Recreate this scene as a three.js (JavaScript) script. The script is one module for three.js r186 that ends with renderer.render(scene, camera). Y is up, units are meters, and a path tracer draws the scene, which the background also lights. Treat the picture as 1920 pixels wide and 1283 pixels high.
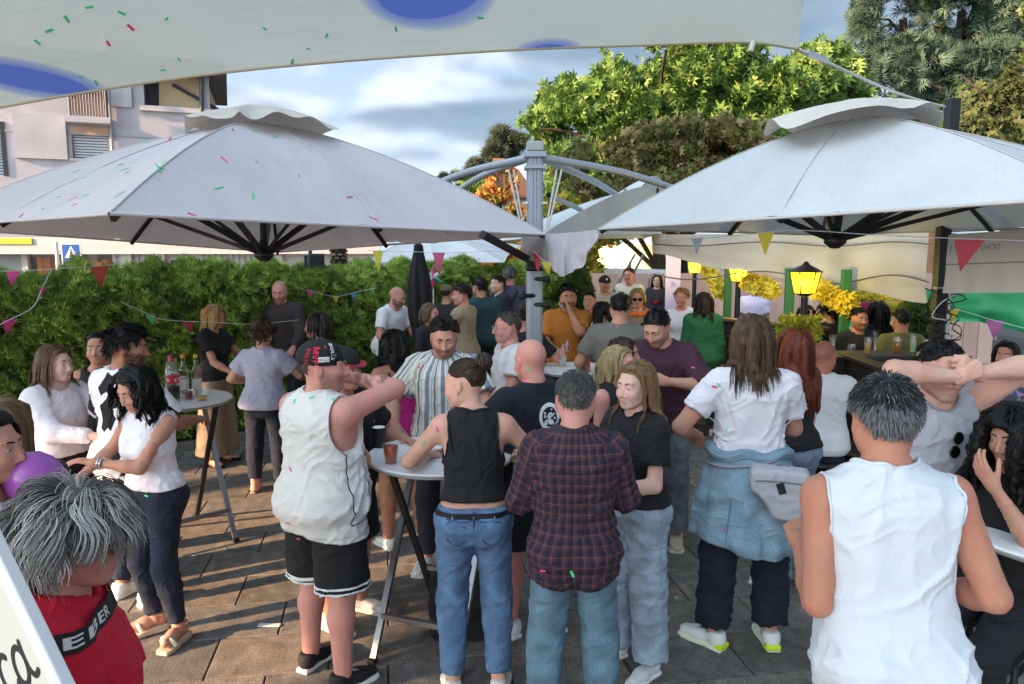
import * as THREE from 'three';
import { mergeGeometries } from 'three/addons/utils/BufferGeometryUtils.js';
import { RoundedBoxGeometry } from 'three/addons/geometries/RoundedBoxGeometry.js';
import { createNoise3D } from 'simplex-noise';

// ---------------------------------------------------------------- camera, sky, sun, exposure
const scene = new THREE.Scene();
const EYE = 2.2, PITCH = 7.0 * Math.PI / 180, FOCAL = 1392;           // eye height (m), downward tilt, focal length in photo pixels
const camera = new THREE.PerspectiveCamera(2 * Math.atan(641.5 / FOCAL) * 180 / Math.PI, 1920 / 1283, 0.05, 900);
camera.position.set(0, EYE, 0);
camera.rotation.set(-PITCH, 0, 0);
scene.add(camera);

const rng = (s) => () => { s |= 0; s = s + 0x6D2B79F5 | 0; let t = Math.imul(s ^ s >>> 15, 1 | s); t = t + Math.imul(t ^ t >>> 7, 61 | t) ^ t; return ((t ^ t >>> 14) >>> 0) / 4294967296; };
const noise = createNoise3D(rng(11));
const fbm = (x, y, z, o = 4) => { let a = 0, w = 0.5; for (let i = 0; i < o; i++) { a += w * noise(x, y, z); x *= 2.03; y *= 2.03; z *= 2.03; w *= 0.5; } return a; };

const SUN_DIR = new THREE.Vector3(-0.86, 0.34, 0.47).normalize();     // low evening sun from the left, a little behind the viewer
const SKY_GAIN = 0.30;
const SKY = (() => {
  const w = 1024, h = 512, d = new Float32Array(w * h * 4), v = new THREE.Vector3();
  const sm = (a, b, x) => { x = Math.min(1, Math.max(0, (x - a) / (b - a))); return x * x * (3 - 2 * x); };
  for (let j = 0; j < h; j++) for (let i = 0; i < w; i++) {
    const el = (j + 0.5) / h * Math.PI - Math.PI / 2, az = ((i + 0.5) / w - 0.5) * 2 * Math.PI;
    v.set(Math.cos(el) * Math.cos(az), Math.sin(el), Math.cos(el) * Math.sin(az));
    const e = Math.max(v.y, 0.0), q = 1 / (e + 0.14);
    const warp = fbm(v.x * q * 0.5 + 3, v.z * q * 0.5, 2.2, 3);
    const c1 = fbm(v.x * q * 0.62 + warp * 0.7 + 8.3, v.z * q * 0.9 + 1.1, 5.1, 6);
    const c2 = fbm(v.x * q * 1.6 - 4, v.z * q * 2.2 + warp, 9.7, 5);
    const dark = sm(-0.20, 0.22, c1 + 0.22 * c2 + 0.34 * sm(0.10, 0.28, e) - 0.10);
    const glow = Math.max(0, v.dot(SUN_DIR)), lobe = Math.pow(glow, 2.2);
    const low = Math.exp(-e * 5.5);
    const clear = [0.30 + 0.52 * low, 0.47 + 0.42 * low, 0.70 + 0.26 * low];
    const bright = [0.86, 0.93, 1.0], grey = [0.235 + 0.12 * c2, 0.335 + 0.12 * c2, 0.45 + 0.12 * c2];
    const wisp = sm(-0.25, 0.3, c2);
    const k = (j * w + i) * 4;
    for (let n = 0; n < 3; n++) {
      let c = clear[n] + (bright[n] - clear[n]) * wisp * 0.7;
      c += (grey[n] - c) * dark * 0.95;
      c *= 1.0 + lobe * [10.5, 9.2, 7.8][n];  // wide glow round the unseen sun, strengthened to brighten the shaded yard
      if (v.y < 0) c *= 0.45;
      d[k + n] = c * SKY_GAIN;
    }
    d[k + 3] = 1;
  }
  const t = new THREE.DataTexture(d, w, h, THREE.RGBAFormat, THREE.FloatType);
  t.mapping = THREE.EquirectangularReflectionMapping; t.magFilter = THREE.LinearFilter; t.minFilter = THREE.LinearFilter; t.needsUpdate = true;
  return t;
})();
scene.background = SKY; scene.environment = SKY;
const sun = new THREE.DirectionalLight(new THREE.Color(1.0, 0.64, 0.36), 3.4);
sun.name = 'sun'; sun.position.copy(SUN_DIR).multiplyScalar(60); sun.castShadow = true; sun.shadow.radius = 2;
sun.shadow.mapSize.set(2048, 2048);
Object.assign(sun.shadow.camera, { left: -18, right: 18, top: 18, bottom: -18, near: 1, far: 140 });
scene.add(sun, sun.target);
const renderer = new THREE.WebGLRenderer({ antialias: true });
renderer.toneMapping = THREE.LinearToneMapping;
renderer.toneMappingExposure = 4.4;
renderer.shadowMap.enabled = true;

// ---------------------------------------------------------------- small helpers
const V = (x, y, z) => new THREE.Vector3(x, y, z);
const lerp = (a, b, t) => a + (b - a) * t, clamp = (x, a, b) => x < a ? a : x > b ? b : x;
const sstep = (a, b, x) => { x = clamp((x - a) / (b - a), 0, 1); return x * x * (3 - 2 * x); };
const D2R = Math.PI / 180;
// a photo pixel and a horizontal distance, as a place in the yard
function at(px, py, d) {
  const cx = (px - 960) / FOCAL, cy = -(py - 641.5) / FOCAL, c = Math.cos(PITCH), s = Math.sin(PITCH);
  const dy = cy * c - s, dz = -cy * s - c, k = d / -dz;
  return V(cx * k, EYE + dy * k, -d);
}
function atHeight(px, py, h) {
  const p = at(px, py, 1), k = (h - EYE) / (p.y - EYE);
  return V(p.x * k, h, -k);
}
const used = {};
function numbered(n) { const c = used[n] = (used[n] ?? -1) + 1; return c ? `${n}_${String(c).padStart(3, '0')}` : n; }
function tag(o, label, category, group, kind) {
  if (label) o.userData.label = label;
  if (category) o.userData.category = category;
  if (group) o.userData.group = group;
  if (kind) o.userData.kind = kind;
  return o;
}
function thing(name, label, category, pos = [0, 0, 0], turn = 0, group) {
  const o = new THREE.Group(); o.name = numbered(name); o.position.set(...pos); o.rotation.y = turn; scene.add(o);
  return tag(o, label, category, group);
}
function mesh(name, geo, mat, parent) {
  const m = new THREE.Mesh(geo, mat); m.castShadow = m.receiveShadow = true;
  if (parent) { m.name = name; parent.add(m); } else { m.name = numbered(name); scene.add(m); }
  return m;
}
const matCache = {};
function mat(color, rough = 0.85, extra = {}) {
  const key = color + '|' + rough + '|' + Object.entries(extra).map(([k, v]) => k + (v?.isTexture ? v.uuid : v?.isColor ? v.getHexString() : v)).join();
  return matCache[key] ??= new THREE.MeshPhysicalMaterial({ color: new THREE.Color(color), roughness: rough, side: THREE.DoubleSide, ...extra });
}
const metal = (color, rough = 0.35) => mat(color, rough, { metalness: 0.9 });
// geometry pieces
const box = (w, h, d, x = 0, y = 0, z = 0, r = 0) => (r ? new RoundedBoxGeometry(w, h, d, 2, r) : new THREE.BoxGeometry(w, h, d)).translate(x, y, z);
function bar(a, b, r, r2 = r, n = 8) {
  const A = V(...a), B = V(...b), d = B.clone().sub(A), g = new THREE.CylinderGeometry(r2, r, d.length(), n);
  return g.applyQuaternion(new THREE.Quaternion().setFromUnitVectors(V(0, 1, 0), d.normalize())).translate((A.x + B.x) / 2, (A.y + B.y) / 2, (A.z + B.z) / 2);
}
function beam(a, b, w, h) {            // square section
  const A = V(...a), B = V(...b), d = B.clone().sub(A), g = new THREE.BoxGeometry(w, d.length(), h);
  return g.applyQuaternion(new THREE.Quaternion().setFromUnitVectors(V(0, 1, 0), d.normalize())).translate((A.x + B.x) / 2, (A.y + B.y) / 2, (A.z + B.z) / 2);
}
const tube = (pts, r, seg = 24, n = 6) => new THREE.TubeGeometry(new THREE.CatmullRomCurve3(pts.map((p) => p.isVector3 ? p : V(...p))), seg, r, n);
const lathe = (pts, n = 20) => new THREE.LatheGeometry(pts.map((p) => new THREE.Vector2(p[0], p[1])), n);
function merge(list) {
  const l = list.map((g) => { let q = g.index ? g.toNonIndexed() : g; for (const k of Object.keys(q.attributes)) if (!['position', 'normal', 'uv'].includes(k)) q.deleteAttribute(k); if (!q.attributes.uv) q.setAttribute('uv', new THREE.BufferAttribute(new Float32Array(q.attributes.position.count * 2), 2)); return q; });
  return mergeGeometries(l);
}
function geoFrom(pos, idx, col, uv) {
  const g = new THREE.BufferGeometry();
  g.setAttribute('position', new THREE.BufferAttribute(pos instanceof Float32Array ? pos : new Float32Array(pos), 3));
  if (idx) g.setIndex(new THREE.BufferAttribute(idx instanceof Uint32Array ? idx : new Uint32Array(idx), 1));
  if (col) g.setAttribute('color', new THREE.BufferAttribute(col instanceof Float32Array ? col : new Float32Array(col), 3));
  if (uv) g.setAttribute('uv', new THREE.BufferAttribute(uv instanceof Float32Array ? uv : new Float32Array(uv), 2));
  g.computeVertexNormals();
  return g;
}
function canvasTex(w, h, draw, opt = {}) {
  const c = document.createElement('canvas'); c.width = w; c.height = h;
  draw(c.getContext('2d'), w, h);
  const t = new THREE.CanvasTexture(c); t.colorSpace = opt.data ? THREE.NoColorSpace : THREE.SRGBColorSpace;
  t.wrapS = t.wrapT = opt.clamp ? THREE.ClampToEdgeWrapping : THREE.RepeatWrapping;
  return t;
}
// grey-scale noise map (values around mid grey), uv in metres over 'size' metres; used as colour and as bump
function noiseTex(n, size, fn, srgb = true) {
  const d = new Uint8Array(n * n * 4);
  for (let j = 0; j < n; j++) for (let i = 0; i < n; i++) {
    const v = fn(i / n, j / n), k = (j * n + i) * 4;
    for (let c = 0; c < 3; c++) d[k + c] = clamp(Array.isArray(v) ? v[c] : v, 0, 1) * 255;
    d[k + 3] = 255;
  }
  const t = new THREE.DataTexture(d, n, n); t.wrapS = t.wrapT = THREE.RepeatWrapping; t.magFilter = THREE.LinearFilter; t.minFilter = THREE.LinearMipmapLinearFilter;
  if (srgb) t.colorSpace = THREE.SRGBColorSpace;
  t.repeat.set(1 / size, 1 / size); t.needsUpdate = true;
  return t;
}
// tileable noise on the unit square
const tile = (u, v, f, s) => { const a = u * 2 * Math.PI, b = v * 2 * Math.PI, r = f / (2 * Math.PI); return 0.5 * (noise(Math.cos(a) * r + s, Math.sin(a) * r, Math.cos(b) * r * 1.3) + noise(Math.sin(b) * r + s, Math.cos(a) * r + 7, Math.sin(a) * r * 1.1 + Math.cos(b) * r)); };

// ---------------------------------------------------------------- mesher: surface nets over a distance field, only near the surface
function net(sdf, lo, hi, cell) {
  const B = 6, nx = Math.ceil((hi[0] - lo[0]) / cell / B) * B + 1, ny = Math.ceil((hi[1] - lo[1]) / cell / B) * B + 1, nz = Math.ceil((hi[2] - lo[2]) / cell / B) * B + 1;
  const val = new Float32Array(nx * ny * nz).fill(1), half = B * cell / 2, reach = half * 1.75 + cell * 1.5, sx = 1, sy = nx, sz = nx * ny;
  const bx = (nx - 1) / B, by = (ny - 1) / B, bz = (nz - 1) / B, hot = [];
  for (let c = 0; c < bz; c++) for (let b = 0; b < by; b++) for (let a = 0; a < bx; a++) {
    const d = sdf(lo[0] + a * B * cell + half, lo[1] + b * B * cell + half, lo[2] + c * B * cell + half);
    if (Math.abs(d) < reach) { hot.push(a, b, c); continue; }
    if (d < 0) for (let k = c * B; k <= c * B + B; k++) for (let j = b * B; j <= b * B + B; j++) { const r = k * sz + j * sy + a * B; for (let i = 0; i <= B; i++) val[r + i] = -1; }
  }
  const seen = new Uint8Array(nx * ny * nz);
  for (let h = 0; h < hot.length; h += 3) {
    const a = hot[h] * B, b = hot[h + 1] * B, c = hot[h + 2] * B;
    for (let k = c; k <= c + B; k++) for (let j = b; j <= b + B; j++) { let r = k * sz + j * sy + a; for (let i = a; i <= a + B; i++, r++) { if (seen[r]) continue; seen[r] = 1; val[r] = sdf(lo[0] + i * cell, lo[1] + j * cell, lo[2] + k * cell); } }
  }
  const vid = new Int32Array(nx * ny * nz).fill(-1), pos = [], idx = [];
  const corner = [0, sx, sy, sx + sy, sz, sz + sx, sz + sy, sz + sx + sy], E = [[0, 1], [0, 2], [0, 4], [1, 3], [1, 5], [2, 3], [2, 6], [3, 7], [4, 5], [4, 6], [5, 7], [6, 7]];
  const cell3 = (i, j, k) => {
    const r = k * sz + j * sy + i; let m = 0;
    for (let n = 0; n < 8; n++) if (val[r + corner[n]] < 0) m |= 1 << n;
    if (m === 0 || m === 255) return;
    let x = 0, y = 0, z = 0, c = 0;
    for (const [p, q] of E) {
      if (((m >> p) ^ (m >> q)) & 1) {
        const a = val[r + corner[p]], b = val[r + corner[q]], t = a / (a - b);
        x += (p & 1) + t * ((q & 1) - (p & 1)); y += (p >> 1 & 1) + t * ((q >> 1 & 1) - (p >> 1 & 1)); z += (p >> 2) + t * ((q >> 2) - (p >> 2)); c++;
      }
    }
    vid[r] = pos.length / 3; pos.push(lo[0] + (i + x / c) * cell, lo[1] + (j + y / c) * cell, lo[2] + (k + z / c) * cell);
  };
  const done = new Uint8Array(nx * ny * nz), list = [];
  for (let h = 0; h < hot.length; h += 3) {
    const a = hot[h] * B, b = hot[h + 1] * B, c = hot[h + 2] * B;
    for (let k = c; k < c + B; k++) for (let j = b; j < b + B; j++) for (let i = a; i < a + B; i++) { const r = k * sz + j * sy + i; if (done[r]) continue; done[r] = 1; cell3(i, j, k); if (vid[r] >= 0) list.push(r); }
  }
  const quad = (a, b, c, d, flip) => { if (a < 0 || b < 0 || c < 0 || d < 0) return; if (flip) idx.push(a, c, b, a, d, c); else idx.push(a, b, c, a, c, d); };
  for (const r of list) {
    const s0 = val[r] < 0;
    if (r >= sy + sz && s0 !== (val[r + sx] < 0)) quad(vid[r - sy - sz], vid[r - sz], vid[r], vid[r - sy], !s0);
    if (r >= sx + sz && s0 !== (val[r + sy] < 0)) quad(vid[r - sx - sz], vid[r - sx], vid[r], vid[r - sz], !s0);
    if (r >= sx + sy && s0 !== (val[r + sz] < 0)) quad(vid[r - sx - sy], vid[r - sy], vid[r], vid[r - sx], !s0);
  }
  return { pos: new Float32Array(pos), idx: new Uint32Array(idx) };
}
const smin = (a, b, k) => { const h = k - Math.abs(a - b); return (a < b ? a : b) - (h > 0 ? h * h / k * 0.25 : 0); };
const smax = (a, b, k) => { const h = k - Math.abs(a - b); return (a > b ? a : b) + (h > 0 ? h * h / k * 0.25 : 0); };
function cone(a, b, r1, r2) {
  const ax = a.x, ay = a.y, az = a.z, dx = b.x - ax, dy = b.y - ay, dz = b.z - az, il = 1 / (dx * dx + dy * dy + dz * dz + 1e-12), dr = r2 - r1;
  return (x, y, z) => {
    x -= ax; y -= ay; z -= az;
    let t = (x * dx + y * dy + z * dz) * il; t = t < 0 ? 0 : t > 1 ? 1 : t;
    x -= dx * t; y -= dy * t; z -= dz * t;
    return Math.sqrt(x * x + y * y + z * z) - r1 - dr * t;
  };
}
function ell(cx, cy, cz, rx, ry, rz) {
  const m = Math.min(rx, ry, rz);
  return (x, y, z) => { x = (x - cx) / rx; y = (y - cy) / ry; z = (z - cz) / rz; const q = Math.sqrt(x * x + y * y + z * z); return q < 1e-6 ? -m : (q - 1) * q / Math.sqrt(x * x / (rx * rx) + y * y / (ry * ry) + z * z / (rz * rz)); };
}
const bounds = (pts, pad) => { const lo = [1e9, 1e9, 1e9], hi = [-1e9, -1e9, -1e9]; for (const p of pts) for (let i = 0; i < 3; i++) { const v = p.getComponent(i); lo[i] = Math.min(lo[i], v - pad); hi[i] = Math.max(hi[i], v + pad); } return [lo, hi]; };

// ---------------------------------------------------------------- ground and paving
const grain = noiseTex(256, 0.9, (u, v) => 0.74 + 0.16 * tile(u, v, 60, 1) + 0.12 * tile(u, v, 130, 4) + 0.14 * tile(u, v, 7, 9));
const grainBump = noiseTex(256, 0.5, (u, v) => 0.5 + 0.3 * tile(u, v, 70, 2) + 0.2 * tile(u, v, 140, 6), false);
const stained = (color, rough = 0.85, extra = {}) => new THREE.MeshPhysicalMaterial({ color: new THREE.Color(color), roughness: rough, map: grain, bumpMap: grainBump, bumpScale: 0.0012, side: THREE.DoubleSide, ...extra });
const plaster = (color, rough = 0.9) => new THREE.MeshPhysicalMaterial({ color: new THREE.Color(color), roughness: rough, map: plasterMap, side: THREE.DoubleSide });
const plasterMap = noiseTex(256, 3, (u, v) => 0.92 + 0.05 * tile(u, v, 4, 1) + 0.04 * tile(u, v, 60, 4));
tag(mesh('ground', new THREE.PlaneGeometry(700, 700).rotateX(-Math.PI / 2).translate(0, -0.03, -120), stained('#6d6a66', 0.95)), 'grey asphalt ground stretching away behind the yard', null, null, 'structure');
{
  const pave = new THREE.Group(); pave.name = 'paving'; scene.add(pave); tag(pave, 'grey and brown rectangular paving slabs of the yard', null, null, 'structure');
  mesh('bedding', new THREE.PlaneGeometry(26, 26).rotateX(-Math.PI / 2).translate(0, -0.016, -9), stained('#57524c', 1), pave);
  const R = rng(5), A = 9.5 * D2R, L = 0.63, W = 0.42, ax = V(Math.cos(A), 0, -Math.sin(A)), az = V(-Math.sin(A), 0, -Math.cos(A));
  const slab = (n) => {                   // a slab with a chamfered upper edge, 28 triangles
    const l = L - 0.008, w = W - 0.008, c = 0.005, s = new THREE.Shape([[-l / 2 + c, -w / 2 + c], [l / 2 - c, -w / 2 + c], [l / 2 - c, w / 2 - c], [-l / 2 + c, w / 2 - c]].map((p) => new THREE.Vector2(...p)));
    const g = new THREE.ExtrudeGeometry(s, { depth: 0.03, bevelEnabled: true, bevelSize: c, bevelThickness: c, bevelSegments: 1 }).rotateX(-Math.PI / 2).translate(0, -0.03 - c, 0), uv = g.attributes.uv;
    for (let i = 0; i < uv.count; i++) uv.setXY(i, uv.getX(i) + n * 0.37, uv.getY(i) + n * 0.23);
    return g;
  };
  const geos = [0, 1, 2, 3, 4].map(slab), mats = ['#918d8a', '#99938e', '#a1958a', '#948f8a', '#a3988d', '#8b847d'].map((c) => stained(c, 0.82)), all = [];
  for (let j = -4; j < 38; j++) for (let i = -24; i < 25; i++) {
    const p = V(0.2, 0, -2.4).addScaledVector(ax, (i + (j % 2 ? 0.5 : 0)) * L).addScaledVector(az, j * W);
    if (p.z > 0.6 || p.z < -17 || Math.abs(p.x) > 10) continue;
    const sx = 960 + FOCAL * p.x / Math.max(0.3, -p.z), seen = p.z < -2.9 && sx > -120 && sx < 2040;
    all.push({ p, key: seen ? -p.z : 100 - p.z, t: R(), g: geos[R() * 5 | 0], m: mats[R() * 6 | 0] });
  }
  all.sort((a, b) => a.key - b.key);
  const q = new THREE.Quaternion().setFromAxisAngle(V(0, 1, 0), A);
  all.slice(0, 290).forEach((s, n) => { const m = mesh(n ? `paver_${String(n).padStart(3, '0')}` : 'paver', s.g, s.m, pave); m.position.copy(s.p).setY(-0.0025 * s.t); m.quaternion.copy(q); });
  const rest = all.slice(290).map((s) => s.g.clone().applyQuaternion(q).translate(s.p.x, -0.0025 * s.t, s.p.z));
  tag(mesh('paver_field', merge(rest), mats[1], pave), 'far paving slabs', null, null, 'stuff');
}
// raised wooden deck at the back of the yard
{
  const dk = thing('terrace_deck', 'low timber deck at the back, under the far guests', 'deck', [1.9, 0, -11.2]); dk.userData.kind = 'structure';
  mesh('deck_frame', box(7.0, 0.11, 5.0, 0, 0.055, 0), mat('#4a3b30', 0.9), dk);
  for (let i = 0; i < 34; i++) mesh('plank', box(6.98, 0.036, 0.138, 0, 0.130, -2.42 + i * 0.1465, 0.006), stained(['#6a5443', '#5f4a3b', '#73604e'][i % 3], 0.85), dk);
}
// ---------------------------------------------------------------- foliage
function leafSpray(n, len, wid, spread, droop, seed, cup = 0.2) {       // n pointed leaves fanned out from one point
  const R = rng(seed), pos = [], idx = [];
  for (let i = 0; i < n; i++) {
    const a = (n > 1 ? (i / (n - 1) - 0.5) : 0) * spread + (R() - 0.5) * 0.25, l = len * (0.7 + 0.5 * R()), b = pos.length / 3, dx = Math.sin(a), dy = Math.cos(a), px = dy, py = -dx, z0 = (R() - 0.5) * len * 0.25;
    for (const [t, w, z] of [[0.06, 0.12, 0], [0.45, 1, cup], [1, 0, -droop]]) { pos.push(dx * l * t + px * wid * w, dy * l * t + py * wid * w, z * l + z0 * t, dx * l * t - px * wid * w, dy * l * t - py * wid * w, z * l + z0 * t); }
    idx.push(b, b + 1, b + 3, b, b + 3, b + 2, b + 2, b + 3, b + 5, b + 2, b + 5, b + 4);
  }
  return geoFrom(pos, idx);
}
const leafMat = (rough = 0.7, tr = 0.22) => new THREE.MeshPhysicalMaterial({ color: 0xffffff, roughness: rough, transmission: tr, thickness: 0, side: THREE.DoubleSide, specularIntensity: 0.35 });
const LM = leafMat(), LM0 = new THREE.MeshPhysicalMaterial({ color: 0xffffff, roughness: 0.75, side: THREE.DoubleSide, specularIntensity: 0.3 });
function scatter(name, geo, m, list, parent) {                          // list: [position, outward, size, colour]
  const im = new THREE.InstancedMesh(geo, m, list.length); im.name = name; im.castShadow = im.receiveShadow = true; parent.add(im);
  const R = rng(list.length), M = new THREE.Matrix4(), q = new THREE.Quaternion(), q2 = new THREE.Quaternion(), up = V(0, 1, 0);
  list.forEach(([p, d, s, c], i) => { q.setFromUnitVectors(up, d); q2.setFromAxisAngle(up, R() * 6.283); q.multiply(q2); M.compose(p, q, V(s, s, s * (0.8 + 0.4 * R()))); im.setMatrixAt(i, M); im.setColorAt(i, c); });
  tag(im, null, null, null, 'stuff');
  return im;
}
const pick = (R, cols, vary = 0.3) => { const c = new THREE.Color(...cols[R() * cols.length | 0]); const s = 1 - vary / 2 + R() * vary; return c.multiplyScalar(s); };
function tree({ name, label, group, base, blobs, n, geo, size, cols, up = 0.35, trunk = 0.16, bark = '#4d4034', shell = 0.45, m = LM, seed = 1, clumps = 0, sink = 0.15, category = 'tree' }) {
  const t = thing(name, label, category, [base[0], 0, base[1]], 0, group), R = rng(seed), list = [], limbs = [];
  const cen = blobs.reduce((a, b) => a.add(V(b[0], b[1], b[2]).multiplyScalar(1 / blobs.length)), V());
  const fork = V(0, Math.max(0.6, cen.y * 0.45), 0);
  limbs.push(tube([V(0, -0.1, 0), V(trunk * 0.3, fork.y * 0.5, 0), fork, V(cen.x * 0.6, lerp(fork.y, cen.y, 0.8), cen.z * 0.6)], trunk, 10, 9));
  for (const b of blobs) { const e = V(b[0], b[1], b[2]), mid = fork.clone().lerp(e, 0.5).add(V(R() - 0.5, R() * 0.4, R() - 0.5).multiplyScalar(b[3] * 0.25)); limbs.push(tube([fork, mid, e], trunk * 0.42, 8, 6)); for (let k = 0; k < 3; k++) { const d = V(R() - 0.5, R() - 0.2, R() - 0.5).normalize(); limbs.push(tube([mid.clone().lerp(e, 0.5), e.clone().addScaledVector(d, b[3] * 0.35), e.clone().addScaledVector(d, b[3] * 0.85)], trunk * 0.14, 6, 5)); } }
  mesh('trunk', merge(limbs), stained(bark, 0.95), t);
  const vol = blobs.map((b) => b[3] * b[4] * b[5]), tot = vol.reduce((a, b) => a + b, 0), ks = [];
  blobs.forEach((b, i) => {
    const cnt = Math.round(n * vol[i] / tot), hubs = [];
    for (let c = 0; c < clumps; c++) { const d = V(R() * 2 - 1, R() * 2 - 1, R() * 2 - 1).normalize(); hubs.push(d); }
    for (let k = 0; k < cnt; k++) {
      const d = V(R() * 2 - 1, R() * 2 - 1, R() * 2 - 1); if (d.length() > 1 || d.length() < 0.05) { k--; continue; } d.normalize();
      if (hubs.length) { const h = hubs[R() * hubs.length | 0]; d.multiplyScalar(0.42).addScaledVector(h, 0.75).normalize(); }
      const lump = 1 + 0.22 * noise(d.x * 2.3 + i * 9, d.y * 2.3, d.z * 2.3 + seed), r = lump * (1 - shell * R() * R()) + (R() - 0.5) * 0.1;
      const p = V(b[0] + d.x * b[3] * r, b[1] + d.y * b[4] * r - sink * b[4] * (hubs.length ? R() * 0.3 : 0), b[2] + d.z * b[5] * r);
      const o = d.clone().multiplyScalar(0.7).add(V(R() - 0.5, R() - 0.5 + up, R() - 0.5)).normalize();
      list.push([p, o, size * (0.65 + 0.7 * R()), pick(R, cols, 0.5)]);
    }
  });
  scatter('crown', geo, m, list, t);
  return t;
}
// thuja hedge along the left side
{
  const h = thing('hedge', 'tall clipped green thuja hedge along the left side of the yard', 'hedge'), R = rng(21);
  const a = V(-6.6, 0, -5.5), b = V(1.1, 0, -12.6), dir = b.clone().sub(a), L = dir.length(); dir.normalize(); const nr = V(dir.z, 0, -dir.x).negate(); if (nr.z < 0) nr.negate();
  const top = (s) => 1.96 + 0.10 * noise(s * 1.7, 3, 1) + 0.07 * noise(s * 4.3, 8, 2), out = (s, y) => 0.11 * noise(s * 1.8, y * 1.6, 4) + 0.09 * noise(s * 5.5, y * 5.5, 9);
  const trunks = []; for (let s = 0.2; s < L; s += 0.55) { const p = a.clone().addScaledVector(dir, s).addScaledVector(nr, -0.42); trunks.push(bar([p.x, 0, p.z], [p.x, 1.6, p.z], 0.05, 0.02, 6)); }
  mesh('trunk', merge(trunks), mat('#3a2d22', 0.95), h);
  // dense inner twigs, as a rough body
  const inner = net((x, y, z) => { const dx = x - a.x, dz = z - a.z, s = dx * dir.x + dz * dir.z, t = dx * nr.x + dz * nr.z + 0.42; let d = Math.max(Math.abs(t) - 0.30 - out(s, y) * 0.8, y - top(s) + 0.13, 0.02 - y, -s, s - L); return d * 0.8; }, [-7.2, -0.05, -13.4], [1.6, 2.3, -4.9], 0.11);
  mesh('twigs', geoFrom(inner.pos, inner.idx), mat('#2b3d20', 0.95), h);
  const list = [], cols = [[0.250, 0.360, 0.070], [0.190, 0.300, 0.058], [0.310, 0.420, 0.085], [0.130, 0.215, 0.048], [0.37, 0.45, 0.10]];
  for (let k = 0; k < 52000; k++) {
    const s = R() * L, f = R(); let p, o;
    if (f < 0.80) { const y = 0.06 + Math.pow(R(), 0.9) * (top(s) - 0.06), t = 0.30 + out(s, y) + (R() - 0.6) * 0.13 - 0.14 * sstep(top(s) - 0.35, top(s), y); p = a.clone().addScaledVector(dir, s).addScaledVector(nr, t - 0.42).setY(y); o = nr.clone().multiplyScalar(0.75).add(V((R() - 0.5) * 0.9, 0.35 + R() * 0.8, (R() - 0.5) * 0.9)).normalize(); }
    else { const t = (R() - 0.5) * 0.62; p = a.clone().addScaledVector(dir, s).addScaledVector(nr, t - 0.42).setY(top(s) - 0.16 * (t / 0.31) ** 2 + (R() - 0.6) * 0.14); o = V((R() - 0.5) * 0.8, 1, (R() - 0.5) * 0.8).normalize(); }
    const cl = noise(p.x * 2.4, p.y * 2.4, p.z * 2.4 + 5), c = pick(R, cols, 0.5).multiplyScalar(1 + 0.35 * cl); list.push([p, o, 0.6 + 0.6 * R(), c]);
  }
  scatter('foliage', leafSpray(10, 0.095, 0.0052, 2.3, 0.15, 31, 0.08), LM0, list, h);
  // stone edging at its foot
  const k = thing('kerb_edging', 'pale stone edging along the foot of the hedge', 'kerb'); k.userData.kind = 'structure';
  for (let s = 0; s < L - 0.5; s += 1.0) { const p = a.clone().addScaledVector(dir, s + 0.5).addScaledVector(nr, 0.16); const m = mesh('edging_stone', box(0.985, 0.14, 0.10, 0, 0.03, 0, 0.012), stained('#8d8a84', 0.85), k); m.position.copy(p); m.rotation.y = Math.atan2(-dir.z, dir.x); }
}
const palmate = leafSpray(6, 0.30, 0.048, 4.2, 0.30, 7, 0.10), broad = leafSpray(5, 0.22, 0.06, 3.6, 0.2, 8, 0.12), needle = leafSpray(9, 0.30, 0.018, 2.6, 0.35, 9, 0.05);
tree({ name: 'chestnut_tree', label: 'big bright green broad-leaved tree behind the umbrellas', base: [4.3, -19.5], seed: 4, trunk: 0.26, n: 21000, geo: palmate, size: 0.66, clumps: 10, up: 0.5,
  cols: [[0.130, 0.225, 0.045], [0.100, 0.185, 0.038], [0.165, 0.265, 0.055], [0.070, 0.135, 0.030], [0.21, 0.30, 0.075]],
  blobs: [[-2.2, 5.1, 0.4, 1.7, 1.3, 1.5], [-0.6, 6.0, 0.2, 2.0, 1.6, 1.8], [1.5, 6.1, 0, 2.1, 1.5, 1.8], [3.2, 5.6, -0.2, 1.5, 1.3, 1.5], [0.5, 4.4, 0.8, 2.2, 1.3, 1.6], [-2.0, 3.9, 0.6, 1.5, 1.0, 1.3], [2.6, 4.3, 0.3, 1.6, 1.2, 1.4], [0.3, 7.0, 0, 1.5, 0.9, 1.2], [3.6, 6.6, -0.4, 1.1, 0.9, 1.0]] });
tree({ name: 'maple_tree', label: 'smaller olive and rust tinted tree below the big green tree', base: [3.3, -16.6], seed: 9, trunk: 0.14, n: 8500, geo: broad, size: 0.58, clumps: 6, up: 0.4,
  cols: [[0.19, 0.175, 0.05], [0.14, 0.165, 0.04], [0.24, 0.18, 0.07], [0.10, 0.14, 0.035], [0.26, 0.20, 0.10]],
  blobs: [[-1.2, 3.9, 0, 1.1, 0.7, 1.0], [0.2, 4.3, 0, 1.2, 0.75, 1.0], [1.3, 4.3, 0.1, 1.0, 0.7, 0.9], [-0.2, 3.3, 0.3, 1.4, 0.7, 1.0], [-1.6, 3.0, 0.3, 0.9, 0.7, 0.8]] });
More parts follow.
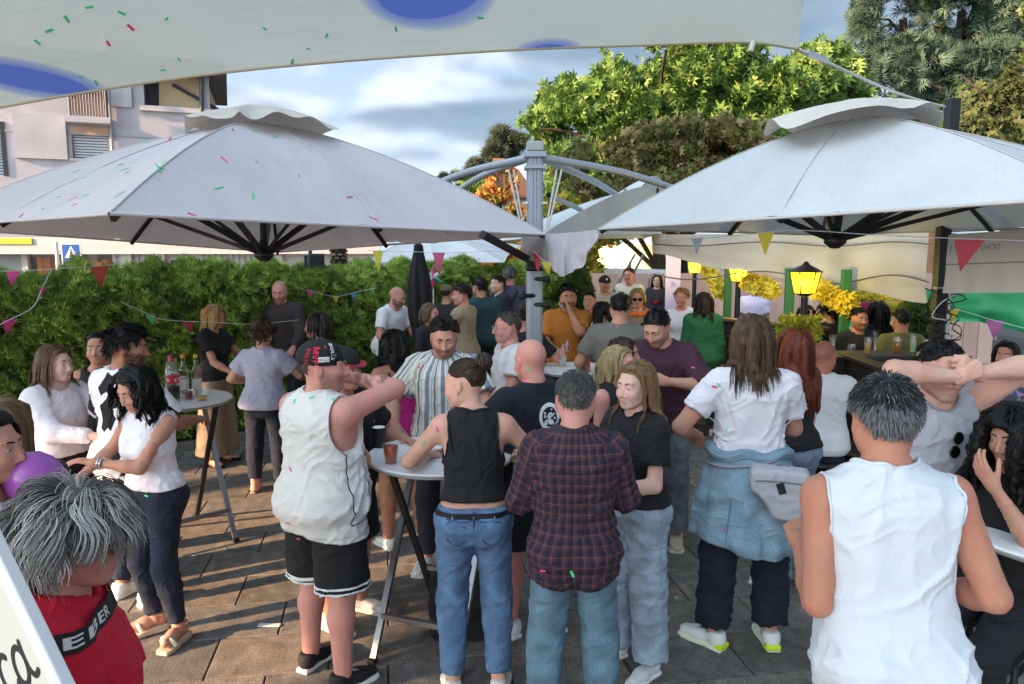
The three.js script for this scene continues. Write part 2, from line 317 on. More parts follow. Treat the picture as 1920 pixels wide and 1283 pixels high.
tree({ name: 'cedar_tree', label: 'tall blue-green conifer at the upper right', base: [18.5, -33], seed: 14, trunk: 0.35, n: 10000, geo: needle, size: 1.1, clumps: 8, up: 0.1, m: LM0,
  cols: [[0.080, 0.125, 0.085], [0.060, 0.100, 0.070], [0.100, 0.145, 0.105], [0.045, 0.075, 0.050]],
  blobs: [[-1.6, 9.5, 0, 2.3, 1.6, 2], [1.2, 9.8, 0, 2.3, 1.7, 2], [-1.9, 12, 0, 2.0, 1.5, 2], [0.6, 12.3, 0, 2.3, 1.6, 2], [2.2, 11.4, 0, 1.6, 1.3, 1.6], [-0.4, 14.4, 0, 2.2, 1.5, 1.8], [1.6, 14.0, 0, 1.6, 1.2, 1.6], [0.2, 7.6, 0, 2.5, 1.3, 2]] });
tree({ name: 'dark_tree', label: 'dark olive green tree at the right edge behind the umbrella', base: [15.9, -24], seed: 17, trunk: 0.25, n: 9000, geo: broad, size: 0.85, clumps: 8, up: 0.35,
  cols: [[0.075, 0.110, 0.035], [0.055, 0.085, 0.028], [0.100, 0.130, 0.045], [0.13, 0.14, 0.06]],
  blobs: [[-0.6, 6.6, 0, 1.9, 1.4, 1.6], [1.0, 7.4, 0, 1.8, 1.5, 1.6], [-0.2, 5.3, 0.4, 2.0, 1.2, 1.6], [2.2, 6.4, 0, 1.8, 1.8, 1.6], [1.2, 9.6, 0.2, 1.1, 0.7, 1.0], [-1.9, 5.6, 0.4, 0.9, 0.8, 0.9]] });
tree({ name: 'yellow_bush', label: 'yellow leaved bush to the right of the grey mast', category: 'bush', base: [1.1, -15.2], seed: 23, trunk: 0.06, n: 1500, geo: broad, size: 0.6, clumps: 5,
  cols: [[0.42, 0.33, 0.03], [0.33, 0.30, 0.035], [0.22, 0.24, 0.04], [0.5, 0.38, 0.05]], blobs: [[0, 2.5, 0, 0.6, 0.55, 0.5], [0.45, 2.7, 0, 0.45, 0.4, 0.4], [-0.2, 3.0, 0.1, 0.4, 0.35, 0.4], [0.1, 1.8, 0, 0.6, 0.6, 0.5]] });
tree({ name: 'red_bush', label: 'rust red and orange bush to the left of the grey mast', category: 'bush', base: [-0.35, -18.2], seed: 29, trunk: 0.07, n: 1600, geo: broad, size: 0.6, clumps: 5,
  cols: [[0.40, 0.09, 0.03], [0.42, 0.20, 0.04], [0.36, 0.26, 0.05], [0.18, 0.17, 0.05]], blobs: [[0, 3.2, 0, 0.6, 0.6, 0.5], [0.2, 2.6, 0.1, 0.7, 0.5, 0.5], [-0.4, 2.5, 0, 0.5, 0.5, 0.5], [0.1, 3.8, 0, 0.35, 0.4, 0.3], [0, 1.8, 0, 0.7, 0.6, 0.5]] });
tree({ name: 'garden_tree', label: 'round light green tree between the left umbrella and the far house', base: [-2.0, -27], seed: 33, trunk: 0.15, n: 2200, geo: broad, size: 0.9, clumps: 6,
  cols: [[0.10, 0.19, 0.03], [0.13, 0.22, 0.035], [0.07, 0.14, 0.025]], blobs: [[0, 3.4, 0, 1.5, 1.0, 1.2], [-1.4, 3.2, 0, 1.2, 0.9, 1.0], [0.6, 4.1, 0, 0.9, 0.6, 0.8], [1.2, 3.0, 0, 1.2, 0.8, 1.0]] });
tree({ name: 'far_pine', label: 'thin dark pine top showing left of the mast head', base: [-0.6, -33], seed: 37, trunk: 0.16, n: 1300, geo: needle, size: 0.95, clumps: 5, m: LM0, cols: [[0.05, 0.07, 0.04], [0.07, 0.09, 0.05]],
  blobs: [[0, 6.4, 0, 0.7, 0.5, 0.6], [0.5, 6.8, 0, 0.7, 0.35, 0.5], [-0.5, 5.8, 0, 0.7, 0.4, 0.5], [0.2, 7.1, 0, 0.4, 0.3, 0.4]] });
tree({ name: 'low_bush', label: 'dark bush peeping over the left umbrella edge', category: 'bush', base: [-2.6, -34], seed: 39, trunk: 0.1, n: 700, geo: needle, size: 0.8, clumps: 4, m: LM0, cols: [[0.05, 0.08, 0.04], [0.08, 0.11, 0.05]], blobs: [[0, 5.1, 0, 0.8, 0.5, 0.6], [-0.7, 4.9, 0, 0.5, 0.4, 0.4]] });
for (const [px, py, d, h, lab] of [[1083, 492, 12.5, 2.0, 'cone shaped thuja shrub right of the mast'], [1045, 520, 13.2, 1.8, 'shorter cone shaped thuja shrub close behind the mast']]) {
  const p = at(px, py, d), R = rng(px), list = [], t = thing('thuja_shrub', lab, 'shrub', [p.x, 0, p.z], 0, 'thuja shrubs by the rear path');
  mesh('trunk', bar([0, 0, 0], [0, h * 0.9, 0], 0.05, 0.015, 6), mat('#3a2d22', 0.95), t);
  for (let k = 0; k < 2600; k++) { const y = Math.pow(R(), 0.8) * p.y, r = 0.62 * Math.pow(1 - y / (p.y + 0.02), 0.75) * (0.75 + 0.25 * R()), a = R() * 6.283; list.push([V(Math.cos(a) * r, y, Math.sin(a) * r), V(Math.cos(a), 0.8, Math.sin(a)).normalize(), 0.7 + 0.6 * R(), pick(R, [[0.07, 0.12, 0.03], [0.09, 0.15, 0.035], [0.05, 0.09, 0.025]], 0.5)]); }
  scatter('foliage', leafSpray(9, 0.115, 0.0085, 2.0, 0.15, 32, 0.08), LM0, list, t);
}
// ---------------------------------------------------------------- buildings: faces laid out on a real wall plane
class Face {                              // a vertical wall plane; pick() finds where a line of sight meets it
  constructor(parent, o, turn) { this.g = parent; this.o = o; this.turn = turn; }
  pick(px, py) { const p = at(px, py, 1), d = V(p.x, p.y - EYE, p.z), n = V(Math.sin(this.turn), 0, Math.cos(this.turn)), O = V(...this.o), k = (O.clone().sub(V(0, EYE, 0))).dot(n) / d.dot(n), w = V(0, EYE, 0).addScaledVector(d, k).sub(O); return [w.x * Math.cos(this.turn) - w.z * Math.sin(this.turn), w.y]; }
  rect(a, b) { const [x0, y0] = this.pick(...a), [x1, y1] = this.pick(...b); return [Math.min(x0, x1), Math.min(y0, y1), Math.max(x0, x1), Math.max(y0, y1)]; }
  slab(name, r, z0, z1, m, parent) { return mesh(name, box(r[2] - r[0], r[3] - r[1], z1 - z0, (r[0] + r[2]) / 2, (r[1] + r[3]) / 2, (z0 + z1) / 2), m, parent ?? this.g); }
  wall(name, r, holes, depth, m) { const s = new THREE.Shape(); s.moveTo(r[0], r[1]); s.lineTo(r[2], r[1]); s.lineTo(r[2], r[3]); s.lineTo(r[0], r[3]); s.closePath(); for (const h of holes) { const p = new THREE.Path(); p.moveTo(h[0], h[1]); p.lineTo(h[0], h[3]); p.lineTo(h[2], h[3]); p.lineTo(h[2], h[1]); p.closePath(); s.holes.push(p); } return mesh(name, new THREE.ExtrudeGeometry(s, { depth, bevelEnabled: false }).translate(0, 0, -depth), m, this.g); }
}
{
  const O = [-14, 0, -23], turn = 0.36, b = thing('apartment_house', 'white rendered apartment house with a balcony behind the left umbrella', 'building', O, turn), F = new Face(b, O, turn), white = plaster('#bdb9c0', 0.9), lilac = plaster('#a9a5b0', 0.9), dark = mat('#22262c', 0.6), stainedGrey = mat('#8d8f94', 0.7);
  const bal = F.rect([128, 168], [203, 222]), win = F.rect([132, 236], [206, 300]), leftw = F.rect([-40, 226], [14, 330]), ter = F.rect([268, 150], [292, 198]), full = F.rect([-140, 60], [470, 520]);
  full[1] = -0.05; full[3] = 9.2;
  const endX = F.pick(395, 230)[0]; full[2] = endX;
  F.wall('wall', full, [bal, win, leftw, [ter[0], ter[1], endX - 0.25, ter[3] + 0.6]], 0.28, white);
  mesh('body', box(full[2] - full[0], 9.0, 7, (full[0] + full[2]) / 2, 4.5, -5.3), lilac, b);
  const panel = F.rect([22, 212], [128, 300]); F.slab('render_panel', panel, 0.004, 0.10, white);
  const panel2 = F.rect([204, 160], [248, 202]); F.slab('render_panel', panel2, 0.004, 0.08, plaster('#c9c4ca', 0.9));
  // balcony
  const bl = F.slab('balcony_slab', [bal[0] - 0.1, bal[1] - 0.22, bal[2] + 0.1, bal[1] - 0.04], -0.2, 0.45, white);
  const rail = metal('#6b6e72', 0.5); for (let i = 0; i < 13; i++) { const x = lerp(bal[0] + 0.05, bal[2] - 0.05, i / 12); mesh('baluster', bar([x, bal[1] - 0.04, 0.4], [x, bal[3] - 0.02, 0.4], 0.014, 0.014, 6), rail, b); }
  mesh('handrail', bar([bal[0], bal[3], 0.4], [bal[2] + 0.05, bal[3], 0.4], 0.025), rail, b); mesh('post', bar([bal[2] + 0.02, bal[1] - 0.04, 0.4], [bal[2] + 0.02, bal[3] + 0.3, 0.4], 0.05), mat('#3b4046', 0.5), b);
  const door = F.slab('balcony_door', [bal[0] + 0.15, bal[1], bal[2] - 0.15, bal[3] + 0.0], -0.27, -0.22, mat('#a8877a', 0.7));
  // window with blind
  F.slab('lintel', [win[0] - 0.02, win[3] - 0.22, win[2] + 0.02, win[3] - 0.002], -0.14, 0.02, plaster('#c9a58c', 0.9)); for (let i = 0; i < 12; i++) F.slab('blind_slat', [win[0] + 0.03, win[3] - 0.32 - i * 0.085, win[2] - 0.03, win[3] - 0.26 - i * 0.085], -0.12, -0.09, mat('#b9bcc2', 0.5));
  F.slab('window_pane', [win[0], win[1], win[2], win[3]], -0.27, -0.2, mat('#39424c', 0.1));
  for (let i = 0; i < 20; i++) F.slab('blind_slat', [leftw[0] + 0.03, leftw[3] - 0.06 - i * 0.085, leftw[2] - 0.06, leftw[3] - i * 0.085], -0.12, -0.09, mat('#aeb8c0', 0.5));
  F.slab('window_frame', [leftw[2] - 0.09, leftw[1], leftw[2] + 0.02, leftw[3]], -0.1, 0.03, dark);
  F.slab('window_pane', leftw, -0.27, -0.2, mat('#39424c', 0.1));
  F.slab('window_sill', [win[0] - 0.08, win[1] - 0.08, win[2] + 0.08, win[1]], -0.1, 0.1, stainedGrey); for (const x of [win[0] + 0.03, win[2] - 0.03]) F.slab('blind_rail', [x - 0.025, win[1], x + 0.025, win[3] - 0.22], -0.14, -0.08, mat('#8f949a', 0.5));
  mesh('downpipe', bar([F.pick(212, 300)[0], 0, 0.07], [F.pick(212, 300)[0], 8.8, 0.07], 0.045), mat('#9a9ca0', 0.5), b);
  for (const y of [3.05, 5.72]) F.slab('string_course', [full[0], y, endX, y + 0.05], 0.003, 0.03, lilac);
  // roof terrace: dark recess, sloped ochre wall, post, overhanging slab
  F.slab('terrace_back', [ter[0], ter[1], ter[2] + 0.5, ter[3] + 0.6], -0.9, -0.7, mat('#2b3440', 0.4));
  const w0 = F.pick(296, 160), w1 = F.pick(296, 196), w2 = F.pick(412, 215), sl = new THREE.Shape([[w0[0], w0[1]], [w1[0], w1[1]], [w2[0], w2[1]], [w0[0] + 1.4, w0[1] + 0.4], [w0[0], w0[1] + 0.6]].map((p) => new THREE.Vector2(...p)));
  mesh('gable_wall', new THREE.ExtrudeGeometry(sl, { depth: 0.2, bevelEnabled: false }).translate(0, 0, -0.55), plaster('#cdb48f', 0.9), b);
  const e0 = F.pick(322, 158), e1 = F.pick(420, 212); mesh('roof_edge', beam([e0[0], e0[1] + 0.05, -0.42], [e1[0], e1[1] + 0.05, -0.42], 0.10, 0.3), mat('#2d3036', 0.6), b);
  const pr = F.pick(378, 215), pt = F.pick(378, 140); mesh('post', bar([pr[0], pr[1], 0.1], [pt[0], pt[1], 0.1], 0.07), mat('#3d4349', 0.5), b);
  const cr = F.rect([262, 198], [400, 206]); F.slab('coping', [cr[0], cr[1] - 0.15, endX + 0.05, cr[1] + 0.0], -0.2, 0.12, plaster('#cfc9c8', 0.9));
  const ev = F.rect([262, 118], [425, 146]); F.slab('eaves', [ev[0] - 4, ev[1], ev[2], ev[1] + 0.35], -5, 0.55, mat('#4a4b50', 0.7));
}
{
  const O = [-11, 0, -19.5], turn = 0.16, b = thing('shop_row', 'low white shop front with a lime green band behind the hedge', 'building', O, turn), F = new Face(b, O, turn), white = plaster('#c9c6c6', 0.85), grey = plaster('#8d9292', 0.8);
  const full = F.rect([-160, 430], [760, 540]); full[1] = -0.05; full[3] = F.pick(200, 446)[1];
  const w1 = F.rect([48, 474], [218, 540]), w2 = F.rect([318, 488], [368, 540]), lf = F.rect([-150, 474], [44, 540]); w1[1] = w2[1] = lf[1] = 0.5;
  F.wall('wall', full, [w1, w2, lf], 0.25, white);
  mesh('body', box(full[2] - full[0], full[3], 5, (full[0] + full[2]) / 2, full[3] / 2, -3.2), grey, b);
  F.slab('fascia', [full[0], full[3] - 0.42, full[2], full[3]], 0.003, 0.35, white);
  const lb = F.rect([-160, 444], [72, 452]); F.slab('lime_band', [lb[0], full[3] - 0.17, lb[2], full[3] - 0.02], 0.353, 0.39, mat('#b5cf1f', 0.6));
  F.slab('roller_shutter', lf, -0.2, -0.14, mat('#8b9290', 0.6));
  const win = F.slab('shop_window', w1, -0.3, -0.26, mat('#2b2420', 0.5));
  const R = rng(3); for (let i = 0; i < 11; i++) { const x = lerp(w1[0] + 0.1, w1[2] - 0.1, (i + R() * 0.5) / 11); F.slab('display_panel', [x, w1[1], x + 0.16 + R() * 0.16, w1[3] - R() * 0.25], -0.24, -0.18, mat(['#c57a1e', '#a9631c', '#7a3b22', '#8c7a5e'][i % 4], 0.7)); }
  for (const t of [0, 0.5, 1]) { const x = lerp(w1[0], w1[2], t); F.slab('window_frame', [x - 0.04, w1[1], x + 0.04, w1[3]], -0.12, 0.04, white); }
  F.slab('window_pane', w1, -0.09, -0.08, mat('#ffffff', 0.03, { transmission: 1, thickness: 0 }));
  F.slab('green_door', w2, -0.22, -0.16, mat('#4f9a52', 0.6)); const ps = [w2[0] + 0.05, w2[1] + 1.0, w2[0] + 0.42, w2[3] - 0.15]; F.slab('door_poster', ps, -0.155, -0.145, mat('#cfd86a', 0.7)); F.slab('door_poster', [ps[0], ps[1], ps[2], ps[1] + 0.35], -0.142, -0.138, mat('#62b54a', 0.7));
  for (const px of [238, 300, 520]) { const x = F.pick(px, 480)[0]; F.slab('pilaster', [x - 0.13, 0, x + 0.13, full[3] - 0.42], 0.003, 0.12, plaster('#d8d6d4', 0.85)); }
  for (let i = 0; i < 24; i++) { const x = F.pick(228 + i * 11, 480)[0]; if (x > w2[0] - 0.1 && x < w2[2] + 0.1) continue; F.slab('cladding_rib', [x - 0.012, 0.3, x + 0.012, full[3] - 0.42], 0.003, 0.016, grey); }
}
{
  const O = [-1.3, 0, -30], b = thing('far_house', 'white house with a brown tiled roof seen between the umbrellas', 'house', O, 0), F = new Face(b, O, 0), wl = plaster('#cfc8c0', 0.9), rf = plaster('#6d5348', 0.9);
  const a = F.rect([905, 365], [990, 440]); a[1] = 0; F.slab('wall', [a[0], 0, a[2], a[3]], -6, 0, wl);
  const y0 = a[3], pk = F.pick(960, 318)[1], xm = (a[0] + a[2]) / 2; const s = new THREE.Shape([[a[0] - 0.4, y0 - 0.15], [a[2] + 0.4, y0 - 0.15], [xm + 0.5, pk], [xm - 0.5, pk]].map((p) => new THREE.Vector2(...p)));
  const roof = mesh('roof', new THREE.ExtrudeGeometry(s, { depth: 6.6, bevelEnabled: false }).translate(0, 0, -6.3), rf, b); mesh('chimney', box(0.5, 1.1, 0.5, xm - 0.3, pk + 0.1, -2), plaster('#8f6a58', 0.9), roof);
  for (const t of [0.22, 0.6]) { const x = lerp(a[0], a[2], t), w = F.slab('window', [x, y0 - 1.7, x + 0.7, y0 - 0.6], 0.003, 0.06, mat('#e4e0da', 0.6)); F.slab('pane', [x + 0.07, y0 - 1.63, x + 0.63, y0 - 0.67], 0.062, 0.07, mat('#2c3137', 0.1), w); }
  const O2 = [-3.2, 0, -32], c = thing('gabled_house', 'pale gabled house with red brown roof left of the far house', 'house', O2, 0), G = new Face(c, O2, 0), q = G.rect([870, 385], [925, 440]); G.slab('wall', [q[0], 0, q[2], q[3]], -5, 0, wl);
  const m2 = (q[0] + q[2]) / 2, s2 = new THREE.Shape([[q[0] - 0.3, q[3] - 0.1], [q[2] + 0.3, q[3] - 0.1], [m2, q[3] + 1.1]].map((p) => new THREE.Vector2(...p))); mesh('roof', new THREE.ExtrudeGeometry(s2, { depth: 5.4, bevelEnabled: false }).translate(0, 0, -5.2), plaster('#7d4f44', 0.9), c);
}
{
  const O = [3.2, 0, -18.2], b = thing('rear_building', 'beige rendered building with two wall lamps behind the crowd', 'building', O, -0.05), F = new Face(b, O, -0.05), wl = plaster('#cbb89f', 0.9);
  const a = F.rect([1035, 462], [1262, 600]); a[1] = 0; a[3] = 2.35; F.slab('wall', a, -4, 0, wl); F.slab('plinth', [a[0], 0, a[2], 0.35], 0.003, 0.05, plaster('#97897b', 0.9));
  for (const px of [1118, 1142]) {
    const [x, y] = F.pick(px, 476), l = thing('wall_lamp', px < 1130 ? 'round glowing wall lamp on the beige wall, nearer the mast' : 'round glowing wall lamp on the beige wall, nearer the van', 'lamp', [O[0] + x, y, O[2] + 0.16], 0, 'wall lamps on the beige building');
    mesh('bulb', new THREE.SphereGeometry(0.09, 14, 10), new THREE.MeshStandardMaterial({ color: '#ffe9b0', emissive: new THREE.Color(1, 0.78, 0.3), emissiveIntensity: 6 }), l); mesh('bracket', bar([0, 0.0, -0.18], [0, 0.06, 0], 0.02), mat('#333', 0.5), l);
    const pl = new THREE.PointLight(new THREE.Color(1, 0.8, 0.4), 6, 0, 2); pl.position.set(0, 0, 0.0); pl.castShadow = true; l.add(pl);
  }
}
// added unseen trees at left, keeping the evening sun off all but the ground
const shadeTreeLeaf = leafSpray(5, 0.30, 0.085, 3.8, 0.2, 18, 0.12);
for (const [x, z, n] of [[-10.2, -7.5, 1], [-10.6, -2.6, 2], [-9.8, 2.2, 3]]) tree({ name: 'added_shade_tree', label: ['plane tree beyond the hedge to the left, farthest from the viewer', 'plane tree beyond the hedge to the left, middle one', 'plane tree to the left beside the viewer'][n - 1], group: 'added unseen shade trees along the left side', base: [x, z], seed: 50 + n, trunk: 0.24, n: 5200, geo: shadeTreeLeaf, size: 1.5, clumps: 0, up: 0.4, shell: 0.9,
  cols: [[0.09, 0.16, 0.035], [0.07, 0.13, 0.03], [0.12, 0.19, 0.04]], blobs: [[0, 5.7, -1.4, 1.5, 1.7, 1.9], [0, 5.9, 1.4, 1.5, 1.8, 1.9], [0, 7.6, -0.8, 1.7, 2.0, 2.2], [0.2, 8.0, 1.2, 1.7, 2.0, 2.0], [0, 10.0, 0, 1.6, 1.6, 1.9]] });
// ---------------------------------------------------------------- umbrellas, mast, sail, curtains
const weave = noiseTex(256, 1.6, (u, v) => 0.95 + 0.02 * tile(u, v, 4, 3) + 0.015 * tile(u, v, 28, 6) + 0.03 * tile(u, v, 120, 8));
const cloth = (color, tr = 0.18) => new THREE.MeshPhysicalMaterial({ color: new THREE.Color(color), roughness: 0.92, map: weave, transmission: tr, thickness: 0, side: THREE.DoubleSide, specularIntensity: 0.2 });
function canopyPoint(C, pk, inset, e, u, t, wr, seed) {                  // taut cloth over curved ribs: convex from the top down to the rim
  const p = C[e].clone().lerp(C[(e + 1) % 4], u), cen = pk.clone().setY(p.y); p.lerp(cen, inset * Math.sin(Math.PI * u));
  const q = pk.clone().lerp(p, t); q.y = pk.y + (p.y - pk.y) * Math.pow(t, 1.5);
  const dip = Math.abs(Math.sin(2 * Math.PI * u)); q.y -= 0.022 * dip * Math.sin(Math.PI * Math.min(1, t * 0.95));
  q.y += wr * t * Math.sin(Math.PI * u) * (0.5 * noise(q.x * 1.4 + seed, q.z * 1.4, t * 2) + 0.35 * (1 - Math.abs(noise(u * 11 + seed, t * 1.2, e * 3))) ** 3 * t + 0.12 * noise(u * 26, t * 5, e + seed));
  return q;
}
function canopyGeo(C, pk, inset, wr, seed) {
  const pos = [], idx = [], uv = [], N = 30, M = 56;
  for (let e = 0; e < 4; e++) {
    const base = pos.length / 3;
    for (let j = 0; j <= N; j++) for (let i = 0; i <= M; i++) { const q = canopyPoint(C, pk, inset, e, i / M, j / N, wr, seed); pos.push(q.x, q.y, q.z); uv.push(q.x + e * 3, q.z * 1.05); }
    for (let j = 0; j < N; j++) for (let i = 0; i < M; i++) { const k = base + j * (M + 1) + i; idx.push(k, k + M + 1, k + M + 2, k, k + M + 2, k + 1); }
  }
  return geoFrom(pos, idx, null, uv);
}
function ventGeo(pk, C, size, drop, seed) {                             // small ruffled cap over the opening at the top
  const pos = [], idx = [], uv = [], N = 10, M = 96;
  for (let j = 0; j <= N; j++) for (let i = 0; i <= M; i++) {
    const f = i / M * 4, e = Math.floor(f) % 4, s = f - Math.floor(f), t = j / N, a = C[e].clone().lerp(C[(e + 1) % 4], s), d = a.sub(pk); d.y = 0; const len = size * (1 - 0.12 * Math.sin(Math.PI * s)); d.normalize().multiplyScalar(len * (0.75 + 0.25 * d.length()) * t);
    const w = (0.034 * Math.sin(f * Math.PI * 3.4 + seed + 1.5 * noise(f, seed, 3)) + 0.05 * noise(f * 3.3, seed, 1)) * t * t;
    const q = pk.clone().add(d); q.y += 0.13 - drop * Math.pow(t, 1.7) + w; pos.push(q.x, q.y, q.z); uv.push(q.x, q.z);
  }
  for (let j = 0; j < N; j++) for (let i = 0; i < M; i++) { const k = j * (M + 1) + i; idx.push(k, k + M + 1, k + M + 2, k, k + M + 2, k + 1); }
  return geoFrom(pos, idx, null, uv);
}
const darkMetal = mat('#2c2b2a', 0.45, { metalness: 0.5 }), greyMetal = mat('#a6abb3', 0.45, { metalness: 0.3 });
function umbrella(label, C, pk, opt) {
  const u = thing('cantilever_umbrella', label, 'umbrella', [0, 0, 0], 0, 'square umbrellas round the grey mast'), fab = cloth(opt.col, opt.tr ?? 0.16);
  const can = mesh('canopy', canopyGeo(C, pk, opt.inset ?? 0.05, opt.wr ?? 0.03, opt.seed), fab, u);
  mesh('vent', ventGeo(pk, C, opt.vent ?? 0.52, opt.drop ?? 0.30, opt.seed), cloth(opt.ventCol ?? opt.col, 0.12), can);
  const hub = opt.hub ?? pk.clone().add(V(0, -0.25, 0)), ends = [];
  for (let e = 0; e < 4; e++) for (const u0 of [0, 0.5]) {
    const line = []; for (let j = 0; j <= 10; j++) line.push(canopyPoint(C, pk, opt.inset ?? 0.05, e, u0, lerp(0.04, 0.99, j / 10), 0, opt.seed));
    mesh('seam', tube(line.map((p) => p.clone().add(V(0, 0.004, 0))), 0.0045, 24, 4), cloth(opt.hem ?? opt.col, 0), can);
    if (opt.plain) continue;
    const low = line.map((p) => p.clone().add(V(0, -0.034, 0))), rb = mesh('rib', merge(low.slice(0, -1).map((p, j) => beam(p.toArray(), low[j + 1].toArray(), 0.024, 0.034))), darkMetal, u);
    mesh('strut', beam(hub.toArray(), low[6].toArray(), 0.026, 0.045), darkMetal, rb);
  }
  mesh('hub', merge([lathe([[0.001, -0.055], [0.035, -0.05], [0.055, -0.03], [0.075, -0.015], [0.075, 0.02], [0.04, 0.035], [0.03, 0.12], [0.001, 0.12]], 16).translate(hub.x, hub.y, hub.z), bar([hub.x, hub.y, hub.z], [pk.x, pk.y - 0.02, pk.z], 0.028)]), darkMetal, u);
  // hem along the rim
  for (let e = 0; e < 4; e++) { const pts = []; for (let i = 0; i <= 10; i++) { const p = C[e].clone().lerp(C[(e + 1) % 4], i / 10), k = i / 10; p.lerp(pk.clone().setY(p.y), (opt.inset ?? 0.05) * Math.sin(Math.PI * k)); pts.push(p); } mesh('hem', tube(pts, 0.011, 20, 5), cloth(opt.hem ?? opt.col, 0), u); }
  return u;
}
const pA = at(205, 401, 3.6), pB = at(1024, 440, 6.25), pPk = at(488, 232, 5.95);
const umbL = umbrella('large grey-beige square umbrella over the left side of the yard', [pA, pB, at(520, 473, 8.5), at(-170, 424, 5.95)], pPk, { col: '#e2dbdd', hem: '#dcd5d7', ventCol: '#e0d5c9', seed: 2.3, hub: at(495, 478, 5.95), vent: 0.60, drop: 0.155, inset: 0.035, wr: 0.035 });
const qP = at(1122, 430, 6.0), qR = at(2050, 370, 3.4), qPk = at(1604, 224, 5.25);
umbrella('large pale blue-grey square umbrella over the right side of the yard', [qR, V(5.3, 2.40, -5.3), V(3.3, 2.37, -8.0), qP], qPk, { col: '#d0d3d6', hem: '#c6c1bd', ventCol: '#ddd2c8', seed: 5.1, hub: at(1566, 452, 5.3), vent: 0.60, drop: 0.15, inset: 0.03, wr: 0.03 });
umbrella('far pale umbrella whose edge shows just right of the mast', [at(1020, 440, 6.6), at(1240, 438, 9.6), V(2.2, 2.42, -12.4), at(930, 452, 10.6)], at(1232, 350, 9.4), { col: '#cfd2d4', hem: '#cfcfd0', seed: 8.2, plain: true, vent: 0.5, drop: 0.2 });
umbrella('far white umbrella seen under the left canopy', [at(690, 492, 11.6), at(945, 492, 11.2), V(0.2, 2.3, -14.6), V(-2.6, 2.3, -14.8)], at(800, 440, 12.9), { col: '#d9dcdf', hem: '#d4d6d8', seed: 9.4, plain: true, vent: 0.4, drop: 0.2 });
// hanging flaps of cloth at the mast corner
function flap(name, label, top, drops, col, seed, wave = 0.03) {        // a strip hanging from the points 'top', drops: how far it hangs at each
  const N = 40, M = 14, c = new THREE.CatmullRomCurve3(top), pos = [], uv = [], idx = [];
  for (let j = 0; j <= M; j++) for (let i = 0; i <= N; i++) { const s = i / N, t = j / M, p = c.getPoint(s), k = s * (drops.length - 1), n = Math.min(drops.length - 2, Math.floor(k)), f = k - n, d = lerp(drops[n], drops[n + 1], f * f * (3 - 2 * f)); p.y -= d * t; p.z += wave * t * (Math.sin(s * 31 + seed) * 0.6 + noise(s * 6, t, seed)); p.x += wave * 0.5 * t * noise(s * 7, seed, t * 2); pos.push(p.x, p.y, p.z); uv.push(s * 3, -d * t); }
  for (let j = 0; j < M; j++) for (let i = 0; i < N; i++) { const k = j * (N + 1) + i; idx.push(k, k + N + 1, k + N + 2, k, k + N + 2, k + 1); }
  return geoFrom(pos, idx, null, uv);
}
{
  const f1 = mesh('valance', flap('', '', [at(1022, 440, 6.35), at(1070, 436, 6.2), at(1122, 431, 6.02)], [0.24, 0.36, 0.30, 0.10], '', 3), cloth('#cdc6d0', 0.15)); tag(f1, 'pale loose flap of cloth hanging from the umbrella corner beside the mast', 'valance');
  const f2 = mesh('valance', flap('', '', [at(978, 444, 6.55), at(1000, 442, 6.4), at(1023, 441, 6.27)], [0.16, 0.22, 0.28], '', 5, 0.012), cloth('#9a9394', 0.05)); tag(f2, 'small grey flap hanging from the left umbrella in front of the mast', 'valance');
}
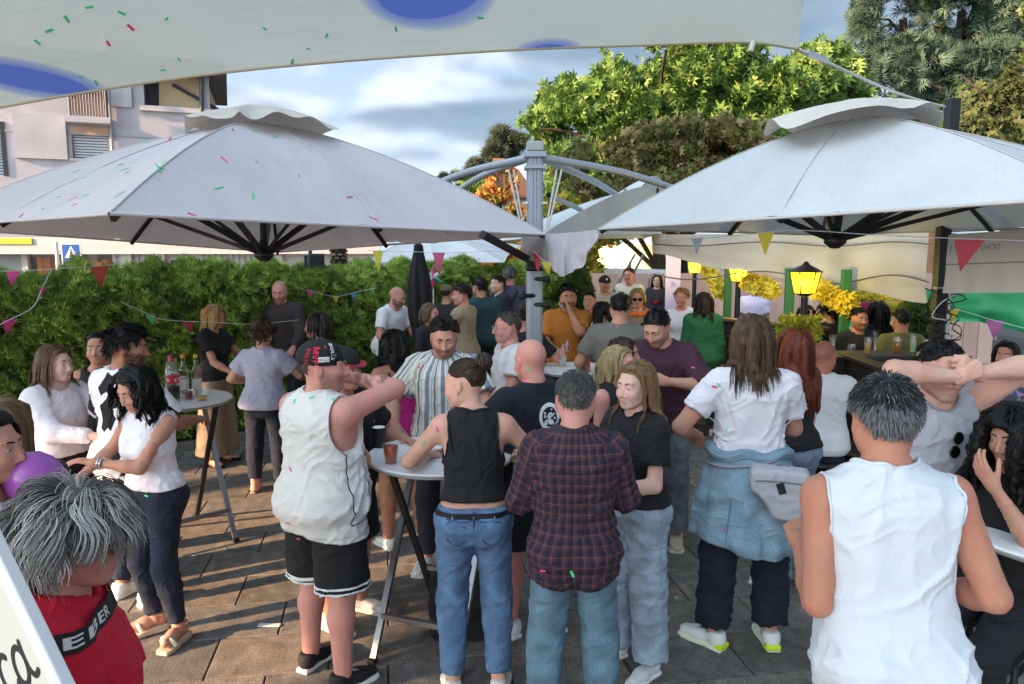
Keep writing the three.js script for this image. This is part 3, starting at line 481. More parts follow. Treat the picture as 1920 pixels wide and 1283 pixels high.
// mast with curved arms
{
  const b = at(1003, 300, 6.75), m = thing('umbrella_mast', 'grey aluminium mast with curved arms between the two umbrellas', 'mast', [b.x, 0, b.z]);
  const topY = at(1003, 285, 6.75).y; const pts = []; mesh('column', merge([box(0.125, topY, 0.125, 0, topY / 2, 0, 0.01), ...[[-0.066, 0], [0.066, 0], [0, -0.066], [0, 0.066], [-0.03, 0.066], [0.03, 0.066]].map(([x, z]) => box(0.018, topY - 0.1, 0.018, x, topY / 2, z))]), greyMetal, m);
  mesh('column_cap', box(0.15, 0.085, 0.15, 0, topY + 0.045, 0, 0.012), mat('#a7aaa3', 0.6), m);
  mesh('collar', merge([box(0.20, 0.05, 0.20, 0, topY - 0.03, 0, 0.008), box(0.19, 0.03, 0.19, 0, topY - 0.14, 0, 0.006)]), greyMetal, m);
  const arm = (px, py, d, px2, py2, lift) => { const e = at(px, py, d).sub(b).setY(at(px, py, d).y), s = V(0, topY - 0.05, 0).add(V(Math.sign(e.x) * 0.05, 0, 0)), mid = s.clone().lerp(e, 0.5).add(V(0, lift, 0)); mesh('arm', tube([s, mid, e], 0.036, 20, 8), greyMetal, m); return mid; };
  arm(760, 372, 7.9, 0, 0, 0.055); arm(830, 378, 9.6, 0, 0, 0.06); arm(1300, 366, 8.2, 0, 0, 0.05); arm(1195, 392, 9.6, 0, 0, 0.05);
  const l0 = at(1028, 366, 6.85).sub(b), l1 = at(1120, 414, 8.6).sub(b); l0.y += b.y; l1.y += b.y; mesh('arm', tube([l0, l0.clone().lerp(l1, 0.5).add(V(0, 0.02, 0)), l1], 0.026, 12, 8), greyMetal, m);
  for (const s of [-1, 1]) for (const o of [0, 0.045]) mesh('tension_rod', bar([s * (0.19 + o), topY - 0.16, 0.07], [s * (0.075 + o * 0.25), topY - 0.82, 0.07], 0.008), mat('#d4d2d0', 0.4), m);
  for (const s of [-1, 1]) for (const y of [0.45, 0.78]) mesh('clip', box(0.05, 0.02, 0.03, s * 0.085, topY - y, 0.07), mat('#d4d2d0', 0.4), m);
  const k1 = at(1000, 492, 6.6).sub(b), k0 = at(905, 440, 5.6).sub(b); k1.y += b.y; k0.y += b.y; mesh('bracket_arm', beam(k0.toArray(), k1.toArray(), 0.045, 0.06), darkMetal, m); mesh('bracket', box(0.16, 0.12, 0.16, 0, at(1000, 496, 6.7).y, 0.02, 0.02), darkMetal, m);
  mesh('base_plate', box(0.5, 0.03, 0.5, 0, 0.015, 0, 0.01), darkMetal, m);
  for (const [y, s] of [[1.95, 1], [1.80, -1], [1.72, 1]]) mesh('crank', merge([bar([0, y, 0.06], [s * 0.10, y, 0.10], 0.02), new THREE.SphereGeometry(0.035, 10, 8).translate(s * 0.11, y, 0.1)]), darkMetal, m);
}
// shade sail overhead, in front
{
  const edge = [[-420, 292, 2.6], [0, 201, 2.6], [420, 136, 2.7], [900, 97, 2.85], [1200, 85, 3.0], [1412, 80, 3.1], [1495, 92, 3.2]].map((p) => at(...p)), back = [V(-3.6, 4.6, -0.3), V(0.2, 4.6, 0.4), at(1515, -60, 2.75)];
  const c1 = new THREE.CatmullRomCurve3(edge), c2 = new THREE.CatmullRomCurve3(back), pos = [], uv = [], idx = [], N = 60, M = 40;
  for (let j = 0; j <= M; j++) for (let i = 0; i <= N; i++) { const s = i / N, t = j / M, p = c1.getPoint(s).lerp(c2.getPoint(s), t); p.y += 0.05 * Math.sin(Math.PI * s) * Math.sin(Math.PI * t); pos.push(p.x, p.y, p.z); uv.push(s, t); }
  for (let j = 0; j < M; j++) for (let i = 0; i < N; i++) { const k = j * (N + 1) + i; idx.push(k, k + N + 1, k + N + 2, k, k + N + 2, k + 1); }
  const geo = geoFrom(pos, idx, null, uv);
  // printed blue ovals: find where they lie on the sheet
  const find = (px, py) => { let best = 1e9, r; const q = V(); for (let k = 0; k < pos.length / 3; k++) { q.set(pos[k * 3], pos[k * 3 + 1] - EYE, pos[k * 3 + 2]); const c = Math.cos(PITCH), s = Math.sin(PITCH), y = q.y * c - q.z * s, z = q.y * s + q.z * c; const x = 960 + FOCAL * q.x / -z, yy = 641.5 - FOCAL * y / -z, d = (x - px) ** 2 + (yy - py) ** 2; if (d < best) { best = d; r = [uv[k * 2], uv[k * 2 + 1]]; } } return r; };
  const ov = [[find(60, 140), find(150, 168), 0.012], [find(795, 2), find(870, 30), 0.034], [find(1030, 88), find(1066, 86), 0.006]];
  const print = canvasTex(1024, 1024, (c, w, h) => {
    c.fillStyle = '#e6e8dc'; c.fillRect(0, 0, w, h);
    const R = rng(8); for (let i = 0; i < 2600; i++) { c.fillStyle = R() < 0.5 ? 'rgba(255,255,245,0.05)' : 'rgba(120,130,110,0.04)'; c.fillRect(R() * w, R() * h, 2 + R() * 40, 1 + R() * 3); }
    for (const [a, b, r] of ov) { const ax = a[0] * w, ay = (1 - a[1]) * h, bx = b[0] * w, by = (1 - b[1]) * h, L = Math.hypot(bx - ax, by - ay); for (let k = 8; k >= 0; k--) { c.fillStyle = `rgba(98,124,214,${k === 0 ? 0.95 : 0.13})`; c.beginPath(); c.ellipse(ax, ay, L + k * 2.2, r * h + k * 1.2, Math.atan2(by - ay, bx - ax), 0, 7); c.fill(); } }
  }, { clamp: true });
  const s = thing('shade_sail', 'cream shade sail with blue oval prints stretched overhead', 'shade sail');
  mesh('sail_cloth', geo, new THREE.MeshPhysicalMaterial({ map: print, roughness: 0.9, transmission: 0.5, thickness: 0, side: THREE.DoubleSide }), s);
  mesh('hem', tube(edge, 0.006, 60, 5), mat('#b3a98c', 0.8), s);
  const cr = edge[6], pole = at(1772, 200, 6.86), ring = at(1412, 96, 3.1);
  mesh('strap', bar([edge[5].x, edge[5].y + 0.01, edge[5].z], ring.clone().add(V(-0.01, 0, 0)).toArray(), 0.014, 0.010), mat('#e4e4e0', 0.7), s);
  mesh('rope', tube([cr, cr.clone().lerp(pole, 0.5).add(V(0, -0.03, 0)), pole], 0.008, 20, 5), mat('#d9d9d6', 0.7), s); mesh('turnbuckle', bar(cr.clone().lerp(pole, 0.03).toArray(), cr.clone().lerp(pole, 0.10).toArray(), 0.014), metal('#b9bcc0', 0.3), s);
}
// curtains at the back right
{
  const top = [at(1225, 440, 9.6), at(1500, 438, 8.6), at(1742, 436, 7.6)], cu = mesh('side_curtain', flap('', '', top, [0.24, 0.42, 0.52, 0.62, 0.72], '', 2, 0.05), cloth('#c5bbb2', 0.12)); tag(cu, 'long beige gathered curtain hanging behind the right umbrella', 'curtain');
  for (const [a, b] of [[0.12, 0.2], [0.5, 0.5]]) { const pts = []; for (let i = 0; i <= 14; i++) { const p = new THREE.CatmullRomCurve3(top).getPoint(i / 14); p.y -= a + b * 0.12 * Math.sin(i * 0.9); p.z += 0.06; pts.push(p); } mesh('piping', tube(pts, 0.008, 40, 4), mat('#6f6257', 0.8), cu); }
  const t2 = [at(1779, 440, 6.4), at(1900, 432, 6.0), at(2060, 424, 5.6)], drop = 0.50, g = flap('', '', t2, [drop, drop, drop], '', 6, 0.02);
  { const p = g.attributes.uv; for (let i = 0; i < p.count; i++) p.setXY(i, p.getX(i) / 3, 1 + p.getY(i) / drop); }
  const txt = canvasTex(1024, 512, (c, w, h) => { c.fillStyle = '#c9c0b6'; c.fillRect(0, 0, w, h); const R = rng(4); for (let i = 0; i < 900; i++) { c.fillStyle = 'rgba(160,150,138,0.06)'; c.fillRect(R() * w, R() * h, 3, 30); } c.fillStyle = '#6d6b6a'; c.font = '64px sans-serif'; c.save(); c.translate(430, 150); c.scale(-1, 1); c.fillText('SCHUT', 0, 0); c.restore(); c.save(); c.translate(80, 150); c.scale(-1, 1); c.fillText('CI', 0, 0); c.restore(); c.fillStyle = '#8d8177'; c.fillRect(0, 255, w, 12); }, { clamp: true });
  const c2 = mesh('side_curtain', g, new THREE.MeshPhysicalMaterial({ map: txt, roughness: 0.92, transmission: 0.12, thickness: 0, side: THREE.DoubleSide })); tag(c2, 'beige curtain with mirrored grey lettering at the right edge', 'curtain');
  const p0 = at(1755, 700, 6.9), post = thing('umbrella_post', 'tall black post with a pale strip and wound cables at the right', 'post', [p0.x, 0, p0.z]); mesh('pole', box(0.10, 3.56, 0.10, -0.02, 1.78, 0, 0.008), mat('#191b20', 0.45), post); mesh('pale_strip', box(0.055, 0.56, 0.03, 0.075, 2.08, 0.0, 0.004), mat('#c8dbe2', 0.5), post); mesh('white_edge', box(0.02, 2.36, 0.02, 0.045, 1.18, 0.05), mat('#d0d2d4', 0.4), post);
  const R = rng(6), cb = []; for (let n = 0; n < 5; n++) { const pts = []; for (let i = 0; i < 9; i++) pts.push(V((R() - 0.6) * 0.42, 1.86 - i * 0.09, 0.07 + R() * 0.06)); cb.push(tube(pts, 0.006, 30, 4)); } mesh('cable', merge(cb), mat('#15151a', 0.5), post); mesh('light_cable', tube([[0.06, 1.8, 0.1], [-0.08, 1.72, 0.13], [-0.14, 1.6, 0.12], [0.02, 1.55, 0.1], [0.06, 1.3, 0.1]], 0.006, 30, 4), mat('#c9cdd0', 0.5), post); mesh('bracket', merge([box(0.2, 0.02, 0.06, 0.0, 1.86, 0.06), box(0.02, 0.1, 0.05, 0.08, 1.82, 0.06)]), mat('#8d949b', 0.4), post);
}

// ---------------------------------------------------------------- people: one skeleton, fields around its bones, meshed
const lin = (hex) => { const c = new THREE.Color(hex); return [c.r, c.g, c.b]; };
class Acc {                              // gathers meshed pieces with colours into one geometry
  constructor() { this.p = []; this.i = []; this.c = []; this.n = 0; }
  add(m, mtx, colorAt, mirror) {
    const v = V(), base = this.n, q = m.pos;
    for (let k = 0; k < q.length; k += 3) {
      const c = colorAt(q[k], q[k + 1], q[k + 2], k / 3);
      v.set(mirror ? -q[k] : q[k], q[k + 1], q[k + 2]); if (mtx) v.applyMatrix4(mtx);
      this.p.push(v.x, v.y, v.z); this.c.push(c[0], c[1], c[2]); this.n++;
    }
    for (let k = 0; k < m.idx.length; k += 3) if (mirror) this.i.push(base + m.idx[k], base + m.idx[k + 2], base + m.idx[k + 1]); else this.i.push(base + m.idx[k], base + m.idx[k + 1], base + m.idx[k + 2]);
    return this;
  }
  geo() { return geoFrom(this.p, this.i, this.c); }
}
// --- heads (own axes: origin between the ears at eye height, z forward)
const headCache = {};
function headField(sex, v) {
  const f = sex === 'f', w = f ? 0.95 : 1, jw = v.jaw ?? (f ? 0.9 : 1.05), full = v.full ?? 0;
  const skull = ell(0, 0.032, -0.014, 0.0755 * w, 0.087, 0.096), face = ell(0, -0.032, 0.028, (0.0595 + full * 0.008) * w, 0.078, 0.063);
  const jl = [-1, 1].map((s) => cone(V(s * 0.050 * jw * w, -0.05, 0.004), V(s * 0.012, -0.0935 + (f ? 0.004 : 0), 0.066), 0.022 + full * 0.006, 0.0185 * jw));
  const chk = [-1, 1].map((s) => ell(s * 0.036 * w, -0.030, 0.062, 0.026, 0.024, 0.024));
  const n1 = cone(V(0, 0.010, 0.0865), V(0, -0.033, f ? 0.1065 : 0.1105), 0.0075, f ? 0.0095 : 0.0115), nw = [-1, 1].map((s) => ell(s * 0.0115, -0.037, 0.0945, 0.0085, 0.0075, 0.0105));
  const brow = cone(V(-0.036, 0.026, 0.073), V(0.036, 0.026, 0.073), f ? 0.011 : 0.0135, f ? 0.011 : 0.0135), sock = [-1, 1].map((s) => ell(s * 0.031, 0.004, 0.0985, 0.0195, 0.0125, 0.0155));
  const ball = [-1, 1].map((s) => ell(s * 0.0310, 0.003, 0.0755, 0.0152, 0.0138, 0.0140));
  const lipU = [-1, 1].map((s) => cone(V(0, -0.0595, 0.0925), V(s * 0.021, -0.064, 0.0815), f ? 0.0062 : 0.005, 0.003)), lipL = cone(V(-0.013, -0.0705, 0.0875), V(0.013, -0.0705, 0.0875), f ? 0.0066 : 0.0058, f ? 0.0066 : 0.0058);
  const mouth = cone(V(-0.022, -0.0652, 0.0925), V(0.022, -0.0652, 0.0925), 0.0019, 0.0019);
  const ear = [-1, 1].map((s) => ell(s * 0.0775 * w, -0.006, -0.008, 0.0085, 0.032, 0.018)), earIn = [-1, 1].map((s) => ell(s * 0.0865 * w, -0.002, -0.004, 0.007, 0.019, 0.009)), lobe = [-1, 1].map((s) => ell(s * 0.0745 * w, -0.033, 0.000, 0.006, 0.010, 0.008));
  const neck = cone(V(0, -0.05, -0.022), V(0, -0.16, -0.034), f ? 0.046 : 0.055, f ? 0.044 : 0.057);
  return (x, y, z) => {
    let d = smin(skull(x, y, z), face(x, y, z), 0.035);
    if (d > 0.11) return d - 0.03;
    d = smin(d, smin(jl[0](x, y, z), jl[1](x, y, z), 0.02), 0.03);
    d = smin(d, Math.min(chk[0](x, y, z), chk[1](x, y, z)), 0.028);
    d = smin(d, brow(x, y, z), 0.02);
    d = smax(d, -Math.min(sock[0](x, y, z), sock[1](x, y, z)), 0.012);
    let b = Math.min(ball[0](x, y, z), ball[1](x, y, z));           // lids: a shell round the eye, open in the middle
    const ex = Math.abs(x) - 0.031, open = Math.abs(y - 0.0025) - Math.max(0.0005, (v.squint ?? 0.0040) * (1 - ex * ex / 0.00021)) ;
    b = Math.max(b, -open); d = smin(d, b, 0.004);
    d = smin(d, smin(n1(x, y, z), Math.min(nw[0](x, y, z), nw[1](x, y, z)), 0.008), 0.012);
    d = smin(d, Math.min(lipU[0](x, y, z), lipU[1](x, y, z)), 0.006); d = smin(d, lipL(x, y, z), 0.007);
    d = smax(d, -mouth(x, y, z), 0.003);
    let e = smin(Math.min(ear[0](x, y, z), ear[1](x, y, z)), Math.min(lobe[0](x, y, z), lobe[1](x, y, z)), 0.008); e = smax(e, -Math.min(earIn[0](x, y, z), earIn[1](x, y, z)), 0.004);
    d = smin(d, e, 0.007);
    return smin(d, neck(x, y, z), 0.03);
  };
}
function headMesh(sex, v, cell) {
  const key = sex + JSON.stringify(v) + cell;
  return headCache[key] ??= net(headField(sex, v), [-0.1, -0.155, -0.125], [0.1, 0.13, 0.13], cell);
}
// --- hands (own axes: wrist at the origin, fingers along +y, palm towards +z, thumb at +x: a right hand)
const handCache = {};
const HAND = {                            // curl of the three joints of the fingers, spread, thumb
  relaxed: { c: [0.35, 0.45, 0.3], s: 0.03, t: [0.7, 0.35] }, grip: { c: [0.8, 0.9, 0.6], s: 0.02, t: [0.75, 0.9] }, fist: { c: [1.45, 1.6, 1.1], s: 0, t: [0.45, 1.2] },
  flat: { c: [0.08, 0.08, 0.05], s: 0.05, t: [0.55, 0.1] }, point: { c: [1.3, 1.5, 1.0], s: 0, t: [0.5, 1.1], index: [0.15, 0.15, 0.1] }, open: { c: [0.2, 0.25, 0.2], s: 0.11, t: [0.95, 0.2] },
};
function handMesh(pose, cell) {
  const key = pose + cell; if (handCache[key]) return handCache[key];
  const h = HAND[pose], prims = [], kn = [[0.027, 0.088, 0.0095, 0.040], [0.008, 0.092, 0.0098, 0.044], [-0.011, 0.087, 0.0093, 0.041], [-0.028, 0.078, 0.0082, 0.033]];
  kn.forEach(([x, y, r, l], n) => {
    prims.push([cone(V(x * 0.55, 0.006, 0), V(x, y, -0.003), 0.016, r * 1.18), 0.014]);
    const c = n === 0 && h.index ? h.index : h.c; let p = V(x, y, -0.003), a = 0, len = l;
    c.forEach((t, j) => {
      a += t * (1 + n * 0.06); const sp = (1.5 - n) * h.s, q = p.clone().add(V(Math.sin(sp) * len * Math.cos(a), Math.cos(a) * len * Math.cos(sp), Math.sin(a) * len));
      prims.push([cone(p, q, r * (1 - j * 0.08), r * (0.92 - j * 0.08)), 0.003]); p = q; len *= j ? 0.85 : 0.66;
    });
  });
  const tb = V(0.020, 0.022, 0.010), td = V(Math.sin(h.t[0]), Math.cos(h.t[0]), 0.35).normalize(), t1 = tb.clone().addScaledVector(td, 0.040);
  const td2 = V(Math.sin(h.t[0] - h.t[1] * 0.75), Math.cos(h.t[0] - h.t[1] * 0.75), 0.35 + h.t[1] * 0.55).normalize(), t2 = t1.clone().addScaledVector(td2, 0.030), t3 = t2.clone().addScaledVector(td2.clone().add(V(-0.2 * h.t[1], 0, 0.1)).normalize(), 0.024);
  prims.push([cone(tb, t1, 0.017, 0.0115), 0.012], [cone(t1, t2, 0.0112, 0.0105), 0.003], [cone(t2, t3, 0.0105, 0.0088), 0.003], [cone(V(0, -0.02, 0), V(0, 0.015, 0), 0.026, 0.024), 0.02]);
  const f = (x, y, z) => { let d = 1; for (const [p, k] of prims) d = smin(d, p(x, y, z), k); return d; };
  return handCache[key] = net(f, [-0.065, -0.03, -0.04], [0.09, 0.215, 0.11], cell);
}
// --- torso profile: [height over the hips, half width, half depth, middle of the depth]
const TORSO = {
  m: [[-0.10, 0.090, 0.080, -0.005], [-0.03, 0.166, 0.118, -0.012], [0.06, 0.164, 0.112, -0.004], [0.18, 0.153, 0.104, 0.008], [0.32, 0.172, 0.118, 0.008], [0.41, 0.182, 0.114, 0.0], [0.465, 0.165, 0.090, -0.006], [0.505, 0.105, 0.068, -0.012], [0.545, 0.056, 0.056, -0.014]],
  f: [[-0.10, 0.090, 0.080, -0.008], [-0.03, 0.172, 0.124, -0.016], [0.06, 0.158, 0.110, -0.006], [0.18, 0.128, 0.092, 0.006], [0.32, 0.146, 0.104, 0.006], [0.41, 0.152, 0.098, 0.0], [0.465, 0.138, 0.078, -0.006], [0.505, 0.088, 0.060, -0.012], [0.545, 0.047, 0.048, -0.014]],
};
function torsoTable(sex, k, w, belly) {
  const T = TORSO[sex], N = 96, lo = T[0][0] * k, hi = T[T.length - 1][0] * k, a = new Float32Array(N * 3);
  for (let i = 0; i < N; i++) {
    const y = lerp(lo, hi, i / (N - 1)) / k; let n = 0; while (n < T.length - 2 && y > T[n + 1][0]) n++;
    const P = (q) => T[clamp(q, 0, T.length - 1)], t = (y - T[n][0]) / (T[n + 1][0] - T[n][0]);
    for (let c = 1; c < 4; c++) {
      const p0 = P(n - 1)[c], p1 = P(n)[c], p2 = P(n + 1)[c], p3 = P(n + 2)[c];
      a[i * 3 + c - 1] = p1 + 0.5 * t * (p2 - p0 + t * (2 * p0 - 5 * p1 + 4 * p2 - p3 + t * (3 * (p1 - p2) + p3 - p0)));
    }
    const bl = belly * Math.exp(-(((y - 0.10) / 0.14) ** 2));
    a[i * 3] = (a[i * 3] + bl * 0.4) * k * w; a[i * 3 + 1] = (a[i * 3 + 1] + bl * 0.5) * k * (0.5 + w * 0.5); a[i * 3 + 2] = (a[i * 3 + 2] + bl * 0.45) * k;
  }
  return { a, N, lo, hi };
}
function torsoField(J, grow = () => 0) {
  const e = J.torsoInv.elements, { a, N, lo, hi } = J.table, s = (N - 1) / (hi - lo);
  return (x, y, z) => {
    const lx = e[0] * x + e[4] * y + e[8] * z + e[12], ly = e[1] * x + e[5] * y + e[9] * z + e[13], lz = e[2] * x + e[6] * y + e[10] * z + e[14];
    let q = clamp((ly - lo) * s, 0, N - 1.001), n = q | 0, t = q - n; n *= 3;
    const g = grow(ly), rx = a[n] + (a[n + 3] - a[n]) * t + g, rz = a[n + 1] + (a[n + 4] - a[n + 1]) * t + g, cz = a[n + 2] + (a[n + 5] - a[n + 2]) * t;
    const ux = Math.abs(lx) / rx, uz = Math.abs(lz - cz) / rz, u = Math.pow(Math.pow(ux, 2.35) + Math.pow(uz, 2.35), 1 / 2.35), d = (u - 1) * Math.min(rx, rz), dy = ly > hi ? ly - hi : ly < lo ? lo - ly : 0;
    return dy > 0 ? Math.sqrt(Math.max(d, 0) ** 2 + dy * dy) : d;
  };
}
const nrm = (a) => V(...a).normalize();
function ik(S, T, l1, l2, hint) {         // elbow for a wrist at T
  const d = T.clone().sub(S), L = Math.min(d.length(), (l1 + l2) * 0.998), u = d.normalize(), a = (l1 * l1 - l2 * l2 + L * L) / (2 * L), h = Math.sqrt(Math.max(0, l1 * l1 - a * a));
  const p = hint.clone().addScaledVector(u, -hint.dot(u)).normalize();
  return [S.clone().addScaledVector(u, a).addScaledVector(p, h), S.clone().addScaledVector(u, L)];
}
function skeleton(o) {
  const k = o.H / 1.75, f = o.sex === 'f', J = { k, f, w: o.wide ?? 1 };
  const leg = (s, l) => { const [t, sh] = l ?? [[0.07, -1, 0.03], [0.02, -1, -0.05]]; return [nrm([t[0] * s, t[1], t[2]]), nrm([sh[0] * s, sh[1], sh[2]])]; };
  const L = leg(1, o.legL), R = leg(-1, o.legR), th = 0.43 * k, sh = 0.41 * k, an = 0.085 * k;
  const ext = (l) => -l[0].y * th - l[1].y * sh;
  const py = o.seat ? o.seat + 0.115 : Math.max(ext(L), ext(R)) + an;
  J.pelvis = V(0, py, 0); J.hipRot = new THREE.Matrix4().makeRotationY((o.hipTurn ?? 0) * D2R);
  const hx = 0.088 * k * J.w;
  J.hip = [V(hx, 0, 0), V(-hx, 0, 0)].map((v) => v.applyMatrix4(J.hipRot).add(J.pelvis));
  J.knee = [L, R].map((l, i) => J.hip[i].clone().addScaledVector(l[0].clone().applyMatrix4(J.hipRot), th));
  J.ankle = [L, R].map((l, i) => J.knee[i].clone().addScaledVector(l[1].clone().applyMatrix4(J.hipRot), sh));
  if (!o.seat) for (const a of J.ankle) a.y = Math.max(a.y, an);
  const rot = new THREE.Matrix4().makeRotationFromEuler(new THREE.Euler((o.lean ?? 0) * D2R, (o.twist ?? 0) * D2R, (o.side ?? 0) * D2R, 'YXZ'));
  J.torso = new THREE.Matrix4().makeTranslation(J.pelvis.x, J.pelvis.y, J.pelvis.z).multiply(rot); J.torsoInv = J.torso.clone().invert();
  J.table = torsoTable(o.sex, k, J.w, o.belly ?? 0);
  const P = (x, y, z) => V(x * k, y * k, z * k).applyMatrix4(J.torso), dir = (a) => nrm(a).transformDirection(J.torso);
  J.P = P; J.dir = dir;
  const sw = (f ? 0.153 : 0.174) * (0.35 + 0.65 * J.w), l1 = 0.288 * k, l2 = 0.252 * k;
  J.sh = []; J.el = []; J.wr = [];
  [o.armL, o.armR].forEach((arm, i) => {
    const s = i ? -1 : 1, lift = arm?.lift ?? 0, S = P(s * sw, 0.455 + lift, -0.004); J.sh.push(S);
    if (arm?.to) { const [e, w] = ik(S, V(...arm.to), l1, l2, V(...(arm.hint ?? [s * 0.6, -0.5, -0.6]))); J.el.push(e); J.wr.push(w); }
    else { const [u, fo] = arm?.d ?? [[0.14, -1, -0.04], [0.06, -1, 0.22]]; const e = S.clone().addScaledVector(dir([u[0] * s, u[1], u[2]]), l1); J.el.push(e); J.wr.push(e.clone().addScaledVector(dir([fo[0] * s, fo[1], fo[2]]), l2)); }
  });
  const h = o.head ?? [0, 0, 0], hs = (f ? 0.955 : 1.0) * Math.pow(k, 0.55) * (o.headScale ?? 1.055); J.hs = hs;
  const hr = new THREE.Matrix4().makeRotationFromEuler(new THREE.Euler(h[1] * D2R, h[0] * D2R, (h[2] ?? 0) * D2R, 'YXZ')), hrot = rot.clone().multiply(hr);
  J.neck = P(0, 0.525, -0.014);
  const up = V(0, 1, 0).transformDirection(rot), hup = V(0, 1, 0).transformDirection(hrot), hf = V(0, 0, 1).transformDirection(hrot);
  J.headC = J.neck.clone().addScaledVector(up, 0.030 * k).addScaledVector(hup, 0.105 * hs).addScaledVector(hf, 0.034 * hs);
  J.head = new THREE.Matrix4().makeTranslation(J.headC.x, J.headC.y, J.headC.z).multiply(hrot).multiply(new THREE.Matrix4().makeScale(hs, hs, hs));
  J.headInv = J.head.clone().invert();
  J.top = V(0, 0.117, -0.01).applyMatrix4(J.head);
  return J;
}
const armR = (J, s = 1) => { const q = J.k * (J.f ? 0.86 : 1) * (0.4 + 0.6 * J.w) * s; return [0.058 * q, 0.044 * q, 0.041 * q, 0.0285 * q]; };
const legR = (J, s = 1) => { const q = J.k * (0.35 + 0.65 * J.w) * s; return [0.092 * q, 0.060 * q, 0.040 * q]; };
function bodyField(J) {
  const T = torsoField(J), a = armR(J), l = legR(J), k = J.k, pr = [];
  for (let i = 0; i < 2; i++) {
    const s = i ? -1 : 1;
    pr.push([cone(J.P(s * 0.05, 0.495, -0.012), J.sh[i], 0.046 * k, a[0] * 0.92), 0.05]);
    pr.push([cone(J.sh[i], J.el[i], a[0], a[1]), 0.035]);
    const m = J.el[i].clone().lerp(J.wr[i], 0.28);
    pr.push([cone(J.el[i], m, a[1] * 0.95, a[1] * 1.02), 0.02], [cone(m, J.wr[i], a[1] * 1.0, a[3]), 0.02]);
    pr.push([cone(J.hip[i], J.knee[i], l[0], l[1]), 0.05]);
    const c = J.knee[i].clone().lerp(J.ankle[i], 0.32), back = J.dir([0, 0, -1]); c.addScaledVector(V(back.x, 0, back.z), 0.014 * k);
    pr.push([cone(J.knee[i], c, l[1] * 0.95, l[1] * 0.98), 0.03], [cone(c, J.ankle[i], l[1] * 0.96, l[2]), 0.03]);
    pr.push([cone(J.P(s * 0.075, -0.02, -0.048), J.P(s * 0.075, -0.06, -0.042), 0.084 * k * J.w, 0.080 * k * J.w), 0.05]);
    if (J.f) pr.push([cone(J.P(s * 0.066, 0.315, 0.062), J.P(s * 0.064, 0.30, 0.084), 0.062 * k, 0.052 * k), 0.04]);
  }
  pr.push([cone(J.P(0, 0.47, -0.012), V(0, -0.09, -0.02).applyMatrix4(J.head), (J.f ? 0.050 : 0.062) * k, (J.f ? 0.047 : 0.056) * J.hs), 0.035]);
  return (x, y, z) => { let d = T(x, y, z); for (const [p, kk] of pr) d = smin(d, p(x, y, z), kk); return d; };
}
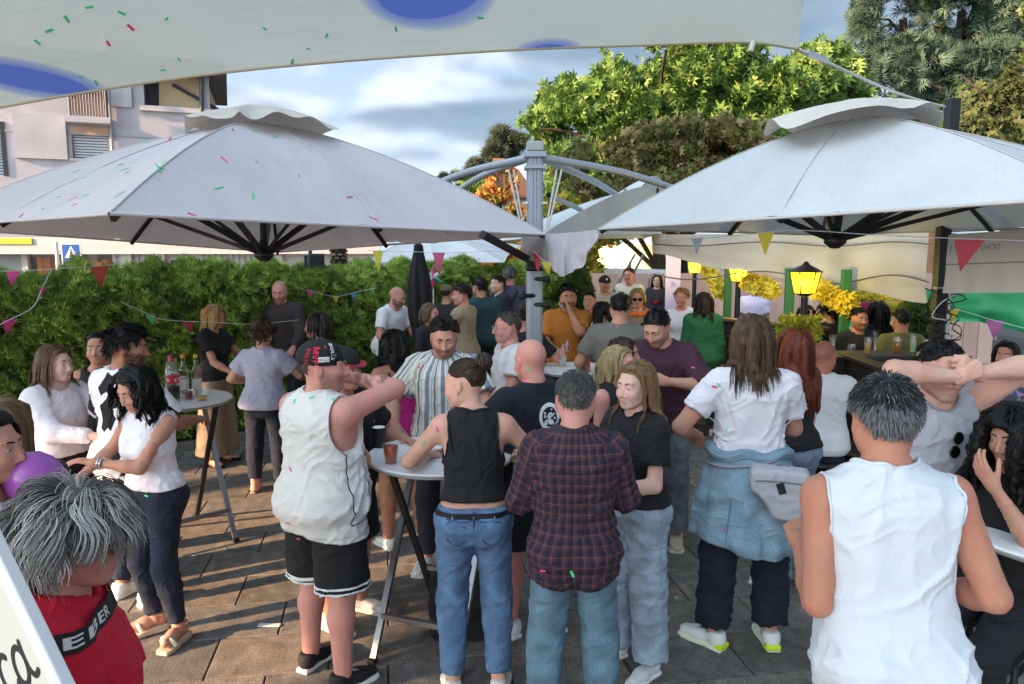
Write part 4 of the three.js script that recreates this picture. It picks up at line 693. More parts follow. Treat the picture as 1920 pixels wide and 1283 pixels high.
// folds of cloth
const fold = (x, y, z, s, f = 1) => {
  const w = noise(x * 2.2 + s, y * 2.2, z * 2.2 - s) * 0.35, n = noise((x + w * 0.3) * 4.2 * f + s, (y + 0.45 * x + w * 0.4) * 8.5 * f + s * 0.7, z * 4.2 * f), m = noise(x * 8 * f - s, (y - 0.7 * x) * 7 * f, z * 8 * f + 3), r = 1 - Math.abs(n), r2 = 1 - Math.abs(m);
  return r * r * r * r * 0.95 + r2 * r2 * r2 * r2 * 0.45 + w * 0.7 - 0.35;
};
const planeClip = (p, n) => (x, y, z) => (x - p.x) * n.x + (y - p.y) * n.y + (z - p.z) * n.z;   // positive on the side n points to
function topField(J, t) {                 // t: fit, hem (over the hips), loose, sleeve (0 none .. 1 elbow .. 2 wrist), neck [y, radius], hole (armhole radius)
  const k = J.k, fit = t.fit ?? 0.014, hem = (t.hem ?? -0.06) * k, loose = t.loose ?? 0.012, seed = t.seed ?? 1, amp = t.fold ?? 0.009;
  const body = torsoField(J, (ly) => fit + loose * sstep(0.36 * k, 0.0, ly) + (t.bag ?? 0) * Math.exp(-(((ly - 0.02) / 0.09) ** 2))), pr = [], sl = t.sleeve ?? 0.5, a = armR(J), sf = t.sfit ?? fit + 0.006;
  const clips = [];
  for (let i = 0; i < 2; i++) {
    const s = i ? -1 : 1;
    if (J.f) pr.push([cone(J.P(s * 0.066, 0.315, 0.062), J.P(s * 0.064, 0.298, 0.080), 0.062 * k + fit * 0.7, 0.052 * k + fit * 0.8), 0.06]);
    pr.push([cone(J.P(s * 0.05, 0.495, -0.012), J.sh[i], 0.046 * k + fit * 0.6, a[0] * 0.92 + fit * 0.7), 0.05]);
    if ((t.hem ?? -0.06) < 0.03) pr.push([cone(J.P(s * 0.075, -0.015, -0.055), J.P(s * 0.075, -0.09, -0.05), 0.088 * k * J.w + fit, 0.082 * k * J.w + fit), 0.06]);
    if (sl > 0) {
      const u1 = Math.min(sl, 1), e = J.sh[i].clone().lerp(J.el[i], u1), r = lerp(a[0], a[1], u1) + sf + (t.flare ?? 0.008) * (sl < 1 ? 1 : 0.4);
      let g = cone(J.sh[i], e.clone().lerp(J.el[i], sl < 1 ? 0.25 : 0), a[0] + sf * 0.8, r);
      if (sl < 1) { const c = planeClip(e, J.el[i].clone().sub(J.sh[i]).normalize()), g0 = g; g = (x, y, z) => smax(g0(x, y, z), c(x, y, z), 0.004); }
      pr.push([g, 0.03]);
      if (sl > 1) { const w = J.el[i].clone().lerp(J.wr[i], sl - 1), c = planeClip(w, J.wr[i].clone().sub(J.el[i]).normalize()), g0 = cone(J.el[i], w.clone().lerp(J.wr[i], 0.1), a[1] + sf, lerp(a[1], a[3], sl - 1) + sf * (t.cuff ?? 0.9)); pr.push([(x, y, z) => smax(g0(x, y, z), c(x, y, z), 0.004), 0.025]); }
    } else if (t.hole) {
      const c = J.P(s * (J.f ? 0.195 : 0.228), 0.415, 0), r = t.hole * k; clips.push((x, y, z) => r - Math.sqrt((x - c.x) ** 2 + ((y - c.y) * 0.72) ** 2 + (z - c.z) ** 2));
    }
  }
  const nk = t.neck ?? [0.545, 0.078], nc = J.P(0, nk[0], nk[2] ?? 0.012), nr = nk[1] * k, up = J.dir([0, 1, 0]);
  const hp = planeClip(J.P(0, hem / k, 0), up.clone().negate()), te = J.torsoInv.elements;
  const hemWave = t.hemWave ?? 0, under = J.bottomF && !t.tuck ? J.bottomF : null;
  return (x, y, z) => {
    let d = body(x, y, z);
    for (const [p, kk] of pr) d = smin(d, p(x, y, z), kk);
    if (under) { const b = under(x, y, z) - 0.007; if (b < d + 0.05) d = smin(d, b, 0.03); }
    if (Math.abs(d) < 0.05) d -= amp * fold(x, y, z, seed, t.ff ?? 1);
    let h = hp(x, y, z); if (hemWave) { const lz = te[2] * x + te[6] * y + te[10] * z + te[14], lx = te[0] * x + te[4] * y + te[8] * z + te[12]; h += hemWave * (Math.cos(2 * Math.atan2(lx, lz)) - 0.2); }
    d = smax(d, h, 0.006);
    d = smax(d, nr - Math.sqrt((x - nc.x) ** 2 + (y - nc.y) ** 2 + (z - nc.z) ** 2), 0.010);
    for (const c of clips) d = smax(d, c(x, y, z), 0.010);
    return d;
  };
}
function legField(J, t) {                 // t: rise (over the hips), fit, len (0..1 thigh, 1..2 shin), flare
  const k = J.k, fit = t.fit ?? 0.010, flare = t.flare ?? 0.01, len = t.len ?? 1.93, l = legR(J), body = torsoField(J, () => fit), pr = [], seed = t.seed ?? 5, amp = t.fold ?? 0.008;
  for (let i = 0; i < 2; i++) {
    const s = i ? -1 : 1;
    pr.push([cone(J.P(s * 0.075, -0.02, -0.048), J.P(s * 0.075, -0.06, -0.042), 0.084 * k * J.w + fit, 0.081 * k * J.w + fit), 0.05]);
    const kn = J.knee[i], u = Math.min(len, 1), e = J.hip[i].clone().lerp(kn, u);
    let g = cone(J.hip[i], len < 1 ? e.clone().lerp(kn, 0.2) : e, l[0] + fit * 1.3, lerp(l[0], l[1], u) + fit + flare * u * (len < 1 ? 1 : 0.45) * (t.kneeOut ?? 1));
    if (len < 1) { const c = planeClip(e, kn.clone().sub(J.hip[i]).normalize()), g0 = g; g = (x, y, z) => smax(g0(x, y, z), c(x, y, z), 0.004); }
    pr.push([g, 0.028]);
    if (len > 1) {
      const v = len - 1, w = kn.clone().lerp(J.ankle[i], v), c = planeClip(w, J.ankle[i].clone().sub(kn).normalize()), g0 = cone(kn, w, l[1] + fit + flare * 0.45, lerp(l[1], l[2], v) + fit + flare);
      pr.push([(x, y, z) => smax(g0(x, y, z), c(x, y, z), 0.005), 0.03]);
      const m = kn.clone().lerp(J.ankle[i], 0.32), bk = J.dir([0, 0, -1]); m.addScaledVector(V(bk.x, 0, bk.z), 0.014 * k);
      if (v > 0.5) pr.push([cone(kn, m, l[1] * 0.95 + fit, l[1] * 0.98 + fit), 0.03]);
    }
  }
  const rp = planeClip(J.P(0, t.rise ?? 0.06, 0), J.dir([0, 1, 0]));
  return (x, y, z) => {
    let d = body(x, y, z);
    for (const [p, kk] of pr) d = smin(d, p(x, y, z), kk);
    if (Math.abs(d) < 0.05) { const f = noise(x * 5 + seed, (y + 0.5 * x) * 13, z * 5), g = noise(x * 8, y * 4 + seed, z * 8), h2 = noise(x * 9 + seed, (y - x) * 17, z * 9); d -= amp * ((1 - Math.abs(f)) ** 4 * 0.8 + (1 - Math.abs(h2)) ** 5 * 0.4 + g * 0.35 - 0.35); }
    return smax(d, rp(x, y, z), 0.006);
  };
}
function skirtField(J, t) {               // one tube of cloth from the waist down
  const k = J.k, top = J.P(0, t.rise ?? 0.12, 0), yb = t.to, m = J.hip[0].clone().lerp(J.hip[1], 0.5), km = J.knee[0].clone().lerp(J.knee[1], 0.5), r0 = (t.r0 ?? 0.15) * k, r1 = (t.r1 ?? 0.24) * k, seed = t.seed ?? 3;
  return (x, y, z) => {
    const u = clamp((top.y - y) / (top.y - yb), 0, 1), cx = lerp(top.x, km.x, u), cz = lerp(top.z, km.z, u), an = Math.atan2(x - cx, z - cz), r = lerp(r0, r1, Math.pow(u, 0.75)) + (t.hips ?? 0.03) * Math.sin(Math.min(1, u * 2.2) * Math.PI * 0.5) + (t.pleat ?? 0.012) * u * Math.sin(an * 9 + 2 * noise(an, u * 2, seed));
    let d = Math.hypot(x - cx, (z - cz) * 1.18) - r; d = smax(d, y - top.y, 0.006); d = smax(d, yb + (t.wave ?? 0.02) * Math.sin(an * 2 + seed) - y, 0.006);
    return d - 0.004 * fold(x, y, z, seed);
  };
}
// uv in metres round each limb, so that woven and printed patterns run with the garment; one region per triangle
function wrapUV(g, J, seamFront) {
  const q = g.toNonIndexed(), p = q.attributes.position, n = p.count, uv = new Float32Array(n * 2), T = torsoField(J), segs = [], a = armR(J), l = legR(J);
  for (let i = 0; i < 2; i++) { segs.push([J.sh[i], J.el[i], a[0], 0], [J.el[i], J.wr[i], a[1], 0.288 * J.k], [J.hip[i], J.knee[i], l[0], 0], [J.knee[i], J.ankle[i], l[1], 0.43 * J.k]); }
  const fr = segs.map(([A, B, r, o]) => { const y = B.clone().sub(A).normalize(), x = V(0, 0, 1).cross(y); if (x.length() < 0.1) x.set(1, 0, 0); x.normalize(); return { A, y, x, z: x.clone().cross(y), f: cone(A, B, r, r), r, o }; });
  const c = V(), v = V(), zs = seamFront ? -1 : 1;
  for (let t = 0; t < n; t += 3) {
    c.set(0, 0, 0); for (let j = 0; j < 3; j++) c.add(v.fromBufferAttribute(p, t + j)); c.multiplyScalar(1 / 3);
    let best = T(c.x, c.y, c.z) - 0.012, reg = null; for (const s of fr) { const d = s.f(c.x, c.y, c.z); if (d < best) { best = d; reg = s; } }
    let u0 = 0;
    for (let j = 0; j < 3; j++) {
      v.fromBufferAttribute(p, t + j); let u, w, R;
      if (!reg) { v.applyMatrix4(J.torsoInv); R = 0.165; u = Math.atan2(v.x * zs, v.z * zs); w = v.y; }
      else { v.sub(reg.A); R = reg.r; u = Math.atan2(v.dot(reg.x), v.dot(reg.z)); w = -v.dot(reg.y) - reg.o; }
      if (j) { while (u - u0 > Math.PI) u -= 2 * Math.PI; while (u - u0 < -Math.PI) u += 2 * Math.PI; } else u0 = u;
      uv[(t + j) * 2] = u * R; uv[(t + j) * 2 + 1] = w;
    }
  }
  q.setAttribute('uv', new THREE.BufferAttribute(uv, 2));
  return q;
}
// a print or seam that lies on a garment: a sheet pressed on the field from outside
function onCloth(field, origin, into, up, w, h, nu, nv, off = 0.0035, bend) {
  const d = into.clone().normalize(), y = up.clone().addScaledVector(d, -up.dot(d)).normalize(), x = d.clone().cross(y), pos = [], uv = [], idx = [];
  for (let j = 0; j <= nv; j++) for (let i = 0; i <= nu; i++) {
    const s = i / nu, t = j / nv, b = bend ? bend(s, t) : [0, 0]; const p = origin.clone().addScaledVector(x, (s - 0.5) * w + b[0]).addScaledVector(y, (t - 0.5) * h + b[1]);
    for (let n = 0; n < 48; n++) { const q = field(p.x, p.y, p.z) - off; if (q < 0.0006) break; p.addScaledVector(d, Math.min(q * 0.8, 0.05)); }
    pos.push(p.x, p.y, p.z); uv.push(s, t);
  }
  for (let j = 0; j < nv; j++) for (let i = 0; i < nu; i++) { const q = j * (nu + 1) + i; idx.push(q, q + 1, q + nu + 2, q, q + nu + 2, q + nu + 1); }
  return geoFrom(pos, idx, null, uv);
}
// --- hair
const SK = { c: V(0, 0.032, -0.014), r: V(0.0755, 0.087, 0.096) };
function hairline(h) {                    // lowest direction height that still grows hair, by the angle from the face
  const fr = h.front ?? 0.50, tp = h.temple ?? 0.12, sd = h.sideLow ?? -0.02, bk = h.nape ?? -0.62;
  return (nx, nz) => { const a = Math.abs(Math.atan2(nx, nz)); return a < 0.55 ? fr : a < 1.15 ? lerp(fr, tp, (a - 0.55) / 0.6) : a < 1.5 ? lerp(tp, sd, (a - 1.15) / 0.35) : a < 1.85 ? sd : lerp(sd, bk, sstep(1.85, 2.35, a)); };
}
const streak = noiseTex(128, 1, (u, v) => { const s = 0.5 + 0.5 * tile(u, v * 0.06, 46, 3) + 0.25 * tile(u, v * 0.1, 90, 8); return clamp(0.7 + 0.3 * s, 0, 1); });
streak.repeat.set(1, 1);
const hairMat = new THREE.MeshPhysicalMaterial({ vertexColors: true, roughness: 0.52, map: streak, side: THREE.DoubleSide, specularIntensity: 0.45, sheen: 0.25, sheenRoughness: 0.5 });
function hairMesh(J, h, q, collide) {
  const R = rng(h.seed ?? 7), hl = hairline(h), col = lin(h.col), col2 = h.col2 ? lin(h.col2) : col.map((c) => c * 1.35 + 0.006), thick = h.thick ?? 0.012, cap = h.cap ?? thick * 0.7;
  const P = [], C = [], U = [], I = [];
  const push = (v, c, u, w) => { P.push(v.x, v.y, v.z); C.push(...c); U.push(u, w); };
  const cen = SK.c, rad = SK.r.clone().multiplyScalar(J.f ? 0.985 : 1);
  // scalp: a cap of hair that ends at the hairline
  const capF = (x, y, z) => { const e = ell(cen.x, cen.y, cen.z, rad.x + cap, rad.y + cap, rad.z + cap)(x, y, z); const n = V((x - cen.x) / rad.x, (y - cen.y) / rad.y, (z - cen.z) / rad.z).normalize(); return smax(e + 0.0035 * noise(x * 55, y * 55, z * 55), (hl(n.x, n.z) - n.y) * 0.085, 0.012); };
  const cm = net(capF, [-0.12, -0.12, -0.14], [0.12, 0.16, 0.13], Math.max(0.007, 0.0075 * q));
  const v = V(), tmp = V();
  for (let k = 0; k < cm.pos.length; k += 3) { v.set(cm.pos[k], cm.pos[k + 1], cm.pos[k + 2]); const s = 0.72 + 0.25 * noise(v.x * 70, v.y * 18, v.z * 70); const m = col.map((c, i) => lerp(c, col2[i], 0.15) * s); push(v.applyMatrix4(J.head), m, v.x * 9, v.y * 3); }
  for (const i of cm.idx) I.push(i);
  const down = V(0, -1, 0).transformDirection(J.headInv), n = Math.round((h.n ?? 700) / Math.pow(Math.max(q, 0.8), 1.9)), seg = Math.max(2, Math.round((h.seg ?? 7) / Math.pow(Math.max(1, q), 0.6))), len = h.len ?? 0.05, hs = 1 / J.hs;
  const push2 = (p, lift) => { const e = tmp.set((p.x - cen.x) / (rad.x + lift), (p.y - cen.y) / (rad.y + lift), (p.z - cen.z) / (rad.z + lift)), l = e.length(); if (l < 1) { e.divideScalar(l || 1); p.set(cen.x + e.x * (rad.x + lift), cen.y + e.y * (rad.y + lift), cen.z + e.z * (rad.z + lift)); return true; } return false; };
  const crown = V(...(h.crown ?? [0.15, 0.85, -0.5])).normalize(), cw = V(), g3 = V();
  let made = 0, tries = 0; const guides = [], wantG = len > 0.1 && !h.noCore ? (h.guides ?? 34) : 0;
  const R0 = R, per = h.clump ?? 7; let left = 0, root = V(), cseed = 0, shade = 1, tintMix = 0;
  while (made < n && tries++ < n * 30) {
    let nn;
    if (left <= 0) {
      nn = V(R0() * 2 - 1, R0() * 2 - 1, R0() * 2 - 1); if (nn.length() > 1 || nn.length() < 0.1) continue; nn.normalize();
      if (nn.y < hl(nn.x, nn.z) + 0.01) continue;
      root.copy(nn); cseed = (R0() * 1e9) | 0; left = guides.length < wantG ? 1 : per; shade = 0.72 + 0.5 * R0(); tintMix = R0() < (h.mix ?? 0.4) ? R0() : R0() * 0.25; if (h.greyLow && nn.y < 0.15) tintMix = Math.max(tintMix, 0.55 + 0.4 * R0());
    } else { nn = root.clone().add(V(R0() - 0.5, R0() - 0.5, R0() - 0.5).multiplyScalar(h.clumpW ?? 0.16)).normalize(); if (nn.y < hl(nn.x, nn.z) + 0.005) { left--; continue; } }
    left--; made++;
    const R = rng(cseed);
    const lift = thick * (0.25 + 0.75 * R()) + 0.003 * R0(), p = V(cen.x + nn.x * (rad.x + cap * 0.6), cen.y + nn.y * (rad.y + cap * 0.6), cen.z + nn.z * (rad.z + cap * 0.6));
    let d;
    if (h.flow === 'part') { const sx = nn.x > (h.partX ?? 0) ? 1 : -1; d = V(sx * 0.9, -0.1, h.partBack ?? -0.35); }
    else if (h.flow === 'back') d = V(nn.x * 0.25, 0.1, -1);
    else if (h.flow === 'side') d = V(h.sideDir ?? 1, 0.05, -0.25);
    else if (h.flow === 'knot') d = V(...h.knot).sub(p);
    else d = nn.clone().multiplyScalar(nn.dot(crown)).sub(crown);
    d.addScaledVector(nn, -d.dot(nn)).normalize().addScaledVector(nn, h.rise ?? 0.12).normalize();
    let L = len * (1 - (h.vary ?? 0.35) * R()) * (0.92 + 0.16 * R0()); if (h.layer) L *= lerp(1, h.layer, clamp((nn.y + 0.2) / 1.2, 0, 1));
    const st = L / seg, pts = [p.clone()], ph = R() * 6.28, wv = (h.wave ?? 0) * (0.6 + 0.8 * R()), fq = (h.freq ?? 60) * (0.8 + 0.4 * R()), jit = h.jit ?? 0.12, gv = h.grav ?? 0.2;
    for (let s = 1; s <= seg; s++) {
      d.lerp(down, gv * (h.flow === 'knot' ? 0.02 : 1)).add(v.set(R() - 0.5, R() - 0.5, R() - 0.5).multiplyScalar(jit)).normalize();
      if (h.flow === 'knot') { d.lerp(v.set(...h.knot).sub(p).normalize(), 0.5).normalize(); if (p.distanceTo(v.set(...h.knot)) < 0.02) break; }
      const o = p.clone(); p.addScaledVector(d, st);
      if (h.clearFace !== false && p.z > 0.045 && p.y < 0.075 && p.y > -0.14 && Math.abs(p.x) < 0.066) { p.x = (nn.x >= 0 ? 1 : -1) * (0.066 + 0.006 * R0()); if (p.z > 0.07) p.z -= 0.012; }
      if (push2(p, lift)) { d.copy(p).sub(o).normalize(); }
      if (collide && p.y < -0.07) {
        cw.copy(p).applyMatrix4(J.head);
        for (let it = 0; it < 3; it++) { const c0 = collide(cw.x, cw.y, cw.z) - 0.006 - lift * 0.5; if (c0 > 0) break; const e = 0.004; g3.set(collide(cw.x + e, cw.y, cw.z) - collide(cw.x - e, cw.y, cw.z), collide(cw.x, cw.y + e, cw.z) - collide(cw.x, cw.y - e, cw.z), collide(cw.x, cw.y, cw.z + e) - collide(cw.x, cw.y, cw.z - e)).normalize(); cw.addScaledVector(g3, Math.min(-c0, 0.03)); }
        p.copy(cw).applyMatrix4(J.headInv);
      }
      const w = p.clone(); if (wv) { const sd = v.crossVectors(d, tmp.copy(p).sub(cen).normalize()).normalize(), t = s / seg; w.addScaledVector(sd, Math.sin(t * L * fq + ph) * wv * Math.min(1, t * 2.5)).addScaledVector(tmp, Math.cos(t * L * fq + ph) * wv * 0.6 * Math.min(1, t * 2.5)); }
      pts.push(w);
    }
    if (pts.length < 3) continue;
    if (guides.length < wantG) { guides.push(pts); continue; }
    const sh = shade * (0.86 + 0.28 * R0()), mixc = clamp(tintMix + (R0() - 0.5) * 0.2, 0, 1), cc = col.map((c, i) => lerp(c, col2[i], mixc) * sh), r0 = (h.r ?? 0.003) * (0.7 + 0.6 * R0()) * Math.pow(q, 0.9);
    const first = P.length / 3, m = pts.length;
    for (let s = 0; s < m; s++) {
      const a = pts[Math.max(0, s - 1)], b = pts[Math.min(m - 1, s + 1)], t = v.copy(b).sub(a).normalize(), nrmv = tmp.copy(pts[s]).sub(cen).normalize(), x = V().crossVectors(t, nrmv).normalize(), y = V().crossVectors(x, t).normalize(), u = s / (m - 1), rr = r0 * (u < 0.15 ? 0.6 + u * 2.7 : 1) * (h.blunt ? 1 - 0.35 * u : 1 - 0.85 * u * u * u) + 0.0004;
      for (let e = 0; e < 3; e++) { const an = e * Math.PI * 2 / 3 + 0.5, q2 = pts[s].clone().addScaledVector(x, Math.cos(an) * rr * 1.25).addScaledVector(y, Math.sin(an) * rr * 0.75).applyMatrix4(J.head); push(q2, cc, made * 0.37 + e * 0.08, u * L * 4); }
    }
    for (let s = 0; s < m - 1; s++) for (let e = 0; e < 3; e++) { const a = first + s * 3 + e, b = first + s * 3 + (e + 1) % 3; I.push(a, b, b + 3, a, b + 3, a + 3); }
  }
  if (guides.length) {                    // the body of long hair, wrapped round some of the same strands
    const cr = h.core ?? 0.017, cs = [], box3 = new THREE.Box3();
    for (const g of guides) for (let s = 0; s < g.length - 1; s++) { const a = g[s], b = g[s + 1], e = (t) => cr * (1 - 0.55 * t * t), f = cone(a, b, e(s / g.length), e((s + 1) / g.length)); cs.push([f, (a.x + b.x) / 2, (a.y + b.y) / 2, (a.z + b.z) / 2, a.distanceTo(b) / 2 + cr]); box3.expandByPoint(a); box3.expandByPoint(b); }
    const field = (x, y, z) => { let d = 1; for (const [f, cx, cy, cz, r] of cs) { const far = Math.sqrt((x - cx) ** 2 + (y - cy) ** 2 + (z - cz) ** 2) - r; if (far > d + 0.02) continue; d = smin(d, f(x, y, z), 0.014); } return d < 0.03 ? d + 0.004 * noise(x * 75, y * 9, z * 75) : d; };
    const cm2 = net(field, [box3.min.x - 0.04, box3.min.y - 0.04, box3.min.z - 0.04], [box3.max.x + 0.04, box3.max.y + 0.04, box3.max.z + 0.04], 0.0115 * q), off = P.length / 3;
    for (let k = 0; k < cm2.pos.length; k += 3) { v.set(cm2.pos[k], cm2.pos[k + 1], cm2.pos[k + 2]); const s = 0.8 + 0.22 * noise(v.x * 90, v.y * 6, v.z * 90), mx = clamp(0.25 + 0.35 * noise(v.x * 60 + 3, v.y * 5, v.z * 60), 0, 1); push(v.applyMatrix4(J.head), col.map((c, i) => lerp(c, col2[i], mx) * s), v.x * 6, v.y * 2); }
    for (const i of cm2.idx) I.push(i + off);
  }
  const g = geoFrom(P, I, C, U);
  return g;
}
const crease = noiseTex(256, 1.15, (u, v) => { const w = 0.10 * tile(u, v, 5, 2), a = 1 - Math.abs(tile(u + w, v, 7, 4)) * 1.6, b = 1 - Math.abs(tile(u, v + w, 15, 9)) * 1.5, c = tile(u, v, 60, 3); return clamp(0.25 + 0.42 * a * a * a + 0.10 * b * b + 0.02 * c, 0, 1); }, false);
const skinMat = new THREE.MeshPhysicalMaterial({ vertexColors: true, roughness: 0.55, specularIntensity: 0.4, sheen: 0.15, sheenColor: new THREE.Color(0.9, 0.5, 0.4), side: THREE.DoubleSide });
const eyeWhite = mat('#b9aea6', 0.3), eyeDark = mat('#1c130e', 0.15);
const eyeGeo = new THREE.SphereGeometry(0.0128, 14, 10), irisGeo = new THREE.SphereGeometry(0.0064, 12, 8);
// --- shoes (own axes: heel at the origin's back, toe to +z, sole at y = 0; ankle above the origin)
const shoeCache = {};
function shoeMesh(kind, part, cell) {
  const key = kind + part + cell; if (shoeCache[key]) return shoeCache[key];
  const hi = kind === 'wedge' ? 0.035 : 0, sole = (x, y, z) => { const w = 0.040 + 0.012 * sstep(0.02, 0.12, z) - 0.02 * sstep(0.15, 0.21, z) - 0.006 * sstep(-0.03, -0.07, z), zz = Math.max(z - 0.185, -0.072 - z, 0), d = Math.hypot(Math.max(Math.abs(x - 0.004) - w + 0.01, 0), zz > 0 ? zz + 0.01 : 0.0) - 0.01, t = (kind === 'wedge' ? 0.05 - 0.02 * sstep(0, 0.14, z) : 0.026); return smax(Math.max(d, -y), y - t, 0.006); };
  const prims = [cone(V(0, 0.075, -0.03), V(0, 0.05, -0.035), 0.038, 0.037), cone(V(0, 0.06, -0.02), V(0.002, 0.045, 0.09), 0.040, 0.037), cone(V(0.002, 0.040, 0.08), V(0.006, 0.034, 0.155), 0.043, 0.034)];
  const up = (x, y, z) => { let d = 1; for (const p of prims) d = smin(d, p(x, y, z), 0.03); d = Math.max(d, 0.012 - y); return smax(d, y - (0.098 - 0.25 * Math.max(0, z + 0.01)), 0.008); };
  const foot = (x, y, z) => { y -= hi; let d = 1; for (const p of prims) d = smin(d, p(x / 0.86, y, z / 0.93), 0.03) * 0.9; return smax(Math.max(d, 0.004 - y), y - 0.13, 0.01); };
  const flat = (x, y, z) => smax(up(x, y, z), (y - 0.045) - (z < 0.0 ? 0.02 : 0) + (z > 0.0 && z < 0.09 ? 0.022 : 0), 0.006);
  return shoeCache[key] = net(part === 'sole' ? sole : part === 'foot' ? foot : kind === 'flat' ? flat : up, [-0.075, -0.02, -0.1], [0.075, 0.15 + hi, 0.24], cell);
}
const meshGeo = (m) => m.geo ??= geoFrom(m.pos, m.idx);

let personCount = 0; const seated = [];
function person(o) {
  const J = skeleton(o), q = o.q ?? 1, yaw = (o.yaw ?? 0) * D2R, seed = ++personCount * 3.7;
  // where: the head's top lies on the line through (px, py), the feet on the ground (or on 'base')
  const base = o.base ?? 0, tp = J.top.clone().add(V(0, (o.hair?.over ?? 0.012), 0)).applyAxisAngle(V(0, 1, 0), yaw);
  let w = o.px !== undefined ? atHeight(o.px, o.py, tp.y + base) : V(...o.pos);
  if (o.d) w = at(o.px, o.py, o.d);
  const g = thing('person', o.label, 'person', o.px !== undefined ? [w.x - tp.x, base, w.z - tp.z] : [w.x, base, w.z], yaw, o.group);
  J.world = g; if (o.seat) seated.push({ x: g.position.x, z: g.position.z, h: o.seat, turn: yaw });
  // body
  if (o.bottom) { J.bo = { seed: seed + 1, ...o.bottom }; J.bottomF = J.bo.skirt ? skirtField(J, J.bo) : legField(J, J.bo); }
  if (o.top) { J.to = { seed, ...o.top }; J.topF = topField(J, J.to); }
  const F0 = bodyField(J), cloth = (x, y, z) => Math.min(J.topF ? J.topF(x, y, z) : 1, J.bottomF ? J.bottomF(x, y, z) : 1);
  const F = (x, y, z) => { const d = F0(x, y, z); return d > 0.03 || d < -0.05 ? d : d + 0.02 * sstep(0.006, -0.016, cloth(x, y, z)); };
  const acc = new Acc(), skin = lin(o.skin ?? '#c98f73'), cell = (q > 1.7 ? 0.025 : 0.0205) * q, all = [...J.hip, ...J.knee, ...J.ankle, ...J.sh, ...J.el, ...J.wr, J.P(0, 0.3, 0), J.P(0, -0.1, 0), J.neck];
  const [lo, hi] = bounds(all, 0.16); hi[1] = Math.max(hi[1], J.neck.y + 0.12); const ink = o.ink;
  const tint = (x, y, z) => { const n = 1 + 0.06 * noise(x * 9 + seed, y * 9, z * 9) + 0.05 * noise(x * 55, y * 55, z * 55 + seed), r = 0.05 * noise(x * 5, y * 5 + seed, z * 5) + 0.02 * noise(x * 30 + seed, y * 30, z * 30); const c = [skin[0] * (n + r), skin[1] * (n - r), skin[2] * (n - r)]; return ink ? ink(x, y, z, c, J) : c; };
  acc.add(net(F, lo, hi, cell), null, tint);
  const hc = q < 1.2 ? (Math.abs(((o.yaw ?? 0) + 360) % 360 - 180) < 60 ? 0.0070 : 0.0056) : q < 1.8 ? 0.0085 : 0.0112, hm = headMesh(o.sex, o.face ?? {}, hc), beard = o.beard ?? 0, bc = lin(o.beardCol ?? o.hair?.col ?? '#3a2a20'), lips = o.lips ?? (o.sex === 'f' ? 0.55 : 0.28), buzz = o.buzz ?? 0;
  const hl = hairline(o.hair ?? {});
  acc.add(hm, J.head, (x, y, z) => {
    let c = tint(x, y, z); const ax = Math.abs(x);
    const lp = Math.exp(-((ax / 0.022) ** 4) - (((y + 0.0655) / 0.0085) ** 4)) * (z > 0.07 ? 1 : 0) * lips; c = [lerp(c[0], 0.42, lp), lerp(c[1], 0.11, lp), lerp(c[2], 0.10, lp)];
    const ck = Math.exp(-(((ax - 0.042) / 0.02) ** 2) - (((y + 0.03) / 0.02) ** 2)) * (z > 0.03 ? 0.35 : 0) + (ax > 0.072 ? 0.3 : 0) + Math.exp(-((x / 0.012) ** 2) - (((y + 0.033) / 0.012) ** 2)) * (z > 0.09 ? 0.3 : 0); c = [c[0] * (1 + ck * 0.05), c[1] * (1 - ck * 0.22), c[2] * (1 - ck * 0.22)];
    if (beard) { const bz = sstep(-0.022, -0.045, y + (ax > 0.035 ? -0.018 * sstep(0.035, 0.06, ax) : 0)) * sstep(-0.02, 0.01, z) * (1 - 0.9 * Math.exp(-((ax / 0.02) ** 4) - (((y + 0.066) / 0.007) ** 4))) * sstep(-0.14, -0.105, y) * clamp(beard * (0.8 + 0.35 * noise(x * 90, y * 90, z * 90)), 0, 1); c = c.map((v, i) => lerp(v, bc[i], bz)); }
    if (buzz) { const n = V((x - SK.c.x) / SK.r.x, (y - SK.c.y) / SK.r.y, (z - SK.c.z) / SK.r.z).normalize(), bz = sstep(-0.02, 0.1, n.y - hl(n.x, n.z)) * buzz * (0.75 + 0.35 * noise(x * 80, y * 80, z * 80)); c = c.map((v, i) => lerp(v, bc[i], clamp(bz, 0, 1))); }
    return c;
  });
  const dc = q < 1.2 ? 0.0048 : q < 1.8 ? 0.0072 : 0.0105;
  J.hand = [];
  [o.armL, o.armR].forEach((arm, i) => {
    const s = i ? -1 : 1, y = arm?.hd ? J.dir([arm.hd[0] * s, arm.hd[1], arm.hd[2]]) : J.wr[i].clone().sub(J.el[i]).normalize();
    let n = arm?.palm ? J.dir([arm.palm[0] * s, arm.palm[1], arm.palm[2]]) : Math.abs(y.y) > 0.6 ? J.dir([-s, 0, 0.15]) : V(-s * 0.25, -1, 0);
    n.addScaledVector(y, -n.dot(y)).normalize(); const x = y.clone().cross(n), sc = J.k * (J.f ? 0.9 : 1.0);
    const m = new THREE.Matrix4().makeBasis(x, y, n).setPosition(J.wr[i]).multiply(new THREE.Matrix4().makeScale(sc, sc, sc));
    J.hand.push(m);
    acc.add(handMesh(arm?.hand ?? 'relaxed', dc), m, tint, i === 0);
  });
  const body = mesh('body', acc.geo(), skinMat, g); J.body = body;
